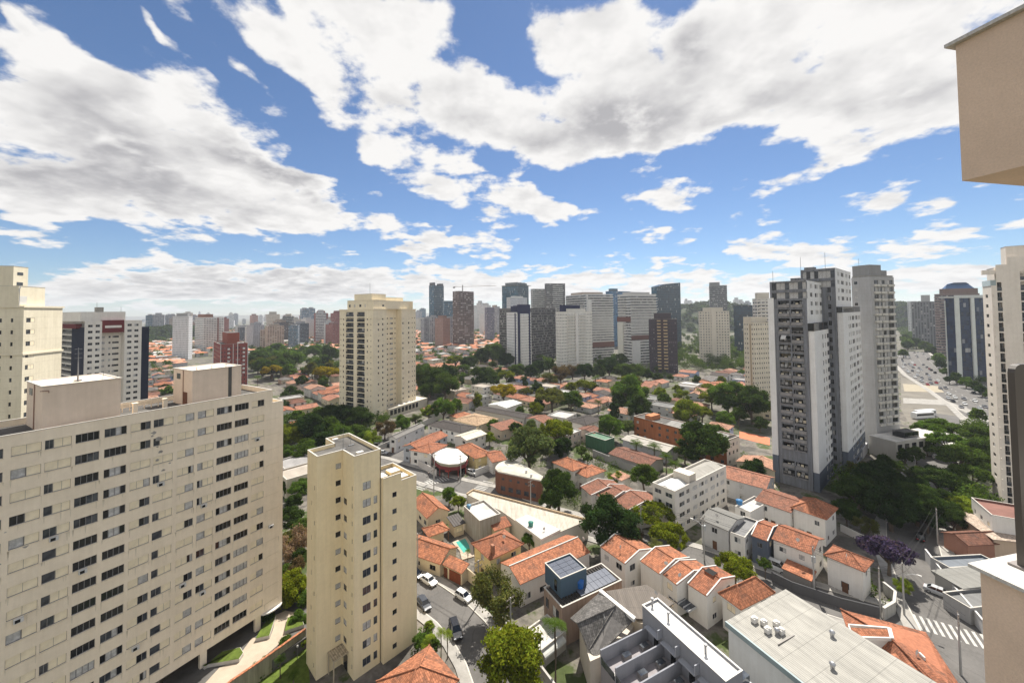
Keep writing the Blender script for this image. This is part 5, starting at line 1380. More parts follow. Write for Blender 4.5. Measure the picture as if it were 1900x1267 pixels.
    q = [at(x, y, 6.6) - P0 for x, y in ((1005, 893), (1008, 885), (960, 857), (948, 855), (936, 856), (926, 860), (920, 866), (919, 871), (924, 876))]
    m = MB(); m.prism([(a.x, a.y) for a in q], 0, 6.5, 0); m.build('wall', MAT['brick'], t, (.19, .085, .055))
    m = MB(); m.prism([(a.x, a.y) for a in q], 6.51, 6.9, 1, 0); m.build('roof', [MAT['flatroof'], MAT['coping']], t, (.42, .40, .34))
    a, b = q[-1], q[0]
    for f in (.12, .3, .48, .66, .82):
        for z0, z1, ww in ((4.5, 5.2, .45), (1.2, 2.6, .8)):
            c = a.lerp(b, f); tt = (b - a).normalized(); nn = Vector((tt.y, -tt.x, 0)) * .03
            m = MB(); m.mesh([(c.x - tt.x * ww + nn.x, c.y - tt.y * ww + nn.y, z0), (c.x + tt.x * ww + nn.x, c.y + tt.y * ww + nn.y, z0), (c.x + tt.x * ww + nn.x, c.y + tt.y * ww + nn.y, z1), (c.x - tt.x * ww + nn.x, c.y - tt.y * ww + nn.y, z1)], [(0, 1, 2, 3)]); m.build('window', MAT['glass2'], t)
    for k in (.25, .45):
        c = q[0].lerp(q[2], k); m = MB(); m.tube([(c.x - 1.2, c.y - 1.0, 6.9), (c.x - 1.2, c.y - 1.0, 7.7)], .35, 8); m.build('roof_vent', MAT['white'], t)
    OBST.append((at(960, 900).x, at(960, 900).y, 8)); OBST.append((at(990, 915).x, at(990, 915).y, 8)); OBST.append((at(940, 900).x, at(940, 900).y, 7))
    # corner shop
    P0 = at(838, 886); t = thing('corner_shop', 'corner shop with a white roof and a red band above its open front', 'shop', P0)
    mk = lambda pts, z: [(v.x, v.y) for v in (at(x, y, z) - P0 for x, y in pts)]
    rim = [(803, 845), (806, 852), (816, 858), (832, 861), (850, 860), (864, 855), (868, 848), (850, 833), (828, 831), (806, 838)]
    m = MB(); m.prism(mk(rim, 5.2), 4.9, 5.2, 0, 0, True); 
    c = at(836, 843, 6.3) - P0; n = len(rim); e = mk(rim, 5.2)
    for i in range(n): m.face([(*e[i], 5.21), (*e[(i + 1) % n], 5.21), (c.x, c.y, 6.0)])
    m.build('roof', MAT['white'], t)
    inner = [(807, 847), (810, 853), (818, 858), (833, 860.5), (849, 859.5), (862, 854.5), (865, 849), (848, 835), (829, 833), (809, 840)]
    m = MB(); m.prism(mk(inner, 5.0), 3.9, 4.89); m.build('upper_wall', MAT['plaster'], t, (.42, .40, .30))
    m = MB(); m.prism(mk(rim, 4.9), 2.7, 3.89, 0, 0, True); m.build('sign_band', MAT['plaster'], t, (.20, .045, .045))
    bk = [(815, 850), (835, 853), (858, 848), (848, 836), (829, 834), (812, 841)]
    m = MB(); m.prism(mk(bk, 4.9), 0, 2.69); m.build('wall', MAT['plaster'], t, (.14, .10, .09))
    for x, y in mk([(806, 852), (816, 857), (832, 860), (850, 859), (864, 854)], 4.9): m = MB(); m.box(x - .12, y - .12, 0, x + .12, y + .12, 2.69); m.build('pillar', MAT['plaster'], t, (.30, .06, .05))
    OBST.append((P0.x + 1, P0.y + 5, 9))
    u = thing('parasol', 'red parasol in front of the corner shop', 'parasol', at(832, 884)); m = MB(); m.tube([(0, 0, 0), (0, 0, 2.4)], .04, 6); m.build('pole', MAT['metal'], u, (.4, .4, .4))
    m = MB(); pts = [(1.3 * math.cos(k * .785), 1.3 * math.sin(k * .785), 2.15) for k in range(8)]
    for k in range(8): m.face([pts[k], pts[(k + 1) % 8], (0, 0, 2.75)])
    m.build('canopy', MAT['plastic'], u, (.55, .09, .07))
    # around the shop
    h('white two-storey house with an orange roof left of the corner shop', (800, 842), (812, 826), (770, 829), 5.6, 'hip', 1.3, WALLW, 'orange', w=11)
    h('grey-walled house with a long orange roof behind the corner shop', (776, 834), None, (746, 828), 5.8, 'gable_u', 1.4, (.42, .44, .47), 'orange', w=19)
    h('yellow house with a bright orange hip roof right of the corner shop', (882, 851), (911, 840), (851, 828), 5.2, 'hip', 1.8, WALLY, 'bright')
    h('white house with a pale orange gable right beside the yellow house', (913, 858), (936, 848), (902, 838), 4.4, 'gable_u', 1.4, WALLW, 'orange', storeys=1)
    h('long white hall with an arched doorway and a grey roof, along the tree-lined lane', (735, 814), (790, 789), (720, 812), 6.0, 'gable_u', .8, (.72, .70, .68), 'grey', rmat='sheet')
    h('white house with a dark brown roof above the long white hall', (855, 803), (880, 790), (798, 786), 5.6, 'hip', 1.2, WALLW, 'dark', rmat='ctile')
    h('white house with a cream canvas-like flat gable right of the dark brown roof', (866, 817), (899, 803), (848, 807), 5.6, 'gable_u', .9, (.62, .60, .57), (.62, .56, .46), rmat='sheet')
    h('house with a crumpled sandy tile roof above the corner shop', (886, 790), (916, 774), (850, 775), 4.8, 'hip', 1.5, WALLC, (.42, .29, .18))
    h('row building with a very long dark roof behind the sandy tile roof', (972, 776), None, (880, 759), 4.2, 'gable_v', .8, (.5, .48, .45), 'dark', w=9, rmat='ctile', storeys=1)
    h('white shed with a pale metal roof beside the long dark roof', (940, 757), (975, 748), (900, 752), 4.6, 'gable_u', .9, WALLW, (.62, .62, .60), rmat='sheet', storeys=1)
    h('house with an orange-brown lean-to roof left of the big pale green tree', (930, 799), (961, 784), (921, 788), 4.6, 'shed_v', 1.0, (.5, .42, .33), 'old', storeys=1)
    h('white house with a near-black hip roof behind the yellow umbrella tree', (1088, 789), (1110, 774), (1061, 777), 5.2, 'hip', 1.6, WALLW, 'dark', rmat='ctile')
    h('flat grey house top with blue panels in the middle of the old quarter', (1050, 776), (1066, 766), (1018, 769), 4.8, 'flat', 0, (.55, .53, .50), (.40, .39, .37))
    h('brown-roofed house beside a green metal hall', (1105, 806), (1130, 800), (1062, 799), 4.6, 'gable_u', 1.2, (.5, .45, .4), 'brown', storeys=1)
    h('small green metal hall beside a brown-roofed house', (1123, 817), (1125, 802), (1104, 800), 5.2, 'flat', 0, (.07, .17, .10), (.10, .20, .13), w=6, win=False, rmat='sheet', wmat='sheet', name='hall', cat='hall')
    # right of the crossing
    h('white house with a fresh orange hip roof behind the dark round tree', (1063, 874), (1092, 863), (1024, 857), 6.2, 'hip', 1.7, (.6, .57, .52), 'bright')
    h('low wing with an orange hip roof joined to the fresh orange house', (1089, 886), (1123, 872), (1064, 873), 5.0, 'hip', 1.2, (.6, .57, .52), 'bright')
    h('pale terraced house with a weathered reddish roof, leftmost of three', (1097, 919), None, (1077, 902), 5.6, 'gable_v', 1.4, (.60, .57, .53), 'old', w=11.5, o=.2, cap=True)
    h('pale terraced house with a weathered reddish roof, middle of three', (1130, 931), None, (1104, 916), 5.6, 'gable_v', 1.4, (.60, .57, .53), 'old', w=11.5, o=.2, cap=True)
    h('pale terraced house with a weathered reddish roof, rightmost of three', (1166, 947), None, (1137, 925), 5.6, 'gable_v', 1.4, (.62, .59, .55), 'old', w=11.5, o=.2, cap=True)
    h('little white outbuilding with a pink flat tile roof below the round green tree', (1153, 892), (1168, 884), (1135, 880), 4.0, 'shed', .5, WALLW, 'pale', storeys=1)
    h('low brown-roofed house with white roof dots behind a grey wall', (1203, 866), None, (1128, 841), 3.6, 'gable_v', 1.1, (.36, .34, .32), 'brown', w=11, storeys=1, win=False)
    h('grey-white house with a broken roof in front of the orange brick block', (1238, 839), (1262, 822), (1157, 813), 4.4, 'gable_v', .9, (.48, .48, .50), (.40, .37, .33), rmat='sheet', w=9, storeys=1, win=False)
near_houses()

def brick_block():                                   # long orange brick block of flats
    p, u, v, w, d = frame_from((1348, 819), None, (1176, 773), 9.6, w=9.5)
    t = thing('apartment_block', 'long orange brick block of flats with a grey stepped roof', 'apartment block', p, math.atan2(u.y, u.x)); block_out(p, u, v, w, d)
    W = []; mb = MB(); n = 11; st = d / n
    wins = [(st * i + st * .3, st * i + st * .62, z, z + 1.2, 'G2') for i in range(n) for z in (1.2, 4.2, 7.1) if (i * 7 + int(z)) % 5]
    facade(mb, W, 'L', 0, 0, d, 0, 9.6, wins); mb.build('wall', MAT['brick'], t, (.36, .135, .06))
    mb = MB(); facade(mb, W, 'R', 0, 0, w, 0, 9.6, [(a, a + 1.1, z, z + 1.2, 'G2') for a in (1.5, 4.4, 7.0) for z in (1.2, 4.2, 7.1)]); backs(mb, 0, 0, w, d, 0, 9.6); mb.build('wall', MAT['plaster'], t, (.50, .47, .42))
    r = MB(); rect_roof(r, 0, 0, w, d, 9.9, .3); r.build('roof', [MAT['brick'], MAT['bitumen'], MAT['coping']], t, (.40, .17, .09))
    r = MB(); r.mesh([(.6, 1, 9.7), (w - .6, 1, 9.7), (w - .6, d * .62, 9.7), (.6, d * .62, 9.7), (w / 2, 1.2, 10.8), (w / 2, d * .61, 10.8)], [(0, 3, 5, 4), (1, 4, 5, 2), (0, 4, 1), (3, 2, 5)]); r.build('roof_sheet', MAT['sheet'], t, (.24, .23, .22))
    for y0, y1, z, c in ((d * .28, d * .36, 12.2, (.36, .35, .34)), (d * .78, d * .86, 11.6, (.42, .17, .08))): b = MB(); b.box(.4, y0, 9.65, w * .7, y1, z, 0, 1); b.build('stair_head', [MAT['plaster'], MAT['flatroof']], t, c)
    finish_windows(t, W)
brick_block()
def white_block():                                   # four storeys, roof of many planes
    p, u, v, w, d = frame_from((1252, 913), (1353, 867), (1207, 898), 11.2)
    t = thing('apartment_block', 'white four-storey block of flats with grey and white roof planes', 'apartment block', p, math.atan2(u.y, u.x)); block_out(p, u, v, w, d)
    W = []; mb = MB()
    rows = (1.3, 4.0, 6.7, 9.2)
    cols = [(.075, .09), (.20, .055), (.31, .085), (.44, .085), (.55, .05), (.66, .085), (.78, .045), (.87, .085)]
    facade(mb, W, 'R', 0, 0, w, 0, 11.2, [(w * a, w * (a + b), z, z + 1.15, 'W2') for a, b in cols for z in rows])
    facade(mb, W, 'L', 0, 0, d, 0, 11.2, [(d * .12, d * .42, z, z + 1.15, 'W2') for z in rows] + [(d * .6, d * .9, z, z + 1.15, 'W2') for z in rows])
    backs(mb, 0, 0, w, d, 0, 11.2); mb.build('wall', MAT['plaster'], t, (.70, .66, .59))
    r = MB(); rect_roof(r, 0, 0, w, d, 11.4, .7, .25)
    for (a, b, c, e) in ((0, 0, w, 0), (w, 0, w, d), (w, d, 0, d), (0, d, 0, 0)): r.face([(a, b, 11.2), (c, e, 11.2), (c, e, 11.4), (a, b, 11.4)], 0)
    r.build('roof', [MAT['plaster'], MAT['bitumen'], MAT['coping']], t, (.70, .66, .59))
    m = MB(); m.mesh([(w * .42, .5, 10.9), (w * .97, .5, 10.9), (w * .97, d - .5, 10.9), (w * .42, d - .5, 10.9), (w * .42, d / 2, 11.9), (w * .97, d / 2, 11.9)], [(0, 1, 5, 4), (2, 3, 4, 5), (1, 2, 5), (3, 0, 4)]); m.build('roof_sheet', MAT['sheet'], t, (.36, .34, .31))
    m = MB(); m.mesh([(.6, .6, 10.85), (w * .28, .6, 10.85), (w * .28, d - .6, 10.85), (.6, d - .6, 10.85), (.6, d * .5, 11.6), (w * .28, d * .5, 11.6)], [(0, 1, 5, 4), (2, 3, 4, 5), (1, 2, 5), (3, 0, 4)]); m.build('roof_sheet', MAT['sheet'], t, (.62, .63, .64))
    m = MB(); m.box(w * .29, d * .08, 10.75, w * .41, d * .8, 13.2, 0, 1); m.build('stair_head', [MAT['plaster'], MAT['flatroof']], t, (.62, .56, .47))
    finish_windows(t, W)
white_block()

def lower_right():
    h = house
    # the stepped row of white houses
    h('white row house with mended orange tile roof, far left of the row', (1160, 1046), None, (1113, 1013), 6.2, 'gable_v', 1.2, WALLW, 'bright', w=9, o=.12, cap=True, group=None)
    h('white row house with a clean orange roof, second in the row', (1225, 1065), None, (1187, 1039), 6.2, 'gable_v', 1.2, WALLW, 'bright', w=9.5, o=.12, cap=True)
    h('white row house with an orange roof and pale roof hatch, third in the row', (1256, 1085), None, (1228, 1063), 6.0, 'gable_v', 1.2, WALLW, 'bright', w=9.5, o=.12, cap=True)
    r, w, d = h('white row house with a square hole in its orange roof, fourth in the row', (1312, 1106), None, (1275, 1082), 6.0, 'gable_v', 1.3, WALLW, 'orange', w=9.5, o=.12, cap=True)
    b = MB(); b.box(w * .42, d * .3, 7.0, w * .58, d * .75, 7.55, 0, 1); b.build('light_well', [MAT['brick'], MAT['dark']], r, (.3, .12, .07))
    h('white end house with a square orange hip roof, last in the row', (1375, 1131), (1440, 1100), (1331, 1100), 6.0, 'hip', 2.2, WALLW, 'bright', o=.5)
    # glass lean-tos along the foot of the row
    for k, (x, y) in enumerate(((1196, 1068), (1240, 1105))):
        p = at(x, y, 2.8); t = thing('glass_canopy', ('dark glass canopy' if k == 0 else 'pale glass canopy') + ' over the yard of the white row houses', 'canopy', (p.x, p.y, 0), R_(-62))
        m = MB(); m.mesh([(0, 0, 2.6), (4.5, 0, 2.6), (4.5, 2.2, 2.9), (0, 2.2, 2.9)], [(0, 1, 2, 3)]); m.build('pane', MAT['glass2'] if k else MAT['solar'], t)
        for i in range(5): f = MB(); f.box(i * 1.1, 0, 2.55, i * 1.1 + .08, 2.2, 2.62 + .3); f.build('rafter', MAT['metal'], t, (.5, .5, .5))
    # opposite side of the street
    h('house with a worn grey corrugated roof right of the white four-storey block', (1352, 985), (1378, 955), (1302, 960), 6.0, 'gable_v', 1.1, (.58, .57, .55), (.17, .165, .155), w=9.5, rmat='sheet', o=.25)
    r, w, d = h('white house with a flat grey roof terrace between grey and orange roofs', (1382, 997), (1411, 962), (1354, 987), 5.6, 'flat', 0, WALLW, (.20, .20, .20), w=10)
    tank(1372, 935, 6.3, (.05, .20, .42), 'bright blue water tank on a white roof behind the grey corrugated house', .8, 1.3)
    h('house with a dark slate-blue wall under a weathered orange roof', (1425, 1004), (1447, 968), (1394, 991), 6.2, 'gable_v', 1.2, (.10, .12, .16), 'orange', w=9.5, o=.15, cap=True)
    h('wide white house with a weathered orange roof, above a tiled garage', (1508, 1029), (1527, 994), (1433, 997), 6.2, 'gable_v', 1.5, WALLW, 'orange', w=9, o=.3)
    r, w, d = h('garage with a low orange tile roof on posts along the street', (1506, 1078), None, (1450, 1053), 2.7, 'shed', .6, (.25, .23, .21), 'bright', w=3.4, name='garage', cat='garage', win=False, door=False, o=.2)
    h('white corner house with an orange hip roof, stone ground floor', (1605, 1061), (1623, 1041), (1527, 1029), 6.2, 'hip', 1.3, WALLW, 'orange', o=.5)
    h('big white house with a steep orange hip roof in front of the twin tower', (1534, 964), (1549, 951), (1466, 941), 6.8, 'hip', 2.2, WALLW, 'bright', w=9, o=.45)
    h('long house with a sagging orange roof left of the steep orange hip roof', (1468, 951), None, (1400, 927), 6.0, 'gable_v', 1.2, WALLW, 'old', w=11, o=.3)
    h('flat white annexe behind the grey corrugated house', (1392, 950), (1425, 930), (1365, 938), 5.6, 'flat', 0, WALLW, (.45, .44, .42))
    # solar-panel house, lower centre
    p, u, v, w, d = frame_from((1043, 1128), (1158, 1080), (1004, 1092), 6.6)
    t = thing('house', 'house with a dark slatted roof carrying a row of solar panels', 'house', p, math.atan2(u.y, u.x)); block_out(p, u, v, w, d)
    W = []; mb = MB(); facade(mb, W, 'R', 0, 0, w, 0, 6.6, []); facade(mb, W, 'L', 0, 0, d, 0, 6.6, [(1, 3, 3.6, 5.4, 'G2'), (4.2, 5.2, 3.6, 5.4, 'G2')]); backs(mb, 0, 0, w, d, 0, 6.6); mb.build('wall', MAT['brick'], t, (.34, .25, .20))
    r = MB(); rect_roof(r, 0, 0, w, d, 6.65, .35, .2); r.build('roof', [MAT['plaster'], MAT['bitumen'], MAT['coping']], t, (.52, .40, .32))
    for k in range(int(w / .62)):
        s = MB(); s.box(.35 + k * .62, .3, 6.36, .62 + k * .62, d - .3, 6.55); s.build('slat', MAT['wood'], t, (.05, .045, .04))
    for k in range(9):
        for j in range(2):
            s = MB(); x = w * .33 + k * 1.08; y = .5 + j * 1.72; z = 6.72 + j * .16; s.mesh([(x, y, z), (x + 1.02, y, z), (x + 1.02, y + 1.66, z + .16), (x, y + 1.66, z + .16), (x, y, z - .05), (x + 1.02, y, z - .05), (x + 1.02, y + 1.66, z + .11), (x, y + 1.66, z + .11)], [(0,1,2,3),(4,5,1,0),(5,6,2,1),(6,7,3,2),(7,4,0,3)])
            if x < w - 1.5: s.build('solar_panel', MAT['solar'], t)
    finish_windows(t, W)
    p2, u2, v2, w2, d2 = frame_from((1040, 1077), (1081, 1051), (1009, 1048), 9.6)
    b = MB(); q = p2 - p; ox, oy = q.dot(u), q.dot(v); b.box(ox, oy, 6.4, ox + w2, oy + d2, 9.5, 0, 1); o = b.build('roof_room', [MAT['plaster_clean'], MAT['flatroof']], t, (.075, .12, .165))
    r = MB(); rect_roof(r, ox, oy, ox + w2, oy + d2, 9.9, .35, .15)
    for (a, bb, c, e) in ((ox, oy, ox + w2, oy), (ox + w2, oy, ox + w2, oy + d2), (ox, oy + d2, ox, oy)): r.face([(a, bb, 9.5), (c, e, 9.5), (c, e, 9.9), (a, bb, 9.9)], 0)
    r.build('parapet', [MAT['plaster_clean'], MAT['flatroof'], MAT['coping']], o, (.10, .15, .19))
    for i in range(3):
        for j in range(4):
            s = MB(); x = ox + .35 + i * (w2 - .7) / 3; y = oy + .35 + j * (d2 - .7) / 4; s.box(x, y, 9.72, x + (w2 - .7) / 3 - .07, y + (d2 - .7) / 4 - .07, 9.77); s.build('solar_panel', MAT['solar'], o)
    s = MB(); s.box(ox - .05, oy + d2 * .22, 7.0, ox - .01, oy + d2 * .38, 9.0); s.build('window', MAT['carglass'], o)
    tank(1076, 1090, 6.66, (.02, .13, .42), 'tall bright blue water tank beside the dark blue roof room', .75, 1.7)
    # dark tiled house
    B1 = (0.56, 0.50, 0.42)
    panels('house with steep dark grey tile gables and a white parapet, lower centre', [
        [(1058, 1146, 5.9), (1114, 1097, 8.8), (1142, 1124, 8.6), (1071, 1156, 8.0)],
        [(1071, 1156, 8.0), (1142, 1124, 8.6), (1093, 1205, 5.4)],
        [(1142, 1124, 8.6), (1176, 1149, 7.0), (1104, 1220, 5.0), (1093, 1205, 5.4)]],
        [(1095, 1225), (1140, 1205), (1178, 1158), (1118, 1105), (1075, 1160)], 5.2, B1, 'grey', whites=[((1113, 1096, 8.9), (1178, 1149, 7.3), .35)], ridge_lines=[((1071, 1156, 8.0), (1142, 1124, 8.6), .14), ((1142, 1124, 8.6), (1093, 1205, 5.4), .08)])
    panels('house with a broad flat brown roof right of the dark tile gables', [[(1124, 1096, 7.6), (1200, 1084, 7.4), (1251, 1118, 6.6), (1206, 1148, 6.6), (1181, 1147, 6.9)]], [(1128, 1105), (1198, 1092), (1246, 1124), (1206, 1156), (1185, 1155)], 6.4, (.52, .44, .33), (.15, .125, .105), rmat='sheet')
    # grey terraced town houses
    q0 = at(1201, 1162, 7.4); q0.z = 0
    U, V = az(64), az(154)
    t = thing('terraced_house', 'modern grey town houses with three roof terraces and white roof strip', 'terraced house', q0, R_(90 - 64))
    # local axes: x along U (right-far), y along -V (left-far); terraces run towards -x, units step towards -y
    GR = (.27, .275, .30)
    m = MB(); m.box(0, -13.5, 0, 3.4, 1.0, 9.7, 0, 1); m.build('wall', [MAT['plaster_clean'], MAT['white']], t, GR)
    r = MB(); rect_roof(r, 0, -13.5, 3.4, 1.0, 10.1, .3, .18)
    for (a, b, c, e) in ((0, -13.5, 3.4, -13.5), (3.4, -13.5, 3.4, 1.0), (0, 1.0, 0, -13.5)): r.face([(a, b, 9.7), (c, e, 9.7), (c, e, 10.1), (a, b, 10.1)], 0)
    r.build('roof', [MAT['plaster_clean'], MAT['white'], MAT['white']], t, GR)
    m = MB(); m.box(3.42, -13.4, 0, 6.0, .6, 7.0, 0, 1); m.build('rear_wall', [MAT['plaster_clean'], MAT['flatroof']], t, (.60, .60, .60))
    for k in range(4):
        m = MB(); m.box(3.44, -12.8 + k * 3.4, 7.02, 5.9, -10.4 + k * 3.4, 7.9); m.build('glass_roof', MAT['glass2'], t)
    m = MB(); m.box(-9.4, -13.5, 0, -.01, .0, 5.4, 0, 1); m.build('terrace_floor', [MAT['plaster_clean'], MAT['flatroof']], t, (.26, .24, .245))
    for k in range(5):
        y = 0 - 3.25 * k
        m = MB(); m.box(-9.4, y - .12, 5.41, -.01, y + .08, 7.4 if k < 4 else 6.5); m.build('party_wall', MAT['plaster_clean'], t, GR)
        if k < 4:
            m = MB(); m.box(-9.2, y - 2.95, 5.42, -4.4, y - 2.45, 5.9, 0); m.box(-4.38, y - 2.95, 5.42, -.6, y - 2.55, 6.0, 0); m.build('bench', MAT['white'], t)
            for x in (-6.0, -2.4): m = MB(); m.box(x, y - 1.5, 5.42, x + 1.3, y - .7, 6.1, 0, 1); m.build('skylight', [MAT['plaster_clean'], MAT['glass2']], t, (.2, .19, .19))
            m = MB(); m.box(-.06, y - 2.3, 5.43, -.015, y - 1.4, 7.6); m.build('door', MAT['carglass'], t)
            m = MB(); m.box(-.9, y - 3.1, 7.9, -.02, y - 2.95, 9.3); m.box(-.9, y - 2.94, 7.75, -.02, y - .2, 7.9); m.build('brise_soleil', MAT['plaster_clean'], t, (.33, .34, .37))
            m = MB(); m.box(-9.44, y - 3.1, 5.42, -9.40, y - .15, 6.5); m.build('glass_balustrade', MAT['glass2'], t)
        if k in (0, 1, 3): m = MB(); m.tube([(1.6, y + .4, 9.8), (1.6, y + .4, 10.9)], .16, 8); m.tube([(1.6, y + .4, 10.9), (1.6, y + .4, 11.1)], .26, 8); m.build('flue', MAT['metal'], t, (.25, .25, .26))
    for i in range(5): q = q0 - U * 2 + V * (i * 3); OBST.append((q.x, q.y, 9))
    # white corrugated hall
    A_ = at(1331, 1162, 7.0); A_.z = 0
    U, V = az(66), az(150); w, d = 15.3, 26
    N = A_ + V * d
    t = thing('warehouse', 'large hall with a whitish corrugated roof and roof vents, bottom right', 'warehouse', N, math.atan2(U.y, U.x))
    b = MB(); b.box(0, 0, 0, w, d, 6.8); b.build('wall', MAT['plaster'], t, (.62, .63, .62))
    r = MB(); r.mesh([(-.2, -.2, 6.85), (w + .2, -.2, 7.3), (w + .2, d + .2, 7.3), (-.2, d + .2, 6.85)], [(0, 1, 2, 3)]); r.mesh([(-.2, -.2, 6.4), (-.2, d + .2, 6.4), (-.2, d + .2, 6.85), (-.2, -.2, 6.85), (w + .2, d + .2, 6.4), (w + .2, d + .2, 7.3)], [(0, 1, 2, 3), (1, 4, 5, 2)]); r.build('roof', MAT['sheet'], t, (.355, .34, .31))
    gt = MB(); gt.box(-.5, -.2, 6.1, -.21, d + .2, 6.88); gt.build('gutter', MAT['metal'], t, (.20, .26, .27))
    for x, y in ((5.5, 14), (10.5, 8), (11.5, 17), (5, 7.5), (12, 2.5), (4.5, 21)):
        z = 6.85 + (x + .2) / (w + .4) * .45
        m = MB(); m.tube([(x, y, z), (x, y, z + .35), (x, y, z + .75), (x, y, z + .95)], [.28, .28, .42, .15], 12); m.build('roof_vent', MAT['rim'], t)
    for (x, y) in ((3.0, 21.4), (3.9, 22.6), (3.1, 23.6), (4.7, 20.4), (5.5, 21.6)):
        m = MB(); m.box(x, y, 7.05, x + .9, y + .7, 7.75); m.tube([(x + .45, y + .35, 7.75), (x + .45, y + .35, 7.9)], .3, 10); m.build('air_conditioner', MAT['white'], t)
    m = MB(); m.box(2.6, 19.6, 7.02, 6.6, 19.75, 7.15); m.build('pipe', MAT['metal'], t, (.2, .18, .16))
    for i in range(5): q = A_ + U * 8 + V * (3 + i * 5.5); OBST.append((q.x, q.y, 9))
    # orange roofs in the bottom right corner
    panels('large low house with spreading orange-brown roofs at the bottom right corner', [
        [(1559, 1129, 3.9), (1718, 1172, 3.3), (1752, 1226, 3.3), (1760, 1268, 4.6), (1655, 1186, 4.8)],
        [(1752, 1226, 3.3), (1800, 1300, 3.3), (1770, 1300, 4.7), (1760, 1268, 4.6)],
        [(1655, 1186, 4.8), (1760, 1268, 4.6), (1770, 1300, 4.7), (1730, 1300, 3.4), (1640, 1205, 3.2)],
        [(1560, 1131, 3.8), (1655, 1187, 4.7), (1640, 1206, 3.2), (1578, 1186, 3.2)]],
        [(1583, 1190), (1568, 1138), (1712, 1176), (1746, 1228), (1790, 1310), (1735, 1310)], 3.1, (.55, .50, .45), 'orange', rmat='tile', ridge_lines=[((1559, 1129, 3.9), (1655, 1186, 4.8), .14), ((1655, 1186, 4.8), (1770, 1300, 4.7), .14)], whites=[((1574, 1160, 4.6), (1648, 1166, 4.9), .12)])
    panels('small orange roof in a white frame set above the spreading roofs', [[(1576, 1163, 5.2), (1650, 1167, 5.2), (1655, 1184, 4.7), (1582, 1182, 4.7)]], [(1578, 1168), (1648, 1170), (1652, 1186), (1584, 1186)], 4.7, (.60, .58, .55), 'bright', rmat='tile', whites=[((1575, 1162, 5.3), (1582, 1183, 4.9), .1), ((1650, 1166, 5.3), (1655, 1185, 4.9), .25), ((1582, 1183, 4.85), (1655, 1185, 4.85), .1)])
    panels('orange patched roof between the corrugated hall and the spreading roofs', [[(1652, 1212, 3.9), (1706, 1206, 4.4), (1780, 1300, 4.4), (1720, 1300, 3.6)]], [(1660, 1222), (1704, 1214), (1764, 1300), (1720, 1310)], 3.5, (.5, .46, .42), 'bright', rmat='tile', whites=[((1706, 1212, 4.6), (1716, 1222, 4.6), .12)])
    # right of the shaded street
    h('flat grey garage block beside the shaded street, nearest the white parapet', (1800, 1128), (1835, 1085), (1786, 1094), 3.0, 'flat', 0, (.36, .35, .34), (.17, .17, .17), w=11, win=False, storeys=1, rmat='sheet')
    h('low building with pale grey roof sheets beside the shaded street', (1787, 1092), (1830, 1060), (1760, 1055), 3.2, 'shed', .5, (.34, .33, .31), (.22, .215, .20), w=12, win=False, storeys=1, rmat='sheet')
    h('low white-walled building with a bluish roof beyond the pale roof sheets', (1762, 1053), (1812, 1036), (1744, 1032), 3.2, 'flat', 0, (.42, .41, .40), (.15, .17, .20), w=12, win=False, storeys=1, rmat='sheet')
    h('house with a rust-brown tile roof right of the shaded street', (1797, 1012), (1850, 990), (1770, 985), 3.6, 'gable_u', 1.2, (.40, .20, .14), 'brown', w=15, storeys=1, win=False)
    r, w, d = h('white modern house with a brick-brown roof deck and glass terrace at the right', (1840, 955), (1905, 950), (1830, 905), 8.6, 'flat', 0, WALLW, (.20, .10, .08), w=14, d=10)
    h('cream sloping annexe below the white modern house', (1842, 1000), (1880, 985), (1826, 955), 4.6, 'shed', .6, (.60, .46, .34), (.5, .4, .32), w=10, win=False, storeys=1)
lower_right()

# ------------------------------------------------------------------ trees
def leaf_cloud(seed, lobes, n, size, flat=0.5, inner=0.62):
    """many small leaf faces spread through the shells of a crown's lobes; returns a mesh with a tint per face"""
    g = np.random.default_rng(seed)
    lobes = np.array(lobes, float)
    area = (lobes[:, 3] * lobes[:, 4] + lobes[:, 3] * lobes[:, 5] + lobes[:, 4] * lobes[:, 5])
    idx = g.choice(len(lobes), n, p=area / area.sum())
    d = g.normal(size=(n, 3)); d /= np.linalg.norm(d, axis=1)[:, None]
    r = inner + (1.0 - inner) * g.random(n) ** 0.7 + (g.random(n) ** 5) * .45
    c = lobes[idx, :3] + d * lobes[idx, 3:6] * r[:, None]
    nm = d + g.normal(size=(n, 3)) * 0.75 + np.array([0, 0, flat]); nm /= np.linalg.norm(nm, axis=1)[:, None]
    a = np.cross(nm, g.normal(size=(n, 3))); a /= np.linalg.norm(a, axis=1)[:, None]
    b = np.cross(nm, a)
    s = size * (0.6 + 0.8 * g.random(n))[:, None]
    a = a * s; b = b * s * 0.62
    v = np.stack([c - a, c + b * .9, c + a, c - b], 1).reshape(-1, 3)
    lt = g.uniform(.72, 1.28, len(lobes))
    t = np.clip(lt[idx] * g.uniform(.7, 1.3, n), .35, 1.7)
    tint = np.stack([t * g.uniform(.86, 1.16, n), t, t * .9, np.ones(n)], 1)
    return v, tint
def leaf_mesh(name, v, tint):
    n = len(tint); me = bpy.data.meshes.new(name)
    me.vertices.add(n * 4); me.vertices.foreach_set('co', v.astype(np.float32).ravel())
    me.loops.add(n * 4); me.loops.foreach_set('vertex_index', np.arange(n * 4, dtype=np.int32))
    me.polygons.add(n); me.polygons.foreach_set('loop_start', np.arange(0, n * 4, 4, dtype=np.int32)); me.polygons.foreach_set('loop_total', np.full(n, 4, np.int32))
    at_ = me.attributes.new('tint', 'FLOAT_COLOR', 'FACE'); at_.data.foreach_set('color', tint.astype(np.float32).ravel())
    me.materials.append(MAT['leaf']); me.update(calc_edges=True)
    return me
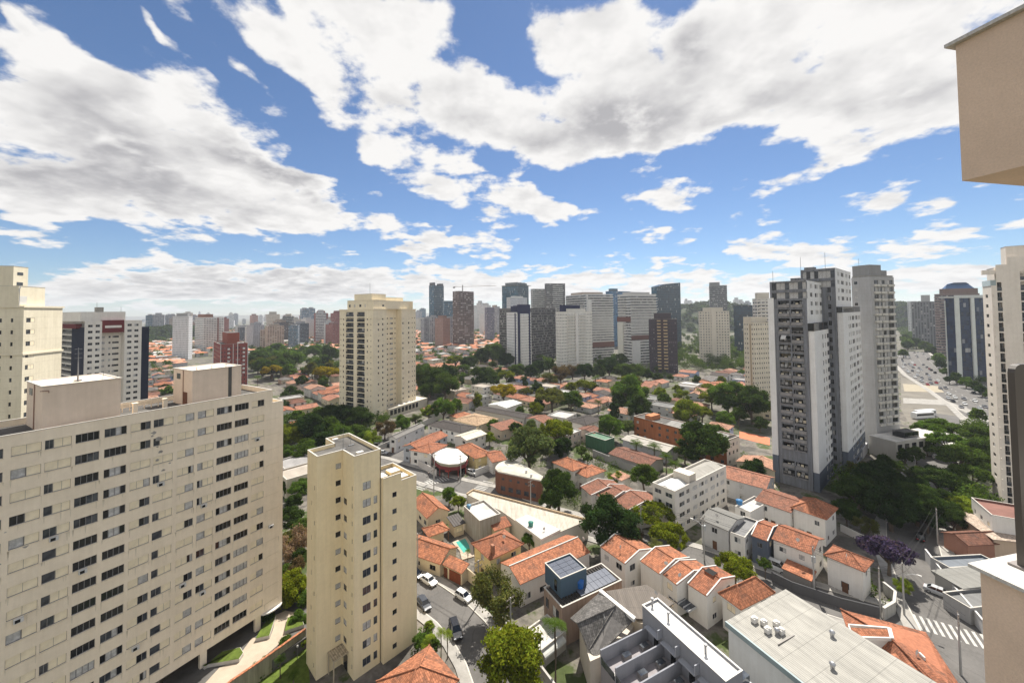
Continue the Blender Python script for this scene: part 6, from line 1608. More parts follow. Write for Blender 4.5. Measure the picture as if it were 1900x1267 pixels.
def limbs(seed, lobes, zc, fork):
    """trunk of unit height below the crown centre, forking towards the lobes (crown radius 1, centre at zc)"""
    r = random.Random(seed); m = MB()
    f = Vector((r.uniform(-.05, .05), r.uniform(-.05, .05), zc * fork))
    m.tube([(0, 0, 0), (f.x * .4, f.y * .4, f.z * .5), f], [.085, .065, .055], 7)
    for lb in sorted(lobes, key=lambda q: -q[3])[:7]:
        e = Vector((lb[0] * .85, lb[1] * .85, zc + lb[2] * .7)); mid = f.lerp(e, .5) + Vector((r.uniform(-.06, .06), r.uniform(-.06, .06), .05))
        m.tube([f, mid, e], [.05, .032, .012], 5)
    return m
KINDS = {}
def tree_kinds():
    rr = random.Random(99)
    def lobes(kind, k):
        out = []
        if kind == 'umbrella':
            for i in range(34):
                a = rr.uniform(0, 6.28); q = math.sqrt(rr.random()) * .88; out.append((q * math.cos(a), q * math.sin(a), .28 - .42 * q * q + rr.uniform(-.14, .12), rr.uniform(.14, .30), rr.uniform(.14, .30), rr.uniform(.10, .20)))
        elif kind == 'airy':
            for i in range(17):
                a = rr.uniform(0, 6.28); q = math.sqrt(rr.random()) * .8; out.append((q * math.cos(a), q * math.sin(a), rr.uniform(-.5, .55) * (1 - .5 * q), rr.uniform(.18, .34), rr.uniform(.18, .34), rr.uniform(.16, .3)))
        elif kind == 'tall':
            for i in range(14):
                a = rr.uniform(0, 6.28); q = rr.random() * .55; z = rr.uniform(-.9, 1.1); out.append((q * math.cos(a), q * math.sin(a), z, rr.uniform(.28, .45) * (1.1 - .35 * abs(z)), rr.uniform(.28, .45) * (1.1 - .35 * abs(z)), rr.uniform(.25, .4)))
        else:
            for i in range(40):
                a = rr.uniform(0, 6.28); e = rr.uniform(-.65, 1.4); q = rr.uniform(.55, .86) * math.cos(e); out.append((q * math.cos(a), q * math.sin(a), rr.uniform(.5, .78) * math.sin(e), rr.uniform(.15, .33), rr.uniform(.15, .33), rr.uniform(.12, .26)))
            out.append((0, 0, .1, .5, .5, .42))
        return out
    for kind, n, size, zc, fork, reps in (('round', 15000, .043, 1.1, .45, 4), ('umbrella', 12000, .044, 1.35, .5, 4), ('airy', 8000, .038, 1.2, .35, 3), ('tall', 11000, .05, 1.5, .4, 2)):
        for k in range(reps):
            lb = lobes(kind, k)
            v, t = leaf_cloud(rr.randrange(9999), lb, n, size, inner=.40 if kind != 'airy' else .2)
            v[:, 2] += zc
            KINDS.setdefault(kind, []).append((leaf_mesh('crown', v, t), limbs(k, lb, zc, fork).data('trunk', [MAT['bark']]), zc))
    # the same crowns with fewer, larger leaves for trees far away
    for kind in ('round', 'umbrella', 'tall'):
        for k in range(3):
            lb = lobes(kind, k); zc = {'round': 1.25, 'umbrella': 1.4, 'tall': 1.5}[kind]
            v, t = leaf_cloud(rr.randrange(9999), lb, 2600, .10, inner=.6); v[:, 2] += zc
            KINDS.setdefault('far_' + kind, []).append((leaf_mesh('crown', v, t), limbs(k, lb, zc, .5).data('trunk', [MAT['bark']]), zc))
    # palms
    for k in range(2):
        m = MB(); g = random.Random(k + 40)
        vv = []; tt = []
        for i in range(17):
            a = i * 2.4 + g.uniform(-.2, .2); up_ = g.uniform(-.1, .9); p = Vector((0, 0, 0)); L_ = g.uniform(.85, 1.15)
            prev = None
            for s in range(15):
                f = s / 14; el = up_ - 1.7 * f * f
                if s: p = p + Vector((math.cos(a) * math.cos(el), math.sin(a) * math.cos(el), math.sin(el))) * L_ / 14
                side = Vector((-math.sin(a), math.cos(a), 0)); w = .26 * math.sin(min(1, f * 1.15 + .12) * math.pi) + .02
                fw = Vector((math.cos(a) * math.cos(el), math.sin(a) * math.cos(el), math.sin(el)))
                for sg in (1, -1):
                    q = p + side * sg * w + fw * w * .5 - Vector((0, 0, w * .35)); t_ = g.uniform(.75, 1.2)
                    vv += [tuple(p), tuple(p + fw * .035), tuple(q), tuple(q - fw * .02)]; tt.append((t_, t_, t_ * .8, 1))
        v = np.array(vv); v[:, 2] += 3.0
        tr = MB(); tr.tube([(0, 0, 0), (.04, .02, 1.5), (0, 0, 3.05)], [.10, .075, .06], 8)
        KINDS.setdefault('palm', []).append((leaf_mesh('frond', v, np.array(tt)), tr.data('trunk', [MAT['bark']]), 3.0))
tree_kinds()
LC = dict(dark=(0.043, 0.072, 0.019), mid=(0.067, 0.108, 0.023), green=(0.084, 0.144, 0.027), yellow=(0.129, 0.155, 0.015), gold=(0.258, 0.206, 0.015), lime=(0.157, 0.205, 0.027), olive=(0.102, 0.111, 0.034), grey=(0.102, 0.135, 0.053), brown=(0.114, 0.082, 0.048), purple=(.080, .060, .135), violet=(0.073, 0.057, 0.125), pinkish=(0.241, 0.169, 0.132), deep=(0.029, 0.053, 0.017))
CN = dict(dark='dark green', mid='green', green='fresh green', yellow='yellow-green', gold='golden-yellow', lime='lime-green', olive='olive-green', grey='grey-green', brown='bare brownish', purple='purple flowering', pinkish='pinkish', deep='deep green')
KN = dict(round='rounded', umbrella='flat-topped', airy='feathery', tall='tall', palm='palm')
TR = random.Random(77)
TREES = []
def tree(px, py, rpx, kind='round', col='mid', label=None, zc=None, asp=1.0, where='', name=None, group=None):
    """crown centre and half width as seen in the photograph; the tree itself stands on the ground below it"""
    far = 'far_' + kind if rpx < 15 and 'far_' + kind in KINDS else kind
    z = zc if zc is not None else 5.0
    for _ in range(6):
        p = at(px, py, z); rm = rpx / F * p.y
        z = zc if zc is not None else max(1.2, min(rm * 0.98 + 0.9, 15))
    cr, tr, zc0 = TR.choice(KINDS[far])
    lab = label or f"{CN[col]} {KN[kind]} tree {where}".strip()
    t = thing(name or ('palm_tree' if kind == 'palm' else 'tree'), lab, 'palm' if kind == 'palm' else 'tree', (p.x, p.y, 0), TR.uniform(0, 6.28), group)
    c = link('frond' if kind == 'palm' else 'crown', cr, t, LC[col]); b = link('trunk', tr, t)
    s = rm; v = TR.uniform(.9, 1.1)
    c.scale = (s, s * v, s * asp); b.scale = (s, s * v, z / zc0)
    if kind == 'palm': b.scale = (max(1.3, s * .8),) * 2 + (z / 3.05,)
    c.location = (0, 0, z - zc0 * s * asp)
    OBST.append((p.x, p.y, rm * .75)); TREES.append((p.x, p.y, rm))
    return t
def near_trees():
    T = tree
    for i, (x, y, r) in enumerate(((1684, 640, 9), (1700, 636, 10), (1716, 642, 10), (1732, 652, 11), (1740, 664, 10), (1722, 632, 9), (1748, 676, 10), (1756, 690, 9), (1775, 700, 10), (1792, 708, 10), (1808, 716, 11), (1822, 724, 10), (1676, 655, 8), (1752, 655, 9), (1692, 622, 8), (1706, 616, 8), (1762, 704, 7), (1836, 732, 9), (1680, 628, 9), (1726, 616, 8))): T(x, y, r, 'round', ['dark', 'deep', 'mid', 'dark', 'green'][i % 5], where='along the avenue at the right')
    T(952, 1226, 64, 'round', 'yellow', 'large dense yellow-green tree at the bottom edge, right of the curving street', asp=.95)
    T(972, 1192, 24, 'round', 'yellow', 'smaller yellow-green crown against the top of the large one at the bottom edge')
    T(925, 1098, 54, 'airy', 'olive', 'feathery olive-green tree leaning over the curving street')
    T(1128, 966, 54, 'round', 'deep', 'broad deep green tree left of the white four-storey block', asp=.85)
    T(1213, 950, 34, 'umbrella', 'yellow', 'yellow-green layered tree at the foot of the white four-storey block')
    T(1243, 990, 34, 'umbrella', 'yellow', 'yellow-green layered tree nearest the white row houses')
    T(1216, 1010, 20, 'palm', 'olive', 'leaning palm between the row houses and the yellow-green trees', zc=5)
    T(1180, 990, 16, 'airy', 'brown'); T(1160, 1000, 14, 'round', 'mid')
    T(1363, 1052, 36, 'umbrella', 'yellow', 'flat yellow-green tree in front of the tiled garage', zc=4.2)
    T(1419, 1046, 12, 'round', 'mid', 'small green tree in front of the slate-blue house wall', zc=3)
    T(1029, 1156, 34, 'palm', 'mid', 'tall slender palm in front of the dark tiled gables', zc=9.5)
    T(982, 1001, 15, 'round', 'green', 'round green bush behind the pool house'); T(868, 1022, 8, 'palm', 'green', 'little palm at the edge of the pool', zc=2.2)
    T(833, 917, 15, 'round', 'green', 'green tree on the corner opposite the shop, left one'); T(850, 931, 13, 'round', 'lime', 'lime-green tree on the corner opposite the shop, right one')
    T(1036, 905, 36, 'round', 'dark', 'dark round tree in front of the fresh orange roof'); T(1021, 930, 20, 'round', 'mid', 'lighter tree against the end of the brown rounded building')
    T(1195, 882, 27, 'round', 'mid', 'neat round green tree left of the white four-storey block', asp=.85)
    T(982, 829, 46, 'round', 'grey', 'very large pale grey-green tree behind the brown rounded building', asp=.9)
    T(1032, 797, 36, 'umbrella', 'yellow', 'wide yellow-green umbrella tree right of the large pale tree'); T(1000, 805, 20, 'umbrella', 'yellow'); T(1040, 830, 22, 'round', 'deep')
    T(915, 789, 12, 'round', 'green'); T(957, 795, 13, 'round', 'dark'); T(985, 788, 11, 'round', 'grey'); T(908, 812, 11, 'round', 'lime'); T(1078, 835, 12, 'airy', 'mid'); T(1140, 885, 15, 'airy', 'lime'); T(1090, 850, 10, 'round', 'mid')
    T(1303, 822, 46, 'round', 'dark', 'large dark tree in front of the orange brick block', asp=.95); T(1328, 812, 26, 'round', 'mid'); T(1270, 835, 20, 'airy', 'mid')
    for x, y in ((1236, 846), (1181, 822), (1214, 828), (1253, 860)): T(x, y, 19, 'palm', 'mid', zc=6)
    T(1275, 763, 25, 'round', 'lime', 'bright lime-green tree right behind the orange brick block'); T(1302, 764, 18, 'umbrella', 'yellow'); T(1262, 775, 14, 'round', 'olive')
    T(1350, 735, 34, 'round', 'green'); T(1395, 748, 36, 'round', 'dark', 'dark tree with a bare forked trunk left of the twin tower'); T(1320, 738, 20, 'umbrella', 'yellow'); T(1345, 778, 18, 'round', 'green'); T(1370, 770, 16, 'round', 'mid'); T(1300, 725, 16, 'palm', 'mid', zc=8); T(1330, 722, 15, 'palm', 'dark', zc=8); T(1265, 733, 15, 'airy', 'lime'); T(1232, 741, 14, 'round', 'mid'); T(1410, 785, 14, 'round', 'dark')
    # old quarter
    T(1140, 765, 14, 'tall', 'deep'); T(1184, 757, 26, 'round', 'dark', 'big dark dome of a tree left of the orange brick block'); T(1150, 748, 16, 'round', 'dark'); T(1130, 790, 24, 'round', 'green'); T(1165, 792, 15, 'round', 'grey')
    T(934, 724, 25, 'umbrella', 'gold', 'golden flat-topped tree among the orange roofs of the old quarter'); T(1024, 735, 30, 'umbrella', 'olive'); T(1060, 742, 22, 'round', 'mid'); T(1086, 714, 21, 'umbrella', 'yellow'); T(1170, 726, 34, 'round', 'green'); T(1150, 722, 16, 'umbrella', 'gold'); T(1110, 745, 12, 'palm', 'dark', zc=7); T(1105, 700, 12, 'palm', 'mid', zc=7); T(1225, 732, 14, 'round', 'lime')
    T(1040, 692, 22, 'airy', 'brown'); T(1062, 686, 18, 'airy', 'brown'); T(1021, 703, 16, 'airy', 'olive'); T(940, 695, 16, 'umbrella', 'yellow'); T(902, 698, 20, 'round', 'dark'); T(881, 713, 10, 'tall', 'deep'); T(915, 706, 14, 'round', 'dark'); T(885, 690, 12, 'round', 'mid'); T(965, 762, 9, 'round', 'mid'); T(1000, 750, 12, 'round', 'dark')
    for x, y, r in ((915, 655, 24), (893, 662, 18), (870, 672, 16), (940, 668, 16), (960, 687, 16), (985, 690, 14), (1000, 682, 16), (1020, 678, 14), (1060, 672, 14), (1085, 688, 18), (1110, 690, 16), (1130, 680, 22), (1155, 688, 18), (1180, 690, 18), (1200, 694, 12), (1150, 668, 14), (1220, 700, 10)): T(x, y, r, 'round', TR.choice(['deep', 'dark', 'dark', 'mid']), where='at the foot of the central towers')
    for x, y, r, c in ((845, 668, 18, 'yellow'), (860, 682, 12, 'mid'), (838, 684, 12, 'olive')): T(x, y, r, 'umbrella', c, where='right of the cream balcony tower')
    # round the cream balcony tower
    for x, y, r, k, c in ((798, 703, 32, 'round', 'dark'), (822, 700, 26, 'round', 'deep'), (785, 690, 20, 'round', 'dark'), (826, 716, 26, 'round', 'mid'), (793, 725, 18, 'round', 'dark'), (543, 812, 26, 'round', 'yellow'), (577, 796, 34, 'round', 'deep'), (611, 798, 26, 'round', 'mid'), (566, 836, 24, 'round', 'mid'), (640, 772, 26, 'round', 'deep'), (668, 776, 24, 'round', 'dark'), (612, 768, 20, 'round', 'dark'), (600, 820, 26, 'round', 'deep'), (633, 812, 24, 'round', 'green'), (660, 806, 22, 'round', 'mid'), (688, 815, 22, 'airy', 'lime'), (714, 792, 20, 'airy', 'brown'), (745, 785, 17, 'round', 'green'), (770, 777, 13, 'airy', 'grey'), (822, 757, 22, 'round', 'green'), (795, 764, 14, 'round', 'lime'), (846, 753, 14, 'round', 'green'), (781, 793, 9, 'round', 'dark'), (700, 818, 12, 'palm', 'green'), (650, 838, 16, 'round', 'dark'), (532, 800, 16, 'round', 'yellow'), (590, 768, 14, 'round', 'mid'), (530, 840, 16, 'round', 'green'), (625, 838, 18, 'round', 'mid')): T(x, y, r, k, c, where='by the cream balcony tower')
    # park on the left
    g = random.Random(4)
    for i in range(34):
        x = g.uniform(468, 632); y = 652 + (i % 6) * 7.4 + g.uniform(-3, 3)
        T(x, y, g.uniform(10, 19), 'round', g.choice(['mid', 'green', 'dark', 'olive', 'mid', 'deep']), where='in the park left of the cream tower')
    T(505, 686, 18, 'umbrella', 'gold', 'golden tree in front of the park left of the cream tower'); T(607, 690, 23, 'umbrella', 'gold', 'wide golden tree touching the left side of the cream balcony tower'); T(478, 700, 10, 'palm', 'mid', zc=7)
    for x, y in ((553, 733), (560, 706), (525, 751), (540, 725)): T(x, y, 11, 'round', 'dark', where='among the roofs left of the cream tower')
    # shaded street on the right
    for x, y, r, k, c in ((1592, 912, 36, 'round', 'dark'), (1630, 888, 36, 'round', 'deep'), (1600, 872, 26, 'airy', 'olive'), (1652, 936, 42, 'round', 'deep'), (1700, 930, 38, 'round', 'dark'), (1742, 884, 36, 'umbrella', 'dark'), (1782, 846, 40, 'umbrella', 'mid'), (1760, 818, 30, 'umbrella', 'green'), (1802, 880, 32, 'umbrella', 'mid'), (1790, 938, 28, 'umbrella', 'lime'), (1720, 800, 22, 'round', 'green'), (1746, 790, 26, 'umbrella', 'green'), (1802, 800, 30, 'umbrella', 'mid'), (1822, 836, 26, 'round', 'dark'), (1745, 940, 28, 'umbrella', 'dark'), (1690, 880, 18, 'airy', 'grey'), (1665, 860, 16, 'palm', 'dark'), (1570, 948, 24, 'round', 'dark'), (1768, 960, 22, 'round', 'dark'), (1720, 960, 22, 'round', 'deep'), (1700, 842, 14, 'round', 'mid'), (1720, 830, 12, 'round', 'mid'), (1815, 770, 14, 'round', 'mid'), (1640, 860, 18, 'round', 'dark'), (1700, 905, 24, 'round', 'deep'), (1664, 900, 26, 'round', 'deep'), (1738, 925, 24, 'round', 'dark'), (1680, 845, 14, 'round', 'dark'), (1655, 960, 20, 'round', 'deep'), (1780, 905, 24, 'round', 'dark')): T(x, y, r, k, c, where='over the shaded street on the right')
    T(1648, 1020, 40, 'umbrella', 'purple', 'purple flowering jacaranda over the shaded street on the right', asp=1.2); T(1606, 972, 20, 'airy', 'olive', 'small olive tree behind the white corner house'); T(1674, 1086, 17, 'airy', 'lime', 'small yellow-green street tree by the bend of the shaded street')
    # between the slab and the beige tower
    T(545, 1010, 30, 'airy', 'pinkish', 'pinkish half-bare tree between the slab block and the beige tower', asp=1.4); T(541, 1092, 30, 'round', 'yellow', 'yellow-green tree between the slab block and the beige tower', asp=1.2); T(548, 1050, 20, 'airy', 'brown', asp=1.3); T(553, 1150, 18, 'round', 'green', zc=2.2); T(497, 1140, 12, 'round', 'deep', zc=3.4); T(520, 1222, 14, 'palm', 'green', zc=3); T(545, 1250, 14, 'palm', 'mid', zc=2.5); T(486, 1228, 16, 'airy', 'green', zc=1.5); T(530, 1195, 15, 'round', 'mid', zc=1.4); T(560, 1190, 10, 'round', 'lime', zc=1.2)
    for x, y, z in ((799, 1180, 4), (818, 1172, 4.5), (830, 1176, 4), (790, 1195, 3.4)): T(x, y, 14, 'palm', 'lime', zc=z, where='in the garden right of the beige tower')
    T(781, 1190, 16, 'round', 'green', zc=2.2); T(806, 1195, 12, 'round', 'mid', zc=1.6); T(797, 1160, 9, 'round', 'lime', zc=1)
    T(545, 930, 16, 'round', 'dark'); T(528, 905, 12, 'round', 'mid'); T(556, 905, 18, 'round', 'green'); T(540, 960, 22, 'round', 'dark'); T(560, 980, 20, 'round', 'mid'); T(534, 1000, 16, 'round', 'olive'); T(557, 1035, 18, 'round', 'dark'); T(530, 1060, 14, 'round', 'mid'); T(562, 1110, 16, 'round', 'green', zc=3)
near_trees()

# ------------------------------------------------------------------ more houses and trees filling the blocks
def pip(x, y, poly):
    c = False; j = len(poly) - 1
    for i in range(len(poly)):
        if (poly[i][1] > y) != (poly[j][1] > y) and x < (poly[j][0] - poly[i][0]) * (y - poly[i][1]) / (poly[j][1] - poly[i][1]) + poly[i][0]: c = not c
        j = i
    return c
def on_road(x, y, r):
    p = Vector((x, y, 0))
    for pts, hw in ROADS:
        for i in range(len(pts) - 1):
            a, b = pts[i], pts[i + 1]; t = max(0, min(1, (p - a).dot(b - a) / max(1e-6, (b - a).length_squared)))
            if (a + (b - a) * t - p).length < hw + r: return True
    return False
def free(x, y, r):
    return all((x - a) ** 2 + (y - b) ** 2 > (r + c) ** 2 for a, b, c in OBST) and not on_road(x, y, r)
def register_towers():
    for o in list(sc.objects):
        if o.parent is None and o.type == 'EMPTY' and 'category' in o and ('tower' in o['category'] or o['category'] in ('apartment block', 'warehouse')):
            for c in o.children:
                if c.name.split('.')[0] in ('wall', 'podium', 'balcony_wall'):
                    M_ = Matrix.Translation(o.location) @ Matrix.Rotation(o.rotation_euler[2], 4, 'Z') @ Matrix.Diagonal((*o.scale, 1))
                    q = [M_ @ Vector(b) for b in c.bound_box]; ctr = sum(q, Vector()) / 8; ex = sorted(((a - ctr).to_2d().length for a in q))[-1]
                    OBST.append((ctr.x, ctr.y, ex * .8))
def fill():
    register_towers()
    rnd = random.Random(12)
    AREAS = [([(524, 690), (632, 690), (632, 780), (524, 792)], .8), ([(268, 640), (335, 640), (335, 745), (268, 745)], .85), ([(770, 650), (935, 650), (935, 700), (1236, 700), (1440, 690), (1440, 765), (1320, 830), (1180, 800), (1050, 850), (1000, 830), (880, 800), (800, 770), (768, 740)], .74),
             ([(262, 612), (640, 610), (640, 648), (460, 656), (262, 662)], .85), ([(765, 614), (935, 614), (935, 655), (765, 660)], .85), ([(1245, 690), (1440, 684), (1440, 740), (1250, 742)], .9), ([(1100, 800), (1230, 900), (1100, 960), (1020, 860)], .6), ([(1290, 850), (1440, 850), (1440, 935), (1360, 930)], .5), ([(520, 850), (570, 840), (570, 1010), (525, 960)], .9), ([(765, 925), (900, 990), (900, 1010), (765, 1010)], .4), ([(640, 815), (800, 790), (800, 840), (700, 850)], .5)]
    protos = []
    for i in range(14):
        w, d = rnd.uniform(8, 13), rnd.uniform(9, 15); two = rnd.random() < .6; z = rnd.uniform(5.2, 6.2) if two else rnd.uniform(3.0, 3.8)
        kind = ['hip', 'gable_u', 'gable_v', 'hip', 'flat', 'gable_v', 'hip', 'gable_u', 'hip', 'gable_v', 'shed', 'flat', 'hip', 'gable_u'][i]
        if kind == 'flat':
            mb, W = house_walls('flat', w, d, z, 0, 0, True, rnd, 2 if two else 1); r = MB(); rect_roof(r, 0, 0, w, d, z, .4, .2); mats = [MAT['plaster'], MAT['flatroof'], MAT['coping'], MAT['white']]
        else:
            h = rnd.uniform(1.2, 2.0); mb, W = house_walls(kind, w, d, z, h, .35, True, rnd, 2 if two else 1); r = roof_mb(kind, w, d, z, h); mats = [MAT['tile'], MAT['wood'], MAT['tile'], MAT['white']]
        C_ = Matrix.Translation((-w / 2, -d / 2, 0))
        a = MB(); a.add(mb, C_); b = MB(); b.add(r, C_); wins = []
        for s in W:
            side, off, u0, u1, z0, z1, st, dp = s
            loc, rz = ((u0 - w / 2, off - d / 2, z0), 0.0) if side == 'R' else ((off - w / 2, u1 - d / 2, z0), -math.pi / 2)
            kk = (st, round(u1 - u0, 2), round(z1 - z0, 2), 0, dp)
            if kk not in WDATA: WDATA[kk] = win_mb(st, u1 - u0, z1 - z0, 0, dp).data('window', WM)
            wins.append((WDATA[kk], loc, rz))
        protos.append((a.data('wall', [MAT['plaster']]), b.data('roof', mats), kind, w, d, two, wins))
    wallc = [((.68, .66, .62), 'white'), ((.60, .54, .42), 'cream'), ((.58, .50, .36), 'sand'), ((.62, .50, .44), 'pinkish'), ((.50, .50, .50), 'grey'), ((.66, .65, .64), 'white'), ((.36, .42, .58), 'pale blue')]
    roofc = [('orange', 'orange'), ('pink', 'pinkish'), ('pale', 'pale terracotta'), ('old', 'reddish'), ('bright', 'bright orange'), ('brown', 'brown'), ('pale', 'pale terracotta'), ('pink', 'pinkish'), ('dark', 'dark'), ('grey', 'grey')]
    flatc = [((.27, .26, .25), 'grey'), ((.46, .45, .43), 'white'), ((.15, .15, .145), 'dark grey'), ((.34, .30, .25), 'beige')]
    KNM = dict(hip='hip roof', gable_u='gable roof', gable_v='gable roof', shed='lean-to roof', flat='flat roof')
    U, V = az(45), az(-45)
    nh = nt = 0
    cand = []
    for i in range(-110, 130):
        for j in range(-25, 200):
            if i % 8 == 0 or j % 10 == 0: continue        # lanes
            p = U * (i * 10.6 + rnd.uniform(-1, 1)) + V * (j * 11.8 + rnd.uniform(-1, 1))
            if p.y < 60 or p.y > 1500: continue
            cand.append((p.length, p))
    cand.sort(key=lambda q: q[0])
    rest = MB(); woods = []
    for dist, p in cand:
        px, py = proj((p.x, p.y, 3))
        if not (250 < px < 1445): continue
        pr = next((k for a, k in AREAS if pip(px, py, a)), None)
        if pr is None: continue
        if not free(p.x, p.y, 3.7): continue
        if rnd.random() < pr * (1.0 if dist < 430 else .62):
            wl, rf, kind, w, d, two, wins = rnd.choice(protos)
            wc, wn = rnd.choice(wallc); rk, rn = rnd.choice(roofc)
            rc = TC[rk]
            if kind == 'flat': rc, rn = rnd.choice(flatc)
            OBST.append((p.x, p.y, 3.9))
            if nh < 228:
                o = thing('house', f"{'two-storey' if two else 'low'} {wn} house with a {rn} {KNM[kind]}", 'house', p, R_(45) + rnd.gauss(0, .04), 'houses of the old quarter')
                link('wall', wl, o, wc); link('roof', rf, o, rc)
                if dist < 330:
                    for me, loc, rz in wins: link('window', me, o, None, loc, rz)
                nh += 1
            else:
                h = MB(); w, d = rnd.uniform(8, 14), rnd.uniform(9, 15); z = rnd.uniform(3.4, 6.5)
                h.box(.3, .3, 0, w - .3, d - .3, z, rnd.choice([0, 0, 1, 5])); k = rnd.choice(['hip', 'gable_u', 'gable_v', 'hip', 'flat'])
                if k != 'flat': q = roof_mb(k, w, d, z + .02, rnd.uniform(1.2, 2)); mm = rnd.choice([2, 2, 3, 3, 4]); q.m = [mm] * len(q.m); h.add(q)
                rest.add(h, Matrix.Translation(p) @ Matrix.Rotation(R_(45) + rnd.gauss(0, .1), 4, 'Z') @ Matrix.Translation((-w / 2, -d / 2, 0)))
        elif rnd.random() < .8:
            c = rnd.choice(['mid', 'dark', 'green', 'dark', 'olive', 'yellow', 'deep', 'mid'])
            if nt < 120 and dist < 420:
                rpx = rnd.uniform(2.6, 5.0) / p.y * F
                q = proj((p.x, p.y, 4.5)); tree(q[0], q[1], rpx, rnd.choice(['round', 'round', 'umbrella', 'tall']), c, zc=rnd.uniform(3.2, 5.5), where='among the roofs of the old quarter', group='trees of the old quarter'); nt += 1
            else: s_ = rnd.uniform(2.5, 5); woods.append((p.x, p.y, s_ * .9, s_, s_, s_ * .85)); OBST.append((p.x, p.y, s_ * .7))
    if rest.f:
        o = rest.build('distant_houses', [plain('far_white_wall', (.66, .63, .58)), plain('far_cream_wall', (.58, .50, .38)), plain('far_pink_tile', (.50, .24, .15), var=.3), plain('far_orange_tile', (.42, .16, .08), var=.3), plain('far_grey_roof', (.36, .34, .32)), plain('far_grey_wall', (.42, .41, .40))]); setting(o, 'stuff')
    # woods that read as one mass: behind the towers, in the park, towards the skyline
    for poly, n, r0, r1 in (([(1236, 610), (1440, 600), (1440, 690), (1250, 690)], 330, 3.5, 7.5), ([(262, 598), (640, 596), (640, 626), (262, 640)], 420, 4, 8), ([(775, 604), (935, 600), (935, 640), (775, 640)], 160, 4, 7), ([(465, 648), (634, 645), (634, 690), (465, 692)], 110, 4, 7),
                            ([(1666, 596), (1740, 594), (1736, 640), (1676, 650)], 160, 4, 8), ([(770, 690), (860, 680), (860, 735), (778, 740)], 26, 3, 5), ([(860, 655), (1240, 660), (1240, 702), (860, 706)], 110, 3, 5.5), ([(1735, 690), (1830, 700), (1830, 740), (1760, 715)], 22, 2, 3.5), ([(524, 780), (720, 760), (720, 850), (524, 850)], 60, 2.5, 4.5), ([(1560, 830), (1690, 880), (1690, 960), (1580, 960)], 26, 3, 5), ([(1745, 770), (1830, 770), (1830, 960), (1750, 960)], 40, 3, 5)):
        k = 0
        xs = [q[0] for q in poly]; ys = [q[1] for q in poly]
        for _ in range(n * 12):
            if k >= n: break
            px, py = rnd.uniform(min(xs), max(xs)), rnd.uniform(min(ys), max(ys))
            if not pip(px, py, poly): continue
            p = at(px, py); s_ = rnd.uniform(r0, r1)
            if p.y > 2600 or p.y < 0 or on_road(p.x, p.y, .5): continue
            if any((p.x - a) ** 2 + (p.y - b) ** 2 < (s_ * .5 + c * .75) ** 2 for a, b, c in OBST if c > 3.95 or c < 0): continue
            woods.append((p.x, p.y, s_ * .8, s_, s_, s_ * .85)); k += 1
    big = [w for w in woods if w[1] < 420]; far = [w for w in woods if w[1] >= 420]
    for nm, ws, per, size, colr in (('woodland', big, 420, .34, 'mid'), ('woodland', far, 110, .95, 'mid')):
        lob = []
        for (x, y, z, a, b, c) in ws:
            for i in range(6): t = rnd.uniform(0, 6.28); q = rnd.uniform(.1, .6); lob.append((x + a * q * math.cos(t), y + a * q * math.sin(t), z + c * rnd.uniform(-.3, .75), a * rnd.uniform(.35, .6), a * rnd.uniform(.35, .6), c * rnd.uniform(.3, .5)))
        if lob:
            v, t = leaf_cloud(17, lob, per * len(ws), size); o = link(nm, leaf_mesh(nm, v, t), None, LC[colr]); setting(o, 'stuff')
fill()
def wooded_hill():
    """low wooded ridge on the right behind the towers, and the woods on the far left"""
    g = np.random.default_rng(8)
    for name, px0, px1, Y, top, dep in (('hill', 1200, 1445, 1150, 562, 500), ('hill', 1655, 1760, 1000, 563, 400), ('hill', 262, 335, 900, 606, 260)):
        a = atd(px0, 600, Y); b = atd(px1, 600, Y); c = (a + b) / 2; hw = (b - a).length / 2 * 1.2
        H = CZ + (hy((px0 + px1) / 2) - top) / F * Y - 8
        def height(u, v): return H * max(0, math.cos(min(1, abs(u)) * 1.57)) ** .8 * max(0, math.cos(min(1, abs(v)) * 1.57)) * (1 + .12 * math.sin(u * 9 + v * 4)) - .5
        m = MB(); n = 22; pts = []
        for i in range(n + 1):
            for j in range(n + 1):
                u, v = i / n * 2 - 1, j / n * 2 - 1; pts.append((c.x + u * hw, c.y + v * dep / 2 + dep * .1, height(u, v)))
        m.mesh(pts, [(i * (n + 1) + j, (i + 1) * (n + 1) + j, (i + 1) * (n + 1) + j + 1, i * (n + 1) + j + 1) for i in range(n) for j in range(n)], 0, True)
        o = m.build(name, MAT['hillsoil']); setting(o)
        lob = []
        for k in range(420):
            u, v = g.uniform(-.95, .95), g.uniform(-.95, .6); lob.append((c.x + u * hw, c.y + v * dep / 2 + dep * .1, height(u, v) + 5, g.uniform(6, 11), g.uniform(6, 11), g.uniform(4, 8)))
        v, t = leaf_cloud(5, lob, 30000, 3.2)
        me = leaf_mesh('forest', v, t); f = link('forest', me, None, (.040, .062, .024)); setting(f, 'stuff')
wooded_hill()

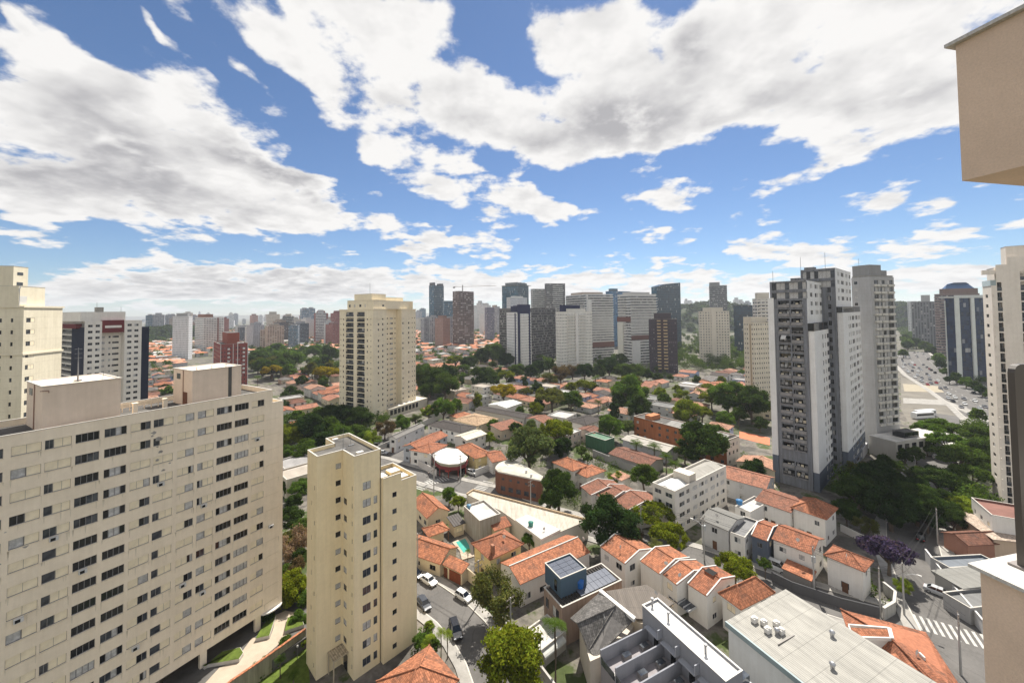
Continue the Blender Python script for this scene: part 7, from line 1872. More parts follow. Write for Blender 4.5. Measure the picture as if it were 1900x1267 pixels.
# ------------------------------------------------------------------ cars
def loft(m, secs, mat, smooth=True, close=True):
    n = len(secs[0])
    for i in range(len(secs) - 1):
        for k in range(n - (0 if close else 1)):
            j = (k + 1) % n
            mm = mat(k) if callable(mat) else mat
            m.face([secs[i][k], secs[i][j], secs[i + 1][j], secs[i + 1][k]], mm, smooth)
def car_parts(style):
    """local x forward; body shell with bonnet, cabin, boot; dark windows; wheels; lamps"""
    L_, Wd, H = {'sedan': (4.3, 1.72, 1.42), 'hatch': (3.85, 1.68, 1.48), 'suv': (4.4, 1.82, 1.68), 'van': (4.9, 1.9, 2.1)}[style]
    hw = Wd / 2; belt = .92 if style != 'van' else 1.15
    prof = {'sedan': [(-2.15, .55, .78), (-2.05, .30, .92), (-1.55, .24, .96), (1.0, .22, .92), (1.75, .24, .80), (2.10, .30, .68), (2.15, .42, .60)],
            'hatch': [(-1.92, .5, .85), (-1.85, .3, .95), (-1.4, .24, .97), (.8, .22, .95), (1.5, .24, .84), (1.86, .3, .70), (1.92, .42, .62)],
            'suv': [(-2.2, .6, 1.0), (-2.1, .38, 1.08), (-1.6, .3, 1.1), (.95, .28, 1.06), (1.8, .3, .98), (2.15, .36, .86), (2.2, .5, .75)],
            'van': [(-2.45, .6, 1.2), (-2.4, .35, 1.28), (-1.8, .28, 1.3), (1.2, .28, 1.25), (2.0, .3, 1.02), (2.4, .36, .88), (2.45, .5, .78)]}[style]
    m = MB(); secs = []
    for x, z0, z1 in prof:
        w = hw * (1.0 if abs(x) < L_ * .38 else .93 if abs(x) < L_ * .47 else .84)
        zm = (z0 + z1) / 2
        secs.append([(x, -w * .92, z0), (x, -w, zm), (x, -w * .97, z1 - .06), (x, -w * .86, z1), (x, w * .86, z1), (x, w * .97, z1 - .06), (x, w, zm), (x, w * .92, z0)])
    loft(m, secs, 0); m.face(secs[0][::-1], 0); m.face(secs[-1], 0)
    cab = {'sedan': [(-1.62, -1.0, .62, 1.08)], 'hatch': [(-1.82, -1.45, .42, .98)], 'suv': [(-2.1, -1.8, .45, 1.05)], 'van': [(-2.38, -2.2, 1.0, 1.9)]}[style][0]
    xb, xr, xf, xw = cab; zb = belt + .02 if style != 'suv' else 1.08
    if style == 'van': zb = 1.24
    g = MB(); wb, wt = hw * .84, hw * .68
    b = [(xb, -wb, zb), (xw, -wb, zb), (xw, wb, zb), (xb, wb, zb)]; t = [(xr, -wt, H), (xf, -wt, H), (xf, wt, H), (xr, wt, H)]
    for i in range(4): j = (i + 1) % 4; g.face([b[i], b[j], t[j], t[i]], 0)
    r = [(x, y * 1.03, z + .02) for x, y, z in t]; c = [(x * .96 - .02, y * .8, H + .06) for x, y, z in t]
    for i in range(4): j = (i + 1) % 4; m.face([t[i], t[j], r[j], r[i]], 0); m.face([r[i], r[j], c[j], c[i]], 0, True)
    m.face(c, 0)
    for sy in (-1, 1):                                # pillars
        for f in (0, .48, 1.0):
            p = Vector(b[0]).lerp(Vector(b[1]), f); q = Vector(t[0]).lerp(Vector(t[1]), f); p.y *= -sy; q.y *= -sy
            m.tube([(p.x, p.y * 1.01, p.z), (q.x, q.y * 1.01, q.z)], .05, 5, 0, False)
        m.box(xw - .1, sy * hw * .95 - .1, zb - .02, xw + .1, sy * hw * .95 + .1, zb + .13, 0)
    wh = MB(); rad = .31 if style in ('sedan', 'hatch') else .36
    wh.tube([(0, -.10, 0), (0, .10, 0)], rad, 14, 0); wh.tube([(0, -.105, 0), (0, .105, 0)], rad * .62, 10, 1)
    return m, g, wh, rad, L_, hw, (prof[-1][2] + prof[-2][2]) / 2
CARS = {}
for st in ('sedan', 'hatch', 'suv', 'van'):
    m, g, wh, rad, L_, hw, zl = car_parts(st)
    hl = MB(); hl.box(-.08, -.17, -.07, .06, .17, .07)
    tl = MB(); tl.box(-.05, -.16, -.09, .07, .16, .09)
    CARS[st] = (m.data('body', [MAT['paint']]), g.data('cabin_window', [MAT['carglass']]), wh.data('wheel', [MAT['tyre'], MAT['rim']]), hl.data('headlight', [MAT['lamp_w']]), tl.data('tail_light', [MAT['lamp_r']]), rad, L_, hw, zl)
PAINT = dict(white=(.72, .72, .70), silver=(.45, .46, .47), black=(.015, .015, .017), dark=(.045, .05, .06), grey=(.18, .18, .19), red=(.30, .03, .03), beige=(.5, .45, .36))
NCAR = 0
def car(p, heading, style, col, label, group=None, z=.04):
    """heading in degrees, clockwise from straight ahead"""
    bd, gl, wh, hl, tl, rad, L_, hw, zl = CARS[style]
    t = thing('van' if style == 'van' else 'car', label, 'van' if style == 'van' else 'car', (p.x, p.y, z), R_(90 - heading), group)
    link('body', bd, t, PAINT[col]); link('cabin_window', gl, t)
    for x in (-L_ * .31, L_ * .31):
        for y in (-hw + .08, hw - .08): link('wheel', wh, t, None, (x, y, rad))
    if (p - Vector((0, 0, CZ))).length < 260:
        for y in (-hw * .62, hw * .62): link('headlight', hl, t, None, (L_ / 2 - .06, y, zl)); link('tail_light', tl, t, None, (-L_ / 2 + .03, y, zl + .06))
    return t
def cars():
    c = lambda x, y, h, s, k, l: car(at(x, y), h, s, k, l)
    c(795, 1081, 128, 'sedan', 'white', 'white sedan parked on the curving street by the tiled garage')
    c(860, 1111, 128, 'hatch', 'white', 'white hatchback half under the feathery olive tree')
    c(786, 1124, 142, 'sedan', 'dark', 'dark blue sedan emerging from behind the beige tower')
    c(845, 1175, 158, 'suv', 'black', 'black car parked at the left kerb of the curving street')
    c(771, 1069, 128, 'hatch', 'black', 'dark car mostly hidden behind the edge of the beige tower')
    c(877, 880, 125, 'suv', 'white', 'white car in front of the corner shop'); c(864, 876, 60, 'sedan', 'black', 'black car close to the corner shop pillars')
    c(1439, 1057, 140, 'van', 'white', 'white van parked beside the tiled garage')
    c(1742, 1103, 142, 'sedan', 'silver', 'silver car driving in the shade towards the crosswalk')
    c(1719, 902, 45, 'hatch', 'white', 'white car far up the shaded street'); c(1708, 1000, 45, 'sedan', 'black', 'black car under the trees of the shaded street')
    c(1676, 955, 50, 'sedan', 'grey', 'grey car parked at the left side of the shaded street'); c(1735, 850, 45, 'hatch', 'silver', 'silver car where the shaded street leaves the trees')
    for i, (x, y, k) in enumerate(((545, 829, 'dark'), (566, 835, 'silver'), (606, 787, 'white'), (632, 793, 'grey'), (710, 842, 'silver'), (700, 828, 'grey'), (722, 829, 'dark'))):
        c(x, y, 100, ['sedan', 'hatch'][i % 2], k, f"{k} {['sedan', 'hatchback'][i % 2]} parked under the trees left of the long white hall")
    rnd = random.Random(9)
    P = [Vector((p.x, p.y, 0)) for p in AV]
    for lane, d in ((0, -13.5), (1, -10), (2, -6.5), (3, -3), (4, 3.5), (5, 7), (6, 10.5), (7, 13.5)):
        o = offset(P, d)
        s = rnd.uniform(0, 8)
        for i in range(len(o) - 1):
            L_ = (o[i + 1] - o[i]).length; t = (o[i + 1] - o[i]).normalized(); h = math.degrees(math.atan2(t.x, t.y))
            while s < L_:
                q_ = proj(o[i] + t * s)
                if 1668 < q_[0] < 1828 and q_[1] < 800 and rnd.random() < (.55 if lane < 4 else .35):
                    k = rnd.choice(['white', 'silver', 'black', 'grey', 'dark', 'white', 'silver', 'black', 'grey', 'white', 'red']); st = rnd.choice(['sedan', 'hatch', 'suv', 'sedan'])
                    car(o[i] + t * s, h + (0 if lane > 3 else 180), st, k, f"{k} {dict(sedan='sedan', hatch='hatchback', suv='tall car')[st]} in the traffic of the avenue at the right", 'cars on the avenue', .07)
                s += rnd.uniform(8, 22)
            s -= L_
    for i, (x, y) in enumerate(((1712, 776), (1716, 772))):  # coaches on the vacant lot
        p = at(x, y); t = thing('coach', ['white coach parked on the vacant lot, nearer one', 'white coach parked on the vacant lot, farther one'][i], 'coach', (p.x, p.y, .02), R_(90 - 80))
        m = MB(); secs = [[(xx, -1.25 * s_, .4), (xx, -1.27 * s_, 1.6), (xx, -1.2 * s_, 3.2), (xx, -.95 * s_, 3.4), (xx, .95 * s_, 3.4), (xx, 1.2 * s_, 3.2), (xx, 1.27 * s_, 1.6), (xx, 1.25 * s_, .4)] for xx, s_ in ((-6, .95), (-5.8, 1), (5.6, 1), (6, .93))]
        loft(m, secs, 0); m.face(secs[0][::-1], 0); m.face(secs[-1], 0); m.build('body', MAT['paint'], t, PAINT['white'])
        for sy in (-1, 1): w = MB(); w.box(-5.4, sy * 1.28 - .02, 1.7, 5.4, sy * 1.28 + .02, 2.7); w.build('side_window', MAT['carglass'], t)
        for x_ in (-3.6, 3.8):
            for y_ in (-1.1, 1.1): link('wheel', CARS['van'][2], t, None, (x_, y_, .4))
cars()
def person(p, label, shirt, legs, face=180, step=.0):
    t = thing('person', label, 'person', (p.x, p.y, .17), R_(90 - face))
    def skin(name, V, E_, rad, mat, parent, col=None):
        me = bpy.data.meshes.new(name); me.from_pydata(V, E_, []); me.materials.append(mat); o = link(name, me, parent, col)
        o.modifiers.new('skin', 'SKIN')
        for i, r in enumerate(rad): me.skin_vertices[0].data[i].radius = (r, r * .85)
        me.skin_vertices[0].data[0].use_root = True
        o.modifiers.new('sub', 'SUBSURF').levels = 1
        return o
    h = .12 * (1 if step else .3)
    b = skin('body', [(0, 0, .95), (0, 0, 1.2), (0, 0, 1.42), (0, 0, 1.53), (.02, 0, 1.66), (0, .19, 1.40), (.04, .24, 1.12), (.12, .23, .88), (.15, .22, .78), (0, -.19, 1.40), (-.06, -.24, 1.12), (-.04, -.24, .86), (-.02, -.24, .76), (h, .10, .50), (h * .4, .10, .08), (h * .4 + .16, .11, .03), (-h, -.10, .50), (-h * 2.2, -.10, .08), (-h * 2.2 + .16, -.11, .03)],
             [(0, 1), (1, 2), (2, 3), (3, 4), (2, 5), (5, 6), (6, 7), (7, 8), (2, 9), (9, 10), (10, 11), (11, 12), (0, 13), (13, 14), (14, 15), (0, 16), (16, 17), (17, 18)], [.13, .13, .14, .055, .105, .06, .045, .035, .035, .06, .045, .035, .035, .065, .04, .035, .065, .04, .035], MAT['plastic'], t, (.30, .17, .11))
    skin('shirt', [(0, 0, .96), (0, 0, 1.2), (0, 0, 1.42), (0, .20, 1.40), (.03, .25, 1.20), (0, -.20, 1.40), (-.05, -.25, 1.20)], [(0, 1), (1, 2), (2, 3), (3, 4), (2, 5), (5, 6)], [.165, .16, .165, .08, .065, .08, .065], MAT['wood'], b, shirt)
    skin('trousers', [(0, 0, .93), (h, .10, .50), (h * .4, .10, .12), (-h, -.10, .50), (-h * 2.2, -.10, .12)], [(0, 1), (1, 2), (0, 3), (3, 4)], [.155, .085, .062, .085, .062], MAT['wood'], b, legs)
    m = MB(); m.tube([(-.02, 0, 1.66), (-.02, 0, 1.73), (-.01, 0, 1.785)], [.112, .105, .05], 8); m.build('hair', MAT['wood'], b, (.03, .022, .016))
person(at(795, 883), 'pedestrian in a white shirt and dark trousers on the pavement left of the corner shop', (.75, .75, .73), (.05, .06, .09), 200, 1)
person(at(851, 892), 'pedestrian in a grey shirt waiting beside the pole right of the parasol', (.35, .36, .38), (.04, .04, .05), 160)
person(at(822, 886), 'pedestrian in pale clothes standing left of the red parasol', (.6, .58, .55), (.35, .33, .30), 60)

# ------------------------------------------------------------------ poles, wires, lamps, walls
def pole(px, py, h, label, arm=True, lamp=0, trafo=False, ang=45):
    p = at(px, py); t = thing('utility_pole', label, 'pole', p, R_(ang))
    m = MB(); m.tube([(0, 0, 0), (0, 0, h)], [.17, .11], 8); m.build('post', MAT['pole'], t)
    if arm:
        for z in (h - .3, h - 1.3): a = MB(); a.box(-1.0, -.06, z, 1.0, .06, z + .12); [a.tube([(x, 0, z + .12), (x, 0, z + .34)], .05, 6) for x in (-.9, -.4, .4, .9)]; a.build('crossarm', MAT['wood'], t, (.20, .17, .14))
    if trafo: a = MB(); a.tube([(.42, 0, h - 3.2), (.42, 0, h - 2.1)], .34, 10); a.build('transformer', MAT['metal'], t, (.4, .42, .42))
    if lamp:
        a = MB(); a.tube([(0, 0, h - 2.4), (0, lamp * 1.3, h - 1.5), (0, lamp * 2.4, h - 1.35)], .05, 6); a.build('lamp_arm', MAT['metal'], t, (.45, .45, .45))
        a = MB(); a.box(-.13, lamp * 2.4 - .1, h - 1.45, .13, lamp * 2.4 + .55, h - 1.30); a.build('lamp_head', MAT['white'], t)
    return p, h
WIRES = 0
def wires(A, B, label, n=3, sag=.5):
    (a, ha), (b, hb) = A, B; d = (b - a); d.z = 0; s = Vector((d.y, -d.x, 0)).normalized()
    t = thing('power_line', label, 'cables', (a.x, a.y, 0))
    for k in range(n):
        m = MB(); off = s * ((k - (n - 1) / 2) * .45); dz = -(k % 2) * .9
        pts = [a.lerp(b, f) - a + off + Vector((0, 0, ha + (hb - ha) * f + dz - .1 - sag * 4 * f * (1 - f))) for f in [i / 10 for i in range(11)]]
        m.tube([(q.x, q.y, q.z) for q in pts], .022, 4, 0, False); m.build('cable', MAT['wire'], t)
def street_furniture():
    a = pole(806, 890, 9.6, 'utility pole at the crosswalk left of the corner shop', lamp=1); b = pole(855, 894, 9.0, 'utility pole in front of the corner shop', lamp=-1)
    c = pole(805, 918, 9.0, 'utility pole on the near side of the crossing'); d = pole(1307, 1040, 10, 'utility pole with transformer by the grey corrugated house', trafo=True, lamp=1)
    e = pole(1511, 1103, 9.5, 'utility pole at the end of the tiled garage', trafo=True); f = pole(1634, 1144, 9.0, 'utility pole at the rounded corner wall'); g = pole(1678, 1142, 9.8, 'utility pole with a lamp arm at the bend of the shaded street', lamp=-1)
    h = pole(1783, 1252, 9.4, 'dark utility pole standing before the crosswalk at the lower right'); i = pole(888, 1121, 8.6, 'utility pole beside the feathery olive tree'); j = pole(1740, 1010, 8.6, 'utility pole beyond the jacaranda on the shaded street')
    k1 = pole(948, 1200, 8.4, 'utility pole at the right kerb behind the large yellow-green tree'); k2 = pole(775, 1062, 8.6, 'utility pole by the low cream house on the curving street'); wires(k2, i, 'cables over the parked cars of the curving street', 4); wires(i, k1, 'cables from the feathery olive tree to the lower kerb', 4)
    k3 = pole(1190, 1006, 9.2, 'utility pole among the yellow-green trees'); wires(k3, d, 'cables behind the white row houses', 4); k4 = pole(985, 950, 9.0, 'utility pole behind the pale warehouse'); wires(k4, b, 'cables along the pale warehouse', 3)
    wires(a, b, 'cables across the road crossing by the corner shop'); wires(d, e, 'cables along the street in front of the white row houses'); wires(e, f, 'cables past the white corner house'); wires(f, g, 'short cables over the rounded corner wall', 4); wires(g, h, 'long cables over the crosswalk at the lower right', 5, .7); wires(g, j, 'cables along the shaded street', 4); wires(c, a, 'cables over the left crosswalk', 2)
    p = at(1004, 1262); t = thing('street_lamp', 'slim street lamp with a white head near the tall palm', 'street lamp', p)
    m = MB(); m.tube([(0, 0, 0), (0, 0, 6.6)], [.08, .05], 8); m.build('post', MAT['metal'], t, (.35, .35, .34)); m = MB(); m.box(-.5, -.12, 6.6, .5, .12, 6.75); m.build('lamp_head', MAT['white'], t)
    p = at(552, 1222); t = thing('garden_lamp', 'small garden lamp with a white globe on the lawn', 'garden lamp', p)
    m = MB(); m.tube([(0, 0, 0), (0, 0, 1.9)], .04, 6); m.build('post', MAT['metal'], t, (.1, .1, .1)); m = MB(); m.tube([(0, 0, 1.9), (0, 0, 1.98), (0, 0, 2.1), (0, 0, 2.22), (0, 0, 2.28)], [.06, .15, .19, .15, .05], 10); m.build('globe', MAT['white'], t)
    def wall(pts, hgt, th, col, label, cop=None, mat='plaster', capw=.0):
        q = [at(x, y) for x, y in pts]; t = thing('garden_wall', label, 'wall', q[0])
        m = MB(); k = MB()
        for a_, b_ in zip(q, q[1:]):
            d_ = (b_ - a_); d_.z = 0; s = Vector((d_.y, -d_.x, 0)).normalized() * th / 2; A = a_ - q[0]; B = b_ - q[0]
            A.z = B.z = 0
            m.prism([(v.x, v.y) for v in (A - s, A + s, B + s, B - s)], 0, hgt)
            s *= 1.5; k.prism([(v.x, v.y) for v in (A - s, A + s, B + s, B - s)], hgt + .002, hgt + .1)
        m.build('wall', MAT[mat], t, col)
        if cop: k.build('coping', MAT['plaster'], t, cop)
    wall([(858, 1068), (880, 1086), (902, 1104)], 2.4, .2, WALLC, 'cream street wall between the tiled garage and the olive tree', (.5, .42, .3))
    wall([(936, 1180), (985, 1240), (1035, 1310)], 2.6, .22, (.40, .38, .34), 'long grey wall along the right kerb, behind the large yellow-green tree', (.45, .43, .40))
    def zwall(pts, z, hgt, th, col, label, cop):
        q = [at(x, y, z) for x, y in pts]; P0 = Vector((q[0].x, q[0].y, 0)); t = thing('garden_wall', label, 'wall', P0); m = MB(); k = MB()
        for a_, b_ in zip(q, q[1:]):
            d_ = b_ - a_; sv = Vector((d_.y, -d_.x, 0)).normalized() * th / 2; A = a_ - P0; B = b_ - P0
            m.prism([(v.x, v.y) for v in (A - sv, A + sv, B + sv, B - sv)], 0, hgt); sv *= 1.6; k.prism([(v.x, v.y) for v in (A - sv, A + sv, B + sv, B - sv)], hgt + .002, hgt + .12)
        m.build('wall', MAT['concrete'], t, col); k.build('coping', MAT['tile'], t, cop)
    zwall([(405, 1282), (430, 1262), (480, 1228), (567, 1166)], 3.0, 3.0, .25, (.34, .32, .22), 'ivy-streaked garden wall with an orange tile coping below the slab block', (.45, .18, .09))
    q = [at(x, y, 1.9) for x, y in ((240, 1330), (300, 1266), (500, 1092), (575, 1098), (571, 1180), (480, 1241), (430, 1276), (380, 1330))]
    m = MB(); m.prism([(v.x, v.y) for v in q], 0, 1.9); setting(m.build('terrace', [MAT['bitumen']]))
    wall([(1432, 1078), (1470, 1097), (1560, 1128), (1632, 1146)], 2.0, .18, (.10, .10, .105), 'dark street fence in front of the white corner house')
    wall([(1560, 985), (1600, 1005), (1640, 1020)], 1.8, .2, (.60, .58, .55), 'white yard wall behind the white corner house')
    wall([(1640, 1150), (1660, 1138), (1662, 1118), (1640, 1100)], 2.2, .3, (.44, .43, .40), 'stone-grey rounded wall at the street corner', (.5, .48, .44), 'concrete')
    wall([(1718, 1040), (1770, 1110), (1835, 1190)], 2.6, .2, (.52, .51, .49), 'pale wall along the right side of the shaded street', (.6, .58, .55))
    wall([(1350, 905), (1428, 872)], 3.6, .25, (.58, .58, .55), 'stained white wall left of the twin tower', None, 'concrete')
    wall([(700, 838), (735, 822)], 2.4, .25, (.5, .48, .44), 'grey wall at the near end of the long white hall')
    wall([(810, 884), (778, 866), (770, 856)], 2.4, .2, (.62, .58, .54), 'pale wall left of the corner shop'); wall([(882, 884), (912, 872)], 2.4, .2, (.72, .71, .69), 'white wall right of the corner shop')
    wall([(1100, 846), (1220, 895)], 2.6, .25, (.33, .32, .31), 'grey wall in front of the brown roof with white dots')
    wall([(722, 822), (800, 785), (850, 762)], 3.0, .25, (.60, .57, .52), 'long pale wall along the tree-lined lane')
    # yard behind the grey wall, lower centre
    p = at(1060, 1190); t = thing('outbuilding', 'low flat concrete outbuilding behind the long grey wall', 'outbuilding', at(1001, 1212, 2.8).xy.to_3d(), R_(40))
    m = MB(); m.box(0, 0, 0, 6.4, 4.6, 2.7, 0, 1); m.build('wall', [MAT['plaster'], MAT['flatroof']], t, (.42, .39, .35)); m = MB(); rect_roof(m, 0, 0, 6.4, 4.6, 3.1, .35, .2)
    for q in (((0, 0), (6.4, 0)), ((6.4, 4.6), (0, 4.6)), ((0, 4.6), (0, 0))): m.face([(*q[0], 2.7), (*q[1], 2.7), (*q[1], 3.1), (*q[0], 3.1)])
    m.build('parapet', [MAT['plaster'], MAT['flatroof'], MAT['coping']], t, (.50, .47, .42))
    t = thing('awning', 'arched translucent awning over the yard beside the tall palm', 'awning', at(1012, 1222, 2.2).xy.to_3d(), R_(40))
    m = MB(); n = 10
    for k in range(n):
        a0, a1 = math.pi * k / n, math.pi * (k + 1) / n; f = lambda a: (1.4 - 1.4 * math.cos(a), 2.1 + .7 * math.sin(a))
        (y0, z0), (y1, z1) = f(a0), f(a1); m.face([(0, y0, z0), (5, y0, z0), (5, y1, z1), (0, y1, z1)], 0, True)
    m.build('canopy', MAT['flatroof'], t, (.50, .50, .46))
    for x in (.05, 2.5, 4.9):
        m = MB(); m.tube([(x, 0, 0), (x, 0, 2.1)], .05, 6); m.tube([(x, 2.8, 0), (x, 2.8, 2.1)], .05, 6); m.build('post', MAT['metal'], t, (.2, .2, .2))
    # garden of the slab block
    flat_area([(380, 1267), (407, 1238), (436, 1226), (468, 1182), (500, 1185), (507, 1166), (512, 1140), (530, 1132), (548, 1136), (545, 1165), (520, 1192), (480, 1226), (425, 1266), (415, 1290), (360, 1290)], 1.93, MAT['paving'], 'garden_path')
    flat_area([(425, 1290), (470, 1236), (567, 1170), (575, 1265), (560, 1300)], .02, MAT['grass'], 'lawn')
    for k, (pts, lab) in enumerate(((((380, 1242), (412, 1214), (446, 1206), (452, 1216), (444, 1228), (376, 1240)), 'long planter of grass beside the garden path, nearest the slab block'), (((474, 1190), (488, 1166), (506, 1140), (512, 1146), (500, 1184)), 'narrow planter of shrubs along the garden path'), (((528, 1176), (534, 1150), (560, 1150), (564, 1164)), 'planter by the ivy-streaked garden wall'))):
        q = [at(x, y, 1.95) for x, y in pts]; o = thing('planter', lab, 'planter', q[0]); w = [(v.x - q[0].x, v.y - q[0].y) for v in q]
        m = MB(); m.prism(w, 0, .55); m.build('kerb', MAT['coping'], o); m = MB(); m.face([(x * .985, y * .985, .56) for x, y in w]); m.build('grass', MAT['grass'], o)
    p = at(503, 1128, 4.2); t = thing('entrance_canopy', 'white curved entrance canopy at the far end of the slab block', 'canopy', (p.x, p.y, 0), R_(60)); m = MB()
    pts = [(1.9 * math.cos(a), 1.2 * math.sin(a)) for a in [k * .5236 for k in range(12)]]; m.prism(pts, 4.2, 4.4, 0, 0, True); m.build('canopy', MAT['white'], t); m = MB(); m.tube([(0, 0, 1.9), (0, 0, 4.2)], .1, 8); m.build('post', MAT['white'], t)
    # sports court and pool beside the twin tower
    flat_area([(1372, 800), (1428, 812), (1428, 826), (1372, 812)], .06, plain('court_orange', (.50, .17, .09), .95, var=.1), 'sports_court')
    flat_area([(1392, 890), (1430, 868), (1440, 905), (1405, 915)], .06, MAT['paving'], 'pool_terrace')
    flat_area([(1418, 884), (1432, 877), (1436, 890), (1424, 896)], .075, MAT['water'], 'pool_water')
street_furniture()
def undergrowth():
    """hedges, creepers and yard shrubs that nobody could count: one mass"""
    r = random.Random(15); lob = []
    while len(lob) < 620:
        px, py = r.uniform(280, 1440), r.uniform(640, 1010)
        if not any(pip(px, py, a) for a in ([(770, 650), (1440, 690), (1440, 765), (1320, 830), (1100, 960), (880, 900), (768, 760)], [(524, 690), (632, 690), (632, 830), (524, 840)], [(268, 640), (335, 640), (335, 745), (268, 745)], [(1290, 840), (1440, 850), (1440, 935), (1360, 930)])): continue
        p = at(px, py)
        if on_road(p.x, p.y, 1.0): continue
        s = r.uniform(.8, 2.0)
        if all((p.x - a) ** 2 + (p.y - b) ** 2 > (s + c * .8) ** 2 for a, b, c in OBST): lob.append((p.x, p.y, s * .6, s, s * r.uniform(.7, 1.2), s * .8))
    for k in range(70):                              # along the ivy wall and the garden
        f = r.random(); p = at(425 + 140 * f + r.uniform(-6, 16), 1268 - 100 * f + r.uniform(2, 26)); s = r.uniform(.35, .8); lob.append((p.x, p.y, s * .6, s, s, s))
    for (x0, y0, x1, y1, n) in ((398, 1226, 505, 1130, 26), (770, 1215, 800, 1165, 14), (1570, 1030, 1650, 1130, 20), (1690, 940, 1830, 960, 24)):
        for k in range(n): f = r.random(); p = at(x0 + (x1 - x0) * f, y0 + (y1 - y0) * f); s = r.uniform(.5, 1.1); lob.append((p.x + r.uniform(-.8, .8), p.y + r.uniform(-.8, .8), s * .6, s, s, s * .8))
    v, t = leaf_cloud(3, lob, 42000, .20)
    o = link('shrubbery', leaf_mesh('shrubbery', v, t), None, LC['mid']); setting(o, 'stuff')
undergrowth()

# ------------------------------------------------------------------ the near building at the right edge
def near_balconies():
    D = 2.35
    WALL = (0.70, 0.53, 0.40)
    A0 = -12
    for label, pxy, top, bot in (('tan rendered balcony box overhead with a stone coping, upper right corner', (1785, 334), 75, 334), ('tan rendered balcony parapet with a white stone top, lower right edge', (1818, 1046), 1046, 1500)):
        c = atd(pxy[0], pxy[1], D); c.z = 0
        zt = CZ + (hy(1780) - top) / F * D; zb = CZ + (hy(1785) - bot) / F * D
        if bot > 1267: zb = zt - 1.5
        t = thing('balcony', label, 'balcony', c, R_(90 - (A0 + 90)))
        # local x: to the right along az 78, local y: along az -12 (away)
        m = MB(); m.box(0, -1.7, zb, 2.6, 0, zt); m.build('parapet', MAT['rough'], t, WALL)
        m = MB(); m.box(-.035, -1.7, zt + .001, 2.6, .035, zt + .022); m.build('coping', MAT['slab_stone'], t)
        if bot < 1267:
            m = MB(); m.box(.03, -.72, zt + .025, .07, -.56, zt + .8); m.build('rail_post', MAT['metal'], t, (.05, .045, .04))
            for k in range(9): m = MB(); m.box(.035, -.80 - k * .07, zt + .025, .065, -.775 - k * .07, zt + .8); m.build('rail_bar', MAT['metal'], t, (.06, .055, .05))
        else:
            pr = [(0, 0)] + [(0, 1.14)] + [(.05 - .05 * math.cos(a), 1.14 + .05 * math.sin(a)) for a in (.5, 1.0, 1.57)] + [(1.4, 1.19), (1.4, 0)]
            m = MB(); x0 = .20; y0, y1 = -.085, -.055
            n = len(pr)
            for i in range(n):
                a, b = pr[i], pr[(i + 1) % n]; m.face([(x0 + a[0], y0, zt + .03 + a[1]), (x0 + b[0], y0, zt + .03 + b[1]), (x0 + b[0], y1, zt + .03 + b[1]), (x0 + a[0], y1, zt + .03 + a[1])])
            m.face([(x0 + a, y0, zt + .03 + b) for a, b in pr]); m.face([(x0 + a, y1, zt + .03 + b) for a, b in reversed(pr)])
            m.build('privacy_screen', MAT['metal'], t, (.085, .070, .058))
            m = MB(); m.box(x0 - .02, y0 - .03, zt + .023, x0 + .1, y1 + .03, zt + .035); m.build('screen_foot', MAT['metal'], t, (.25, .22, .2))
m_, T_, b_ = new_mat('rough_render'); co_ = gen(T_)['Object']
T_.put(b_.inputs['Base Color'], T_.mix(1.0, oinfo(T_)['Color'], T_.comb(*[T_.math('MULTIPLY', T_.rng(T_.noise(co_, 3, 5, .6), .3, .7, .92, 1.07), T_.rng(T_.noise(co_, 90, 3, .6), .3, .7, .93, 1.06))] * 3), 'MULTIPLY')); b_.inputs['Roughness'].default_value = .95
bump(T_, b_, T_.noise(co_, 110, 4, .65), .6, .006); MAT['rough'] = m_
m_, T_, b_ = new_mat('granite_coping'); co_ = gen(T_)['Object']
T_.put(b_.inputs['Base Color'], T_.mix(T_.rng(T_.noise(co_, 60, 4, .7), .35, .65, 0, 1), (.60, .57, .52), (.40, .38, .35))); b_.inputs['Roughness'].default_value = .6; MAT['slab_stone'] = m_
near_balconies()

# ------------------------------------------------------------------ air
def haze():
    m = bpy.data.materials.new('haze_air'); m.use_nodes = True; T = NT(m.node_tree); T.n.clear()
    v = T.node('ShaderNodeVolumePrincipled'); v.inputs['Color'].default_value = (.86, .92, 1.0, 1); v.inputs['Density'].default_value = 0.00011; v.inputs['Anisotropy'].default_value = .3
    o = T.node('ShaderNodeOutputMaterial'); T.l.new(v.outputs[0], o.inputs['Volume'])
    b = MB(); b.box(-6000, -120, -1, 6000, 6000, 165); h = b.build('haze', m); setting(h, 'stuff')
haze()

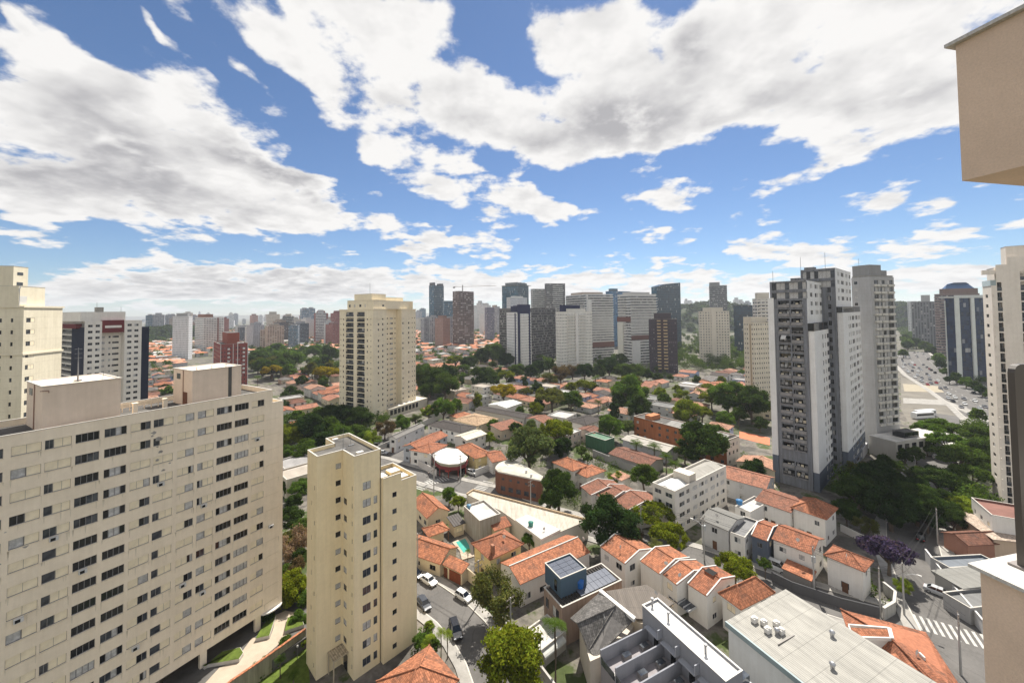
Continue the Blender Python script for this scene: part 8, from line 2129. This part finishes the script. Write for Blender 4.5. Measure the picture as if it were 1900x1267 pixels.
# ------------------------------------------------------------------ labels that single each thing out
def dishes():
    spots = [(1082, 1003, 5.6, 'the white ridge line of the long orange roof'), (1236, 1050, 7.2, 'the second white row house'), (1262, 1072, 7.0, 'the third white row house'), (1152, 1019, 7.2, 'the far left white row house'), (1122, 1150, 7.6, 'the dark grey tile gables'), (1218, 1104, 7.2, 'the broad flat brown roof'), (1480, 1005, 7.4, 'the wide weathered orange roof'), (1700, 1215, 4.7, 'the spreading roofs in the bottom corner'), (1570, 1035, 7.2, 'the white corner house'), (1172, 852, 4.4, 'the low brown roof'), (1330, 960, 7.0, 'the worn grey corrugated roof'), (935, 1000, 7.4, 'the pool house'), (1010, 985, 5.4, 'the white deck of the warehouse')]
    for i, (x, y, z, w) in enumerate(spots):
        p = at(x, y, z); t = thing('satellite_dish', f'small white satellite dish on {w}', 'satellite dish', p, R_(30 + 37 * i))
        m = MB(); m.tube([(0, 0, -.15), (0, 0, .45)], .03, 6); m.build('mast', MAT['metal'], t, (.4, .4, .4))
        m = MB(); n = 12; R0 = .38
        ring = [(.10, R0 * math.cos(a), .55 + R0 * math.sin(a)) for a in [6.283 * k / n for k in range(n)]]; back = [(0.0, 0, .55)]
        m.mesh(ring + back, [(k, (k + 1) % n, n) for k in range(n)], 0, True); m.build('dish', MAT['frame_w'], t)
dishes()
def single_out():
    sc.view_layers[0].update()
    LM = [('the cream balcony tower', 700, 660), ('the beige tower', 660, 1000), ('the corner shop', 838, 865), ('the brown rounded building', 960, 890), ('the orange brick block', 1260, 795), ('the white four-storey block', 1285, 915), ('the twin tower', 1500, 740),
          ('the purple-brown tower', 1229, 650), ('the lone cream tower', 1325, 630), ('the navy-topped tower', 962, 640), ('the unfinished brown tower', 860, 590), ('the brick-red block', 430, 690), ('the golden tree', 934, 724), ('the slim white tower', 338, 625), ('the large pale tree', 982, 829), ('the slab block roof', 380, 740), ('the mirror-glass tower', 1792, 640), ('the white right-hand tower', 1850, 700), ('the dark grid block', 1008, 620), ('the jacaranda', 1648, 1020)]
    tops = [o for o in sc.objects if o.parent is None and 'label' in o]
    def groups(key):
        d = {}
        for o in tops: d.setdefault(key(o), []).append(o)
        return [v for v in d.values() if len(v) > 1]
    pos = {o.name: proj((o.location.x, o.location.y, 4)) for o in tops}
    for v in groups(lambda o: o['label']) + [[o] for o in tops if len(o['label'].split()) < 4]:
        for o in v:
            x, y = pos[o.name]
            n, lx, ly = min(LM, key=lambda q: (q[1] - x) ** 2 + ((q[2] - y) * 1.6) ** 2)
            dx, dy = x - lx, (y - ly) * 1.6
            rel = ('left of' if dx < 0 else 'right of') if abs(dx) > abs(dy) else ('below' if dy > 0 else 'beyond')
            if o['category'] in ('tower', 'car'): continue
            l = o['label']
            for cut in (' among the roofs of the old quarter', ' over the shaded street on the right', ' by the cream balcony tower', ' at the foot of the central towers', ' in the park left of the cream tower', ' beyond the roofs', ' in the garden right of the beige tower', ' among the roofs left of the cream tower', ' right of the cream balcony tower', ' along the avenue at the right'): l = l.replace(cut, '')
            o['label'] = f"{l}, {rel} {n}"
    NTH = ['first', 'second', 'third', 'fourth', 'fifth', 'sixth', 'seventh', 'eighth', 'ninth', 'tenth']
    for v in groups(lambda o: o['label']):
        v.sort(key=lambda o: pos[o.name][0])
        for i, o in enumerate(v):
            w = o['label'] + (', leftmost' if i == 0 else ', rightmost' if i == len(v) - 1 else f", {NTH[i]} from left" if i < 10 else ', farther right')
            if len(w.split()) > 16: w = w.replace('two-storey ', '').replace(' with a ', ', ')
            o['label'] = w
    for v in groups(lambda o: o['label']):
        for o in v: o['group'] = o.get('group') or v[0]['label']
single_out()
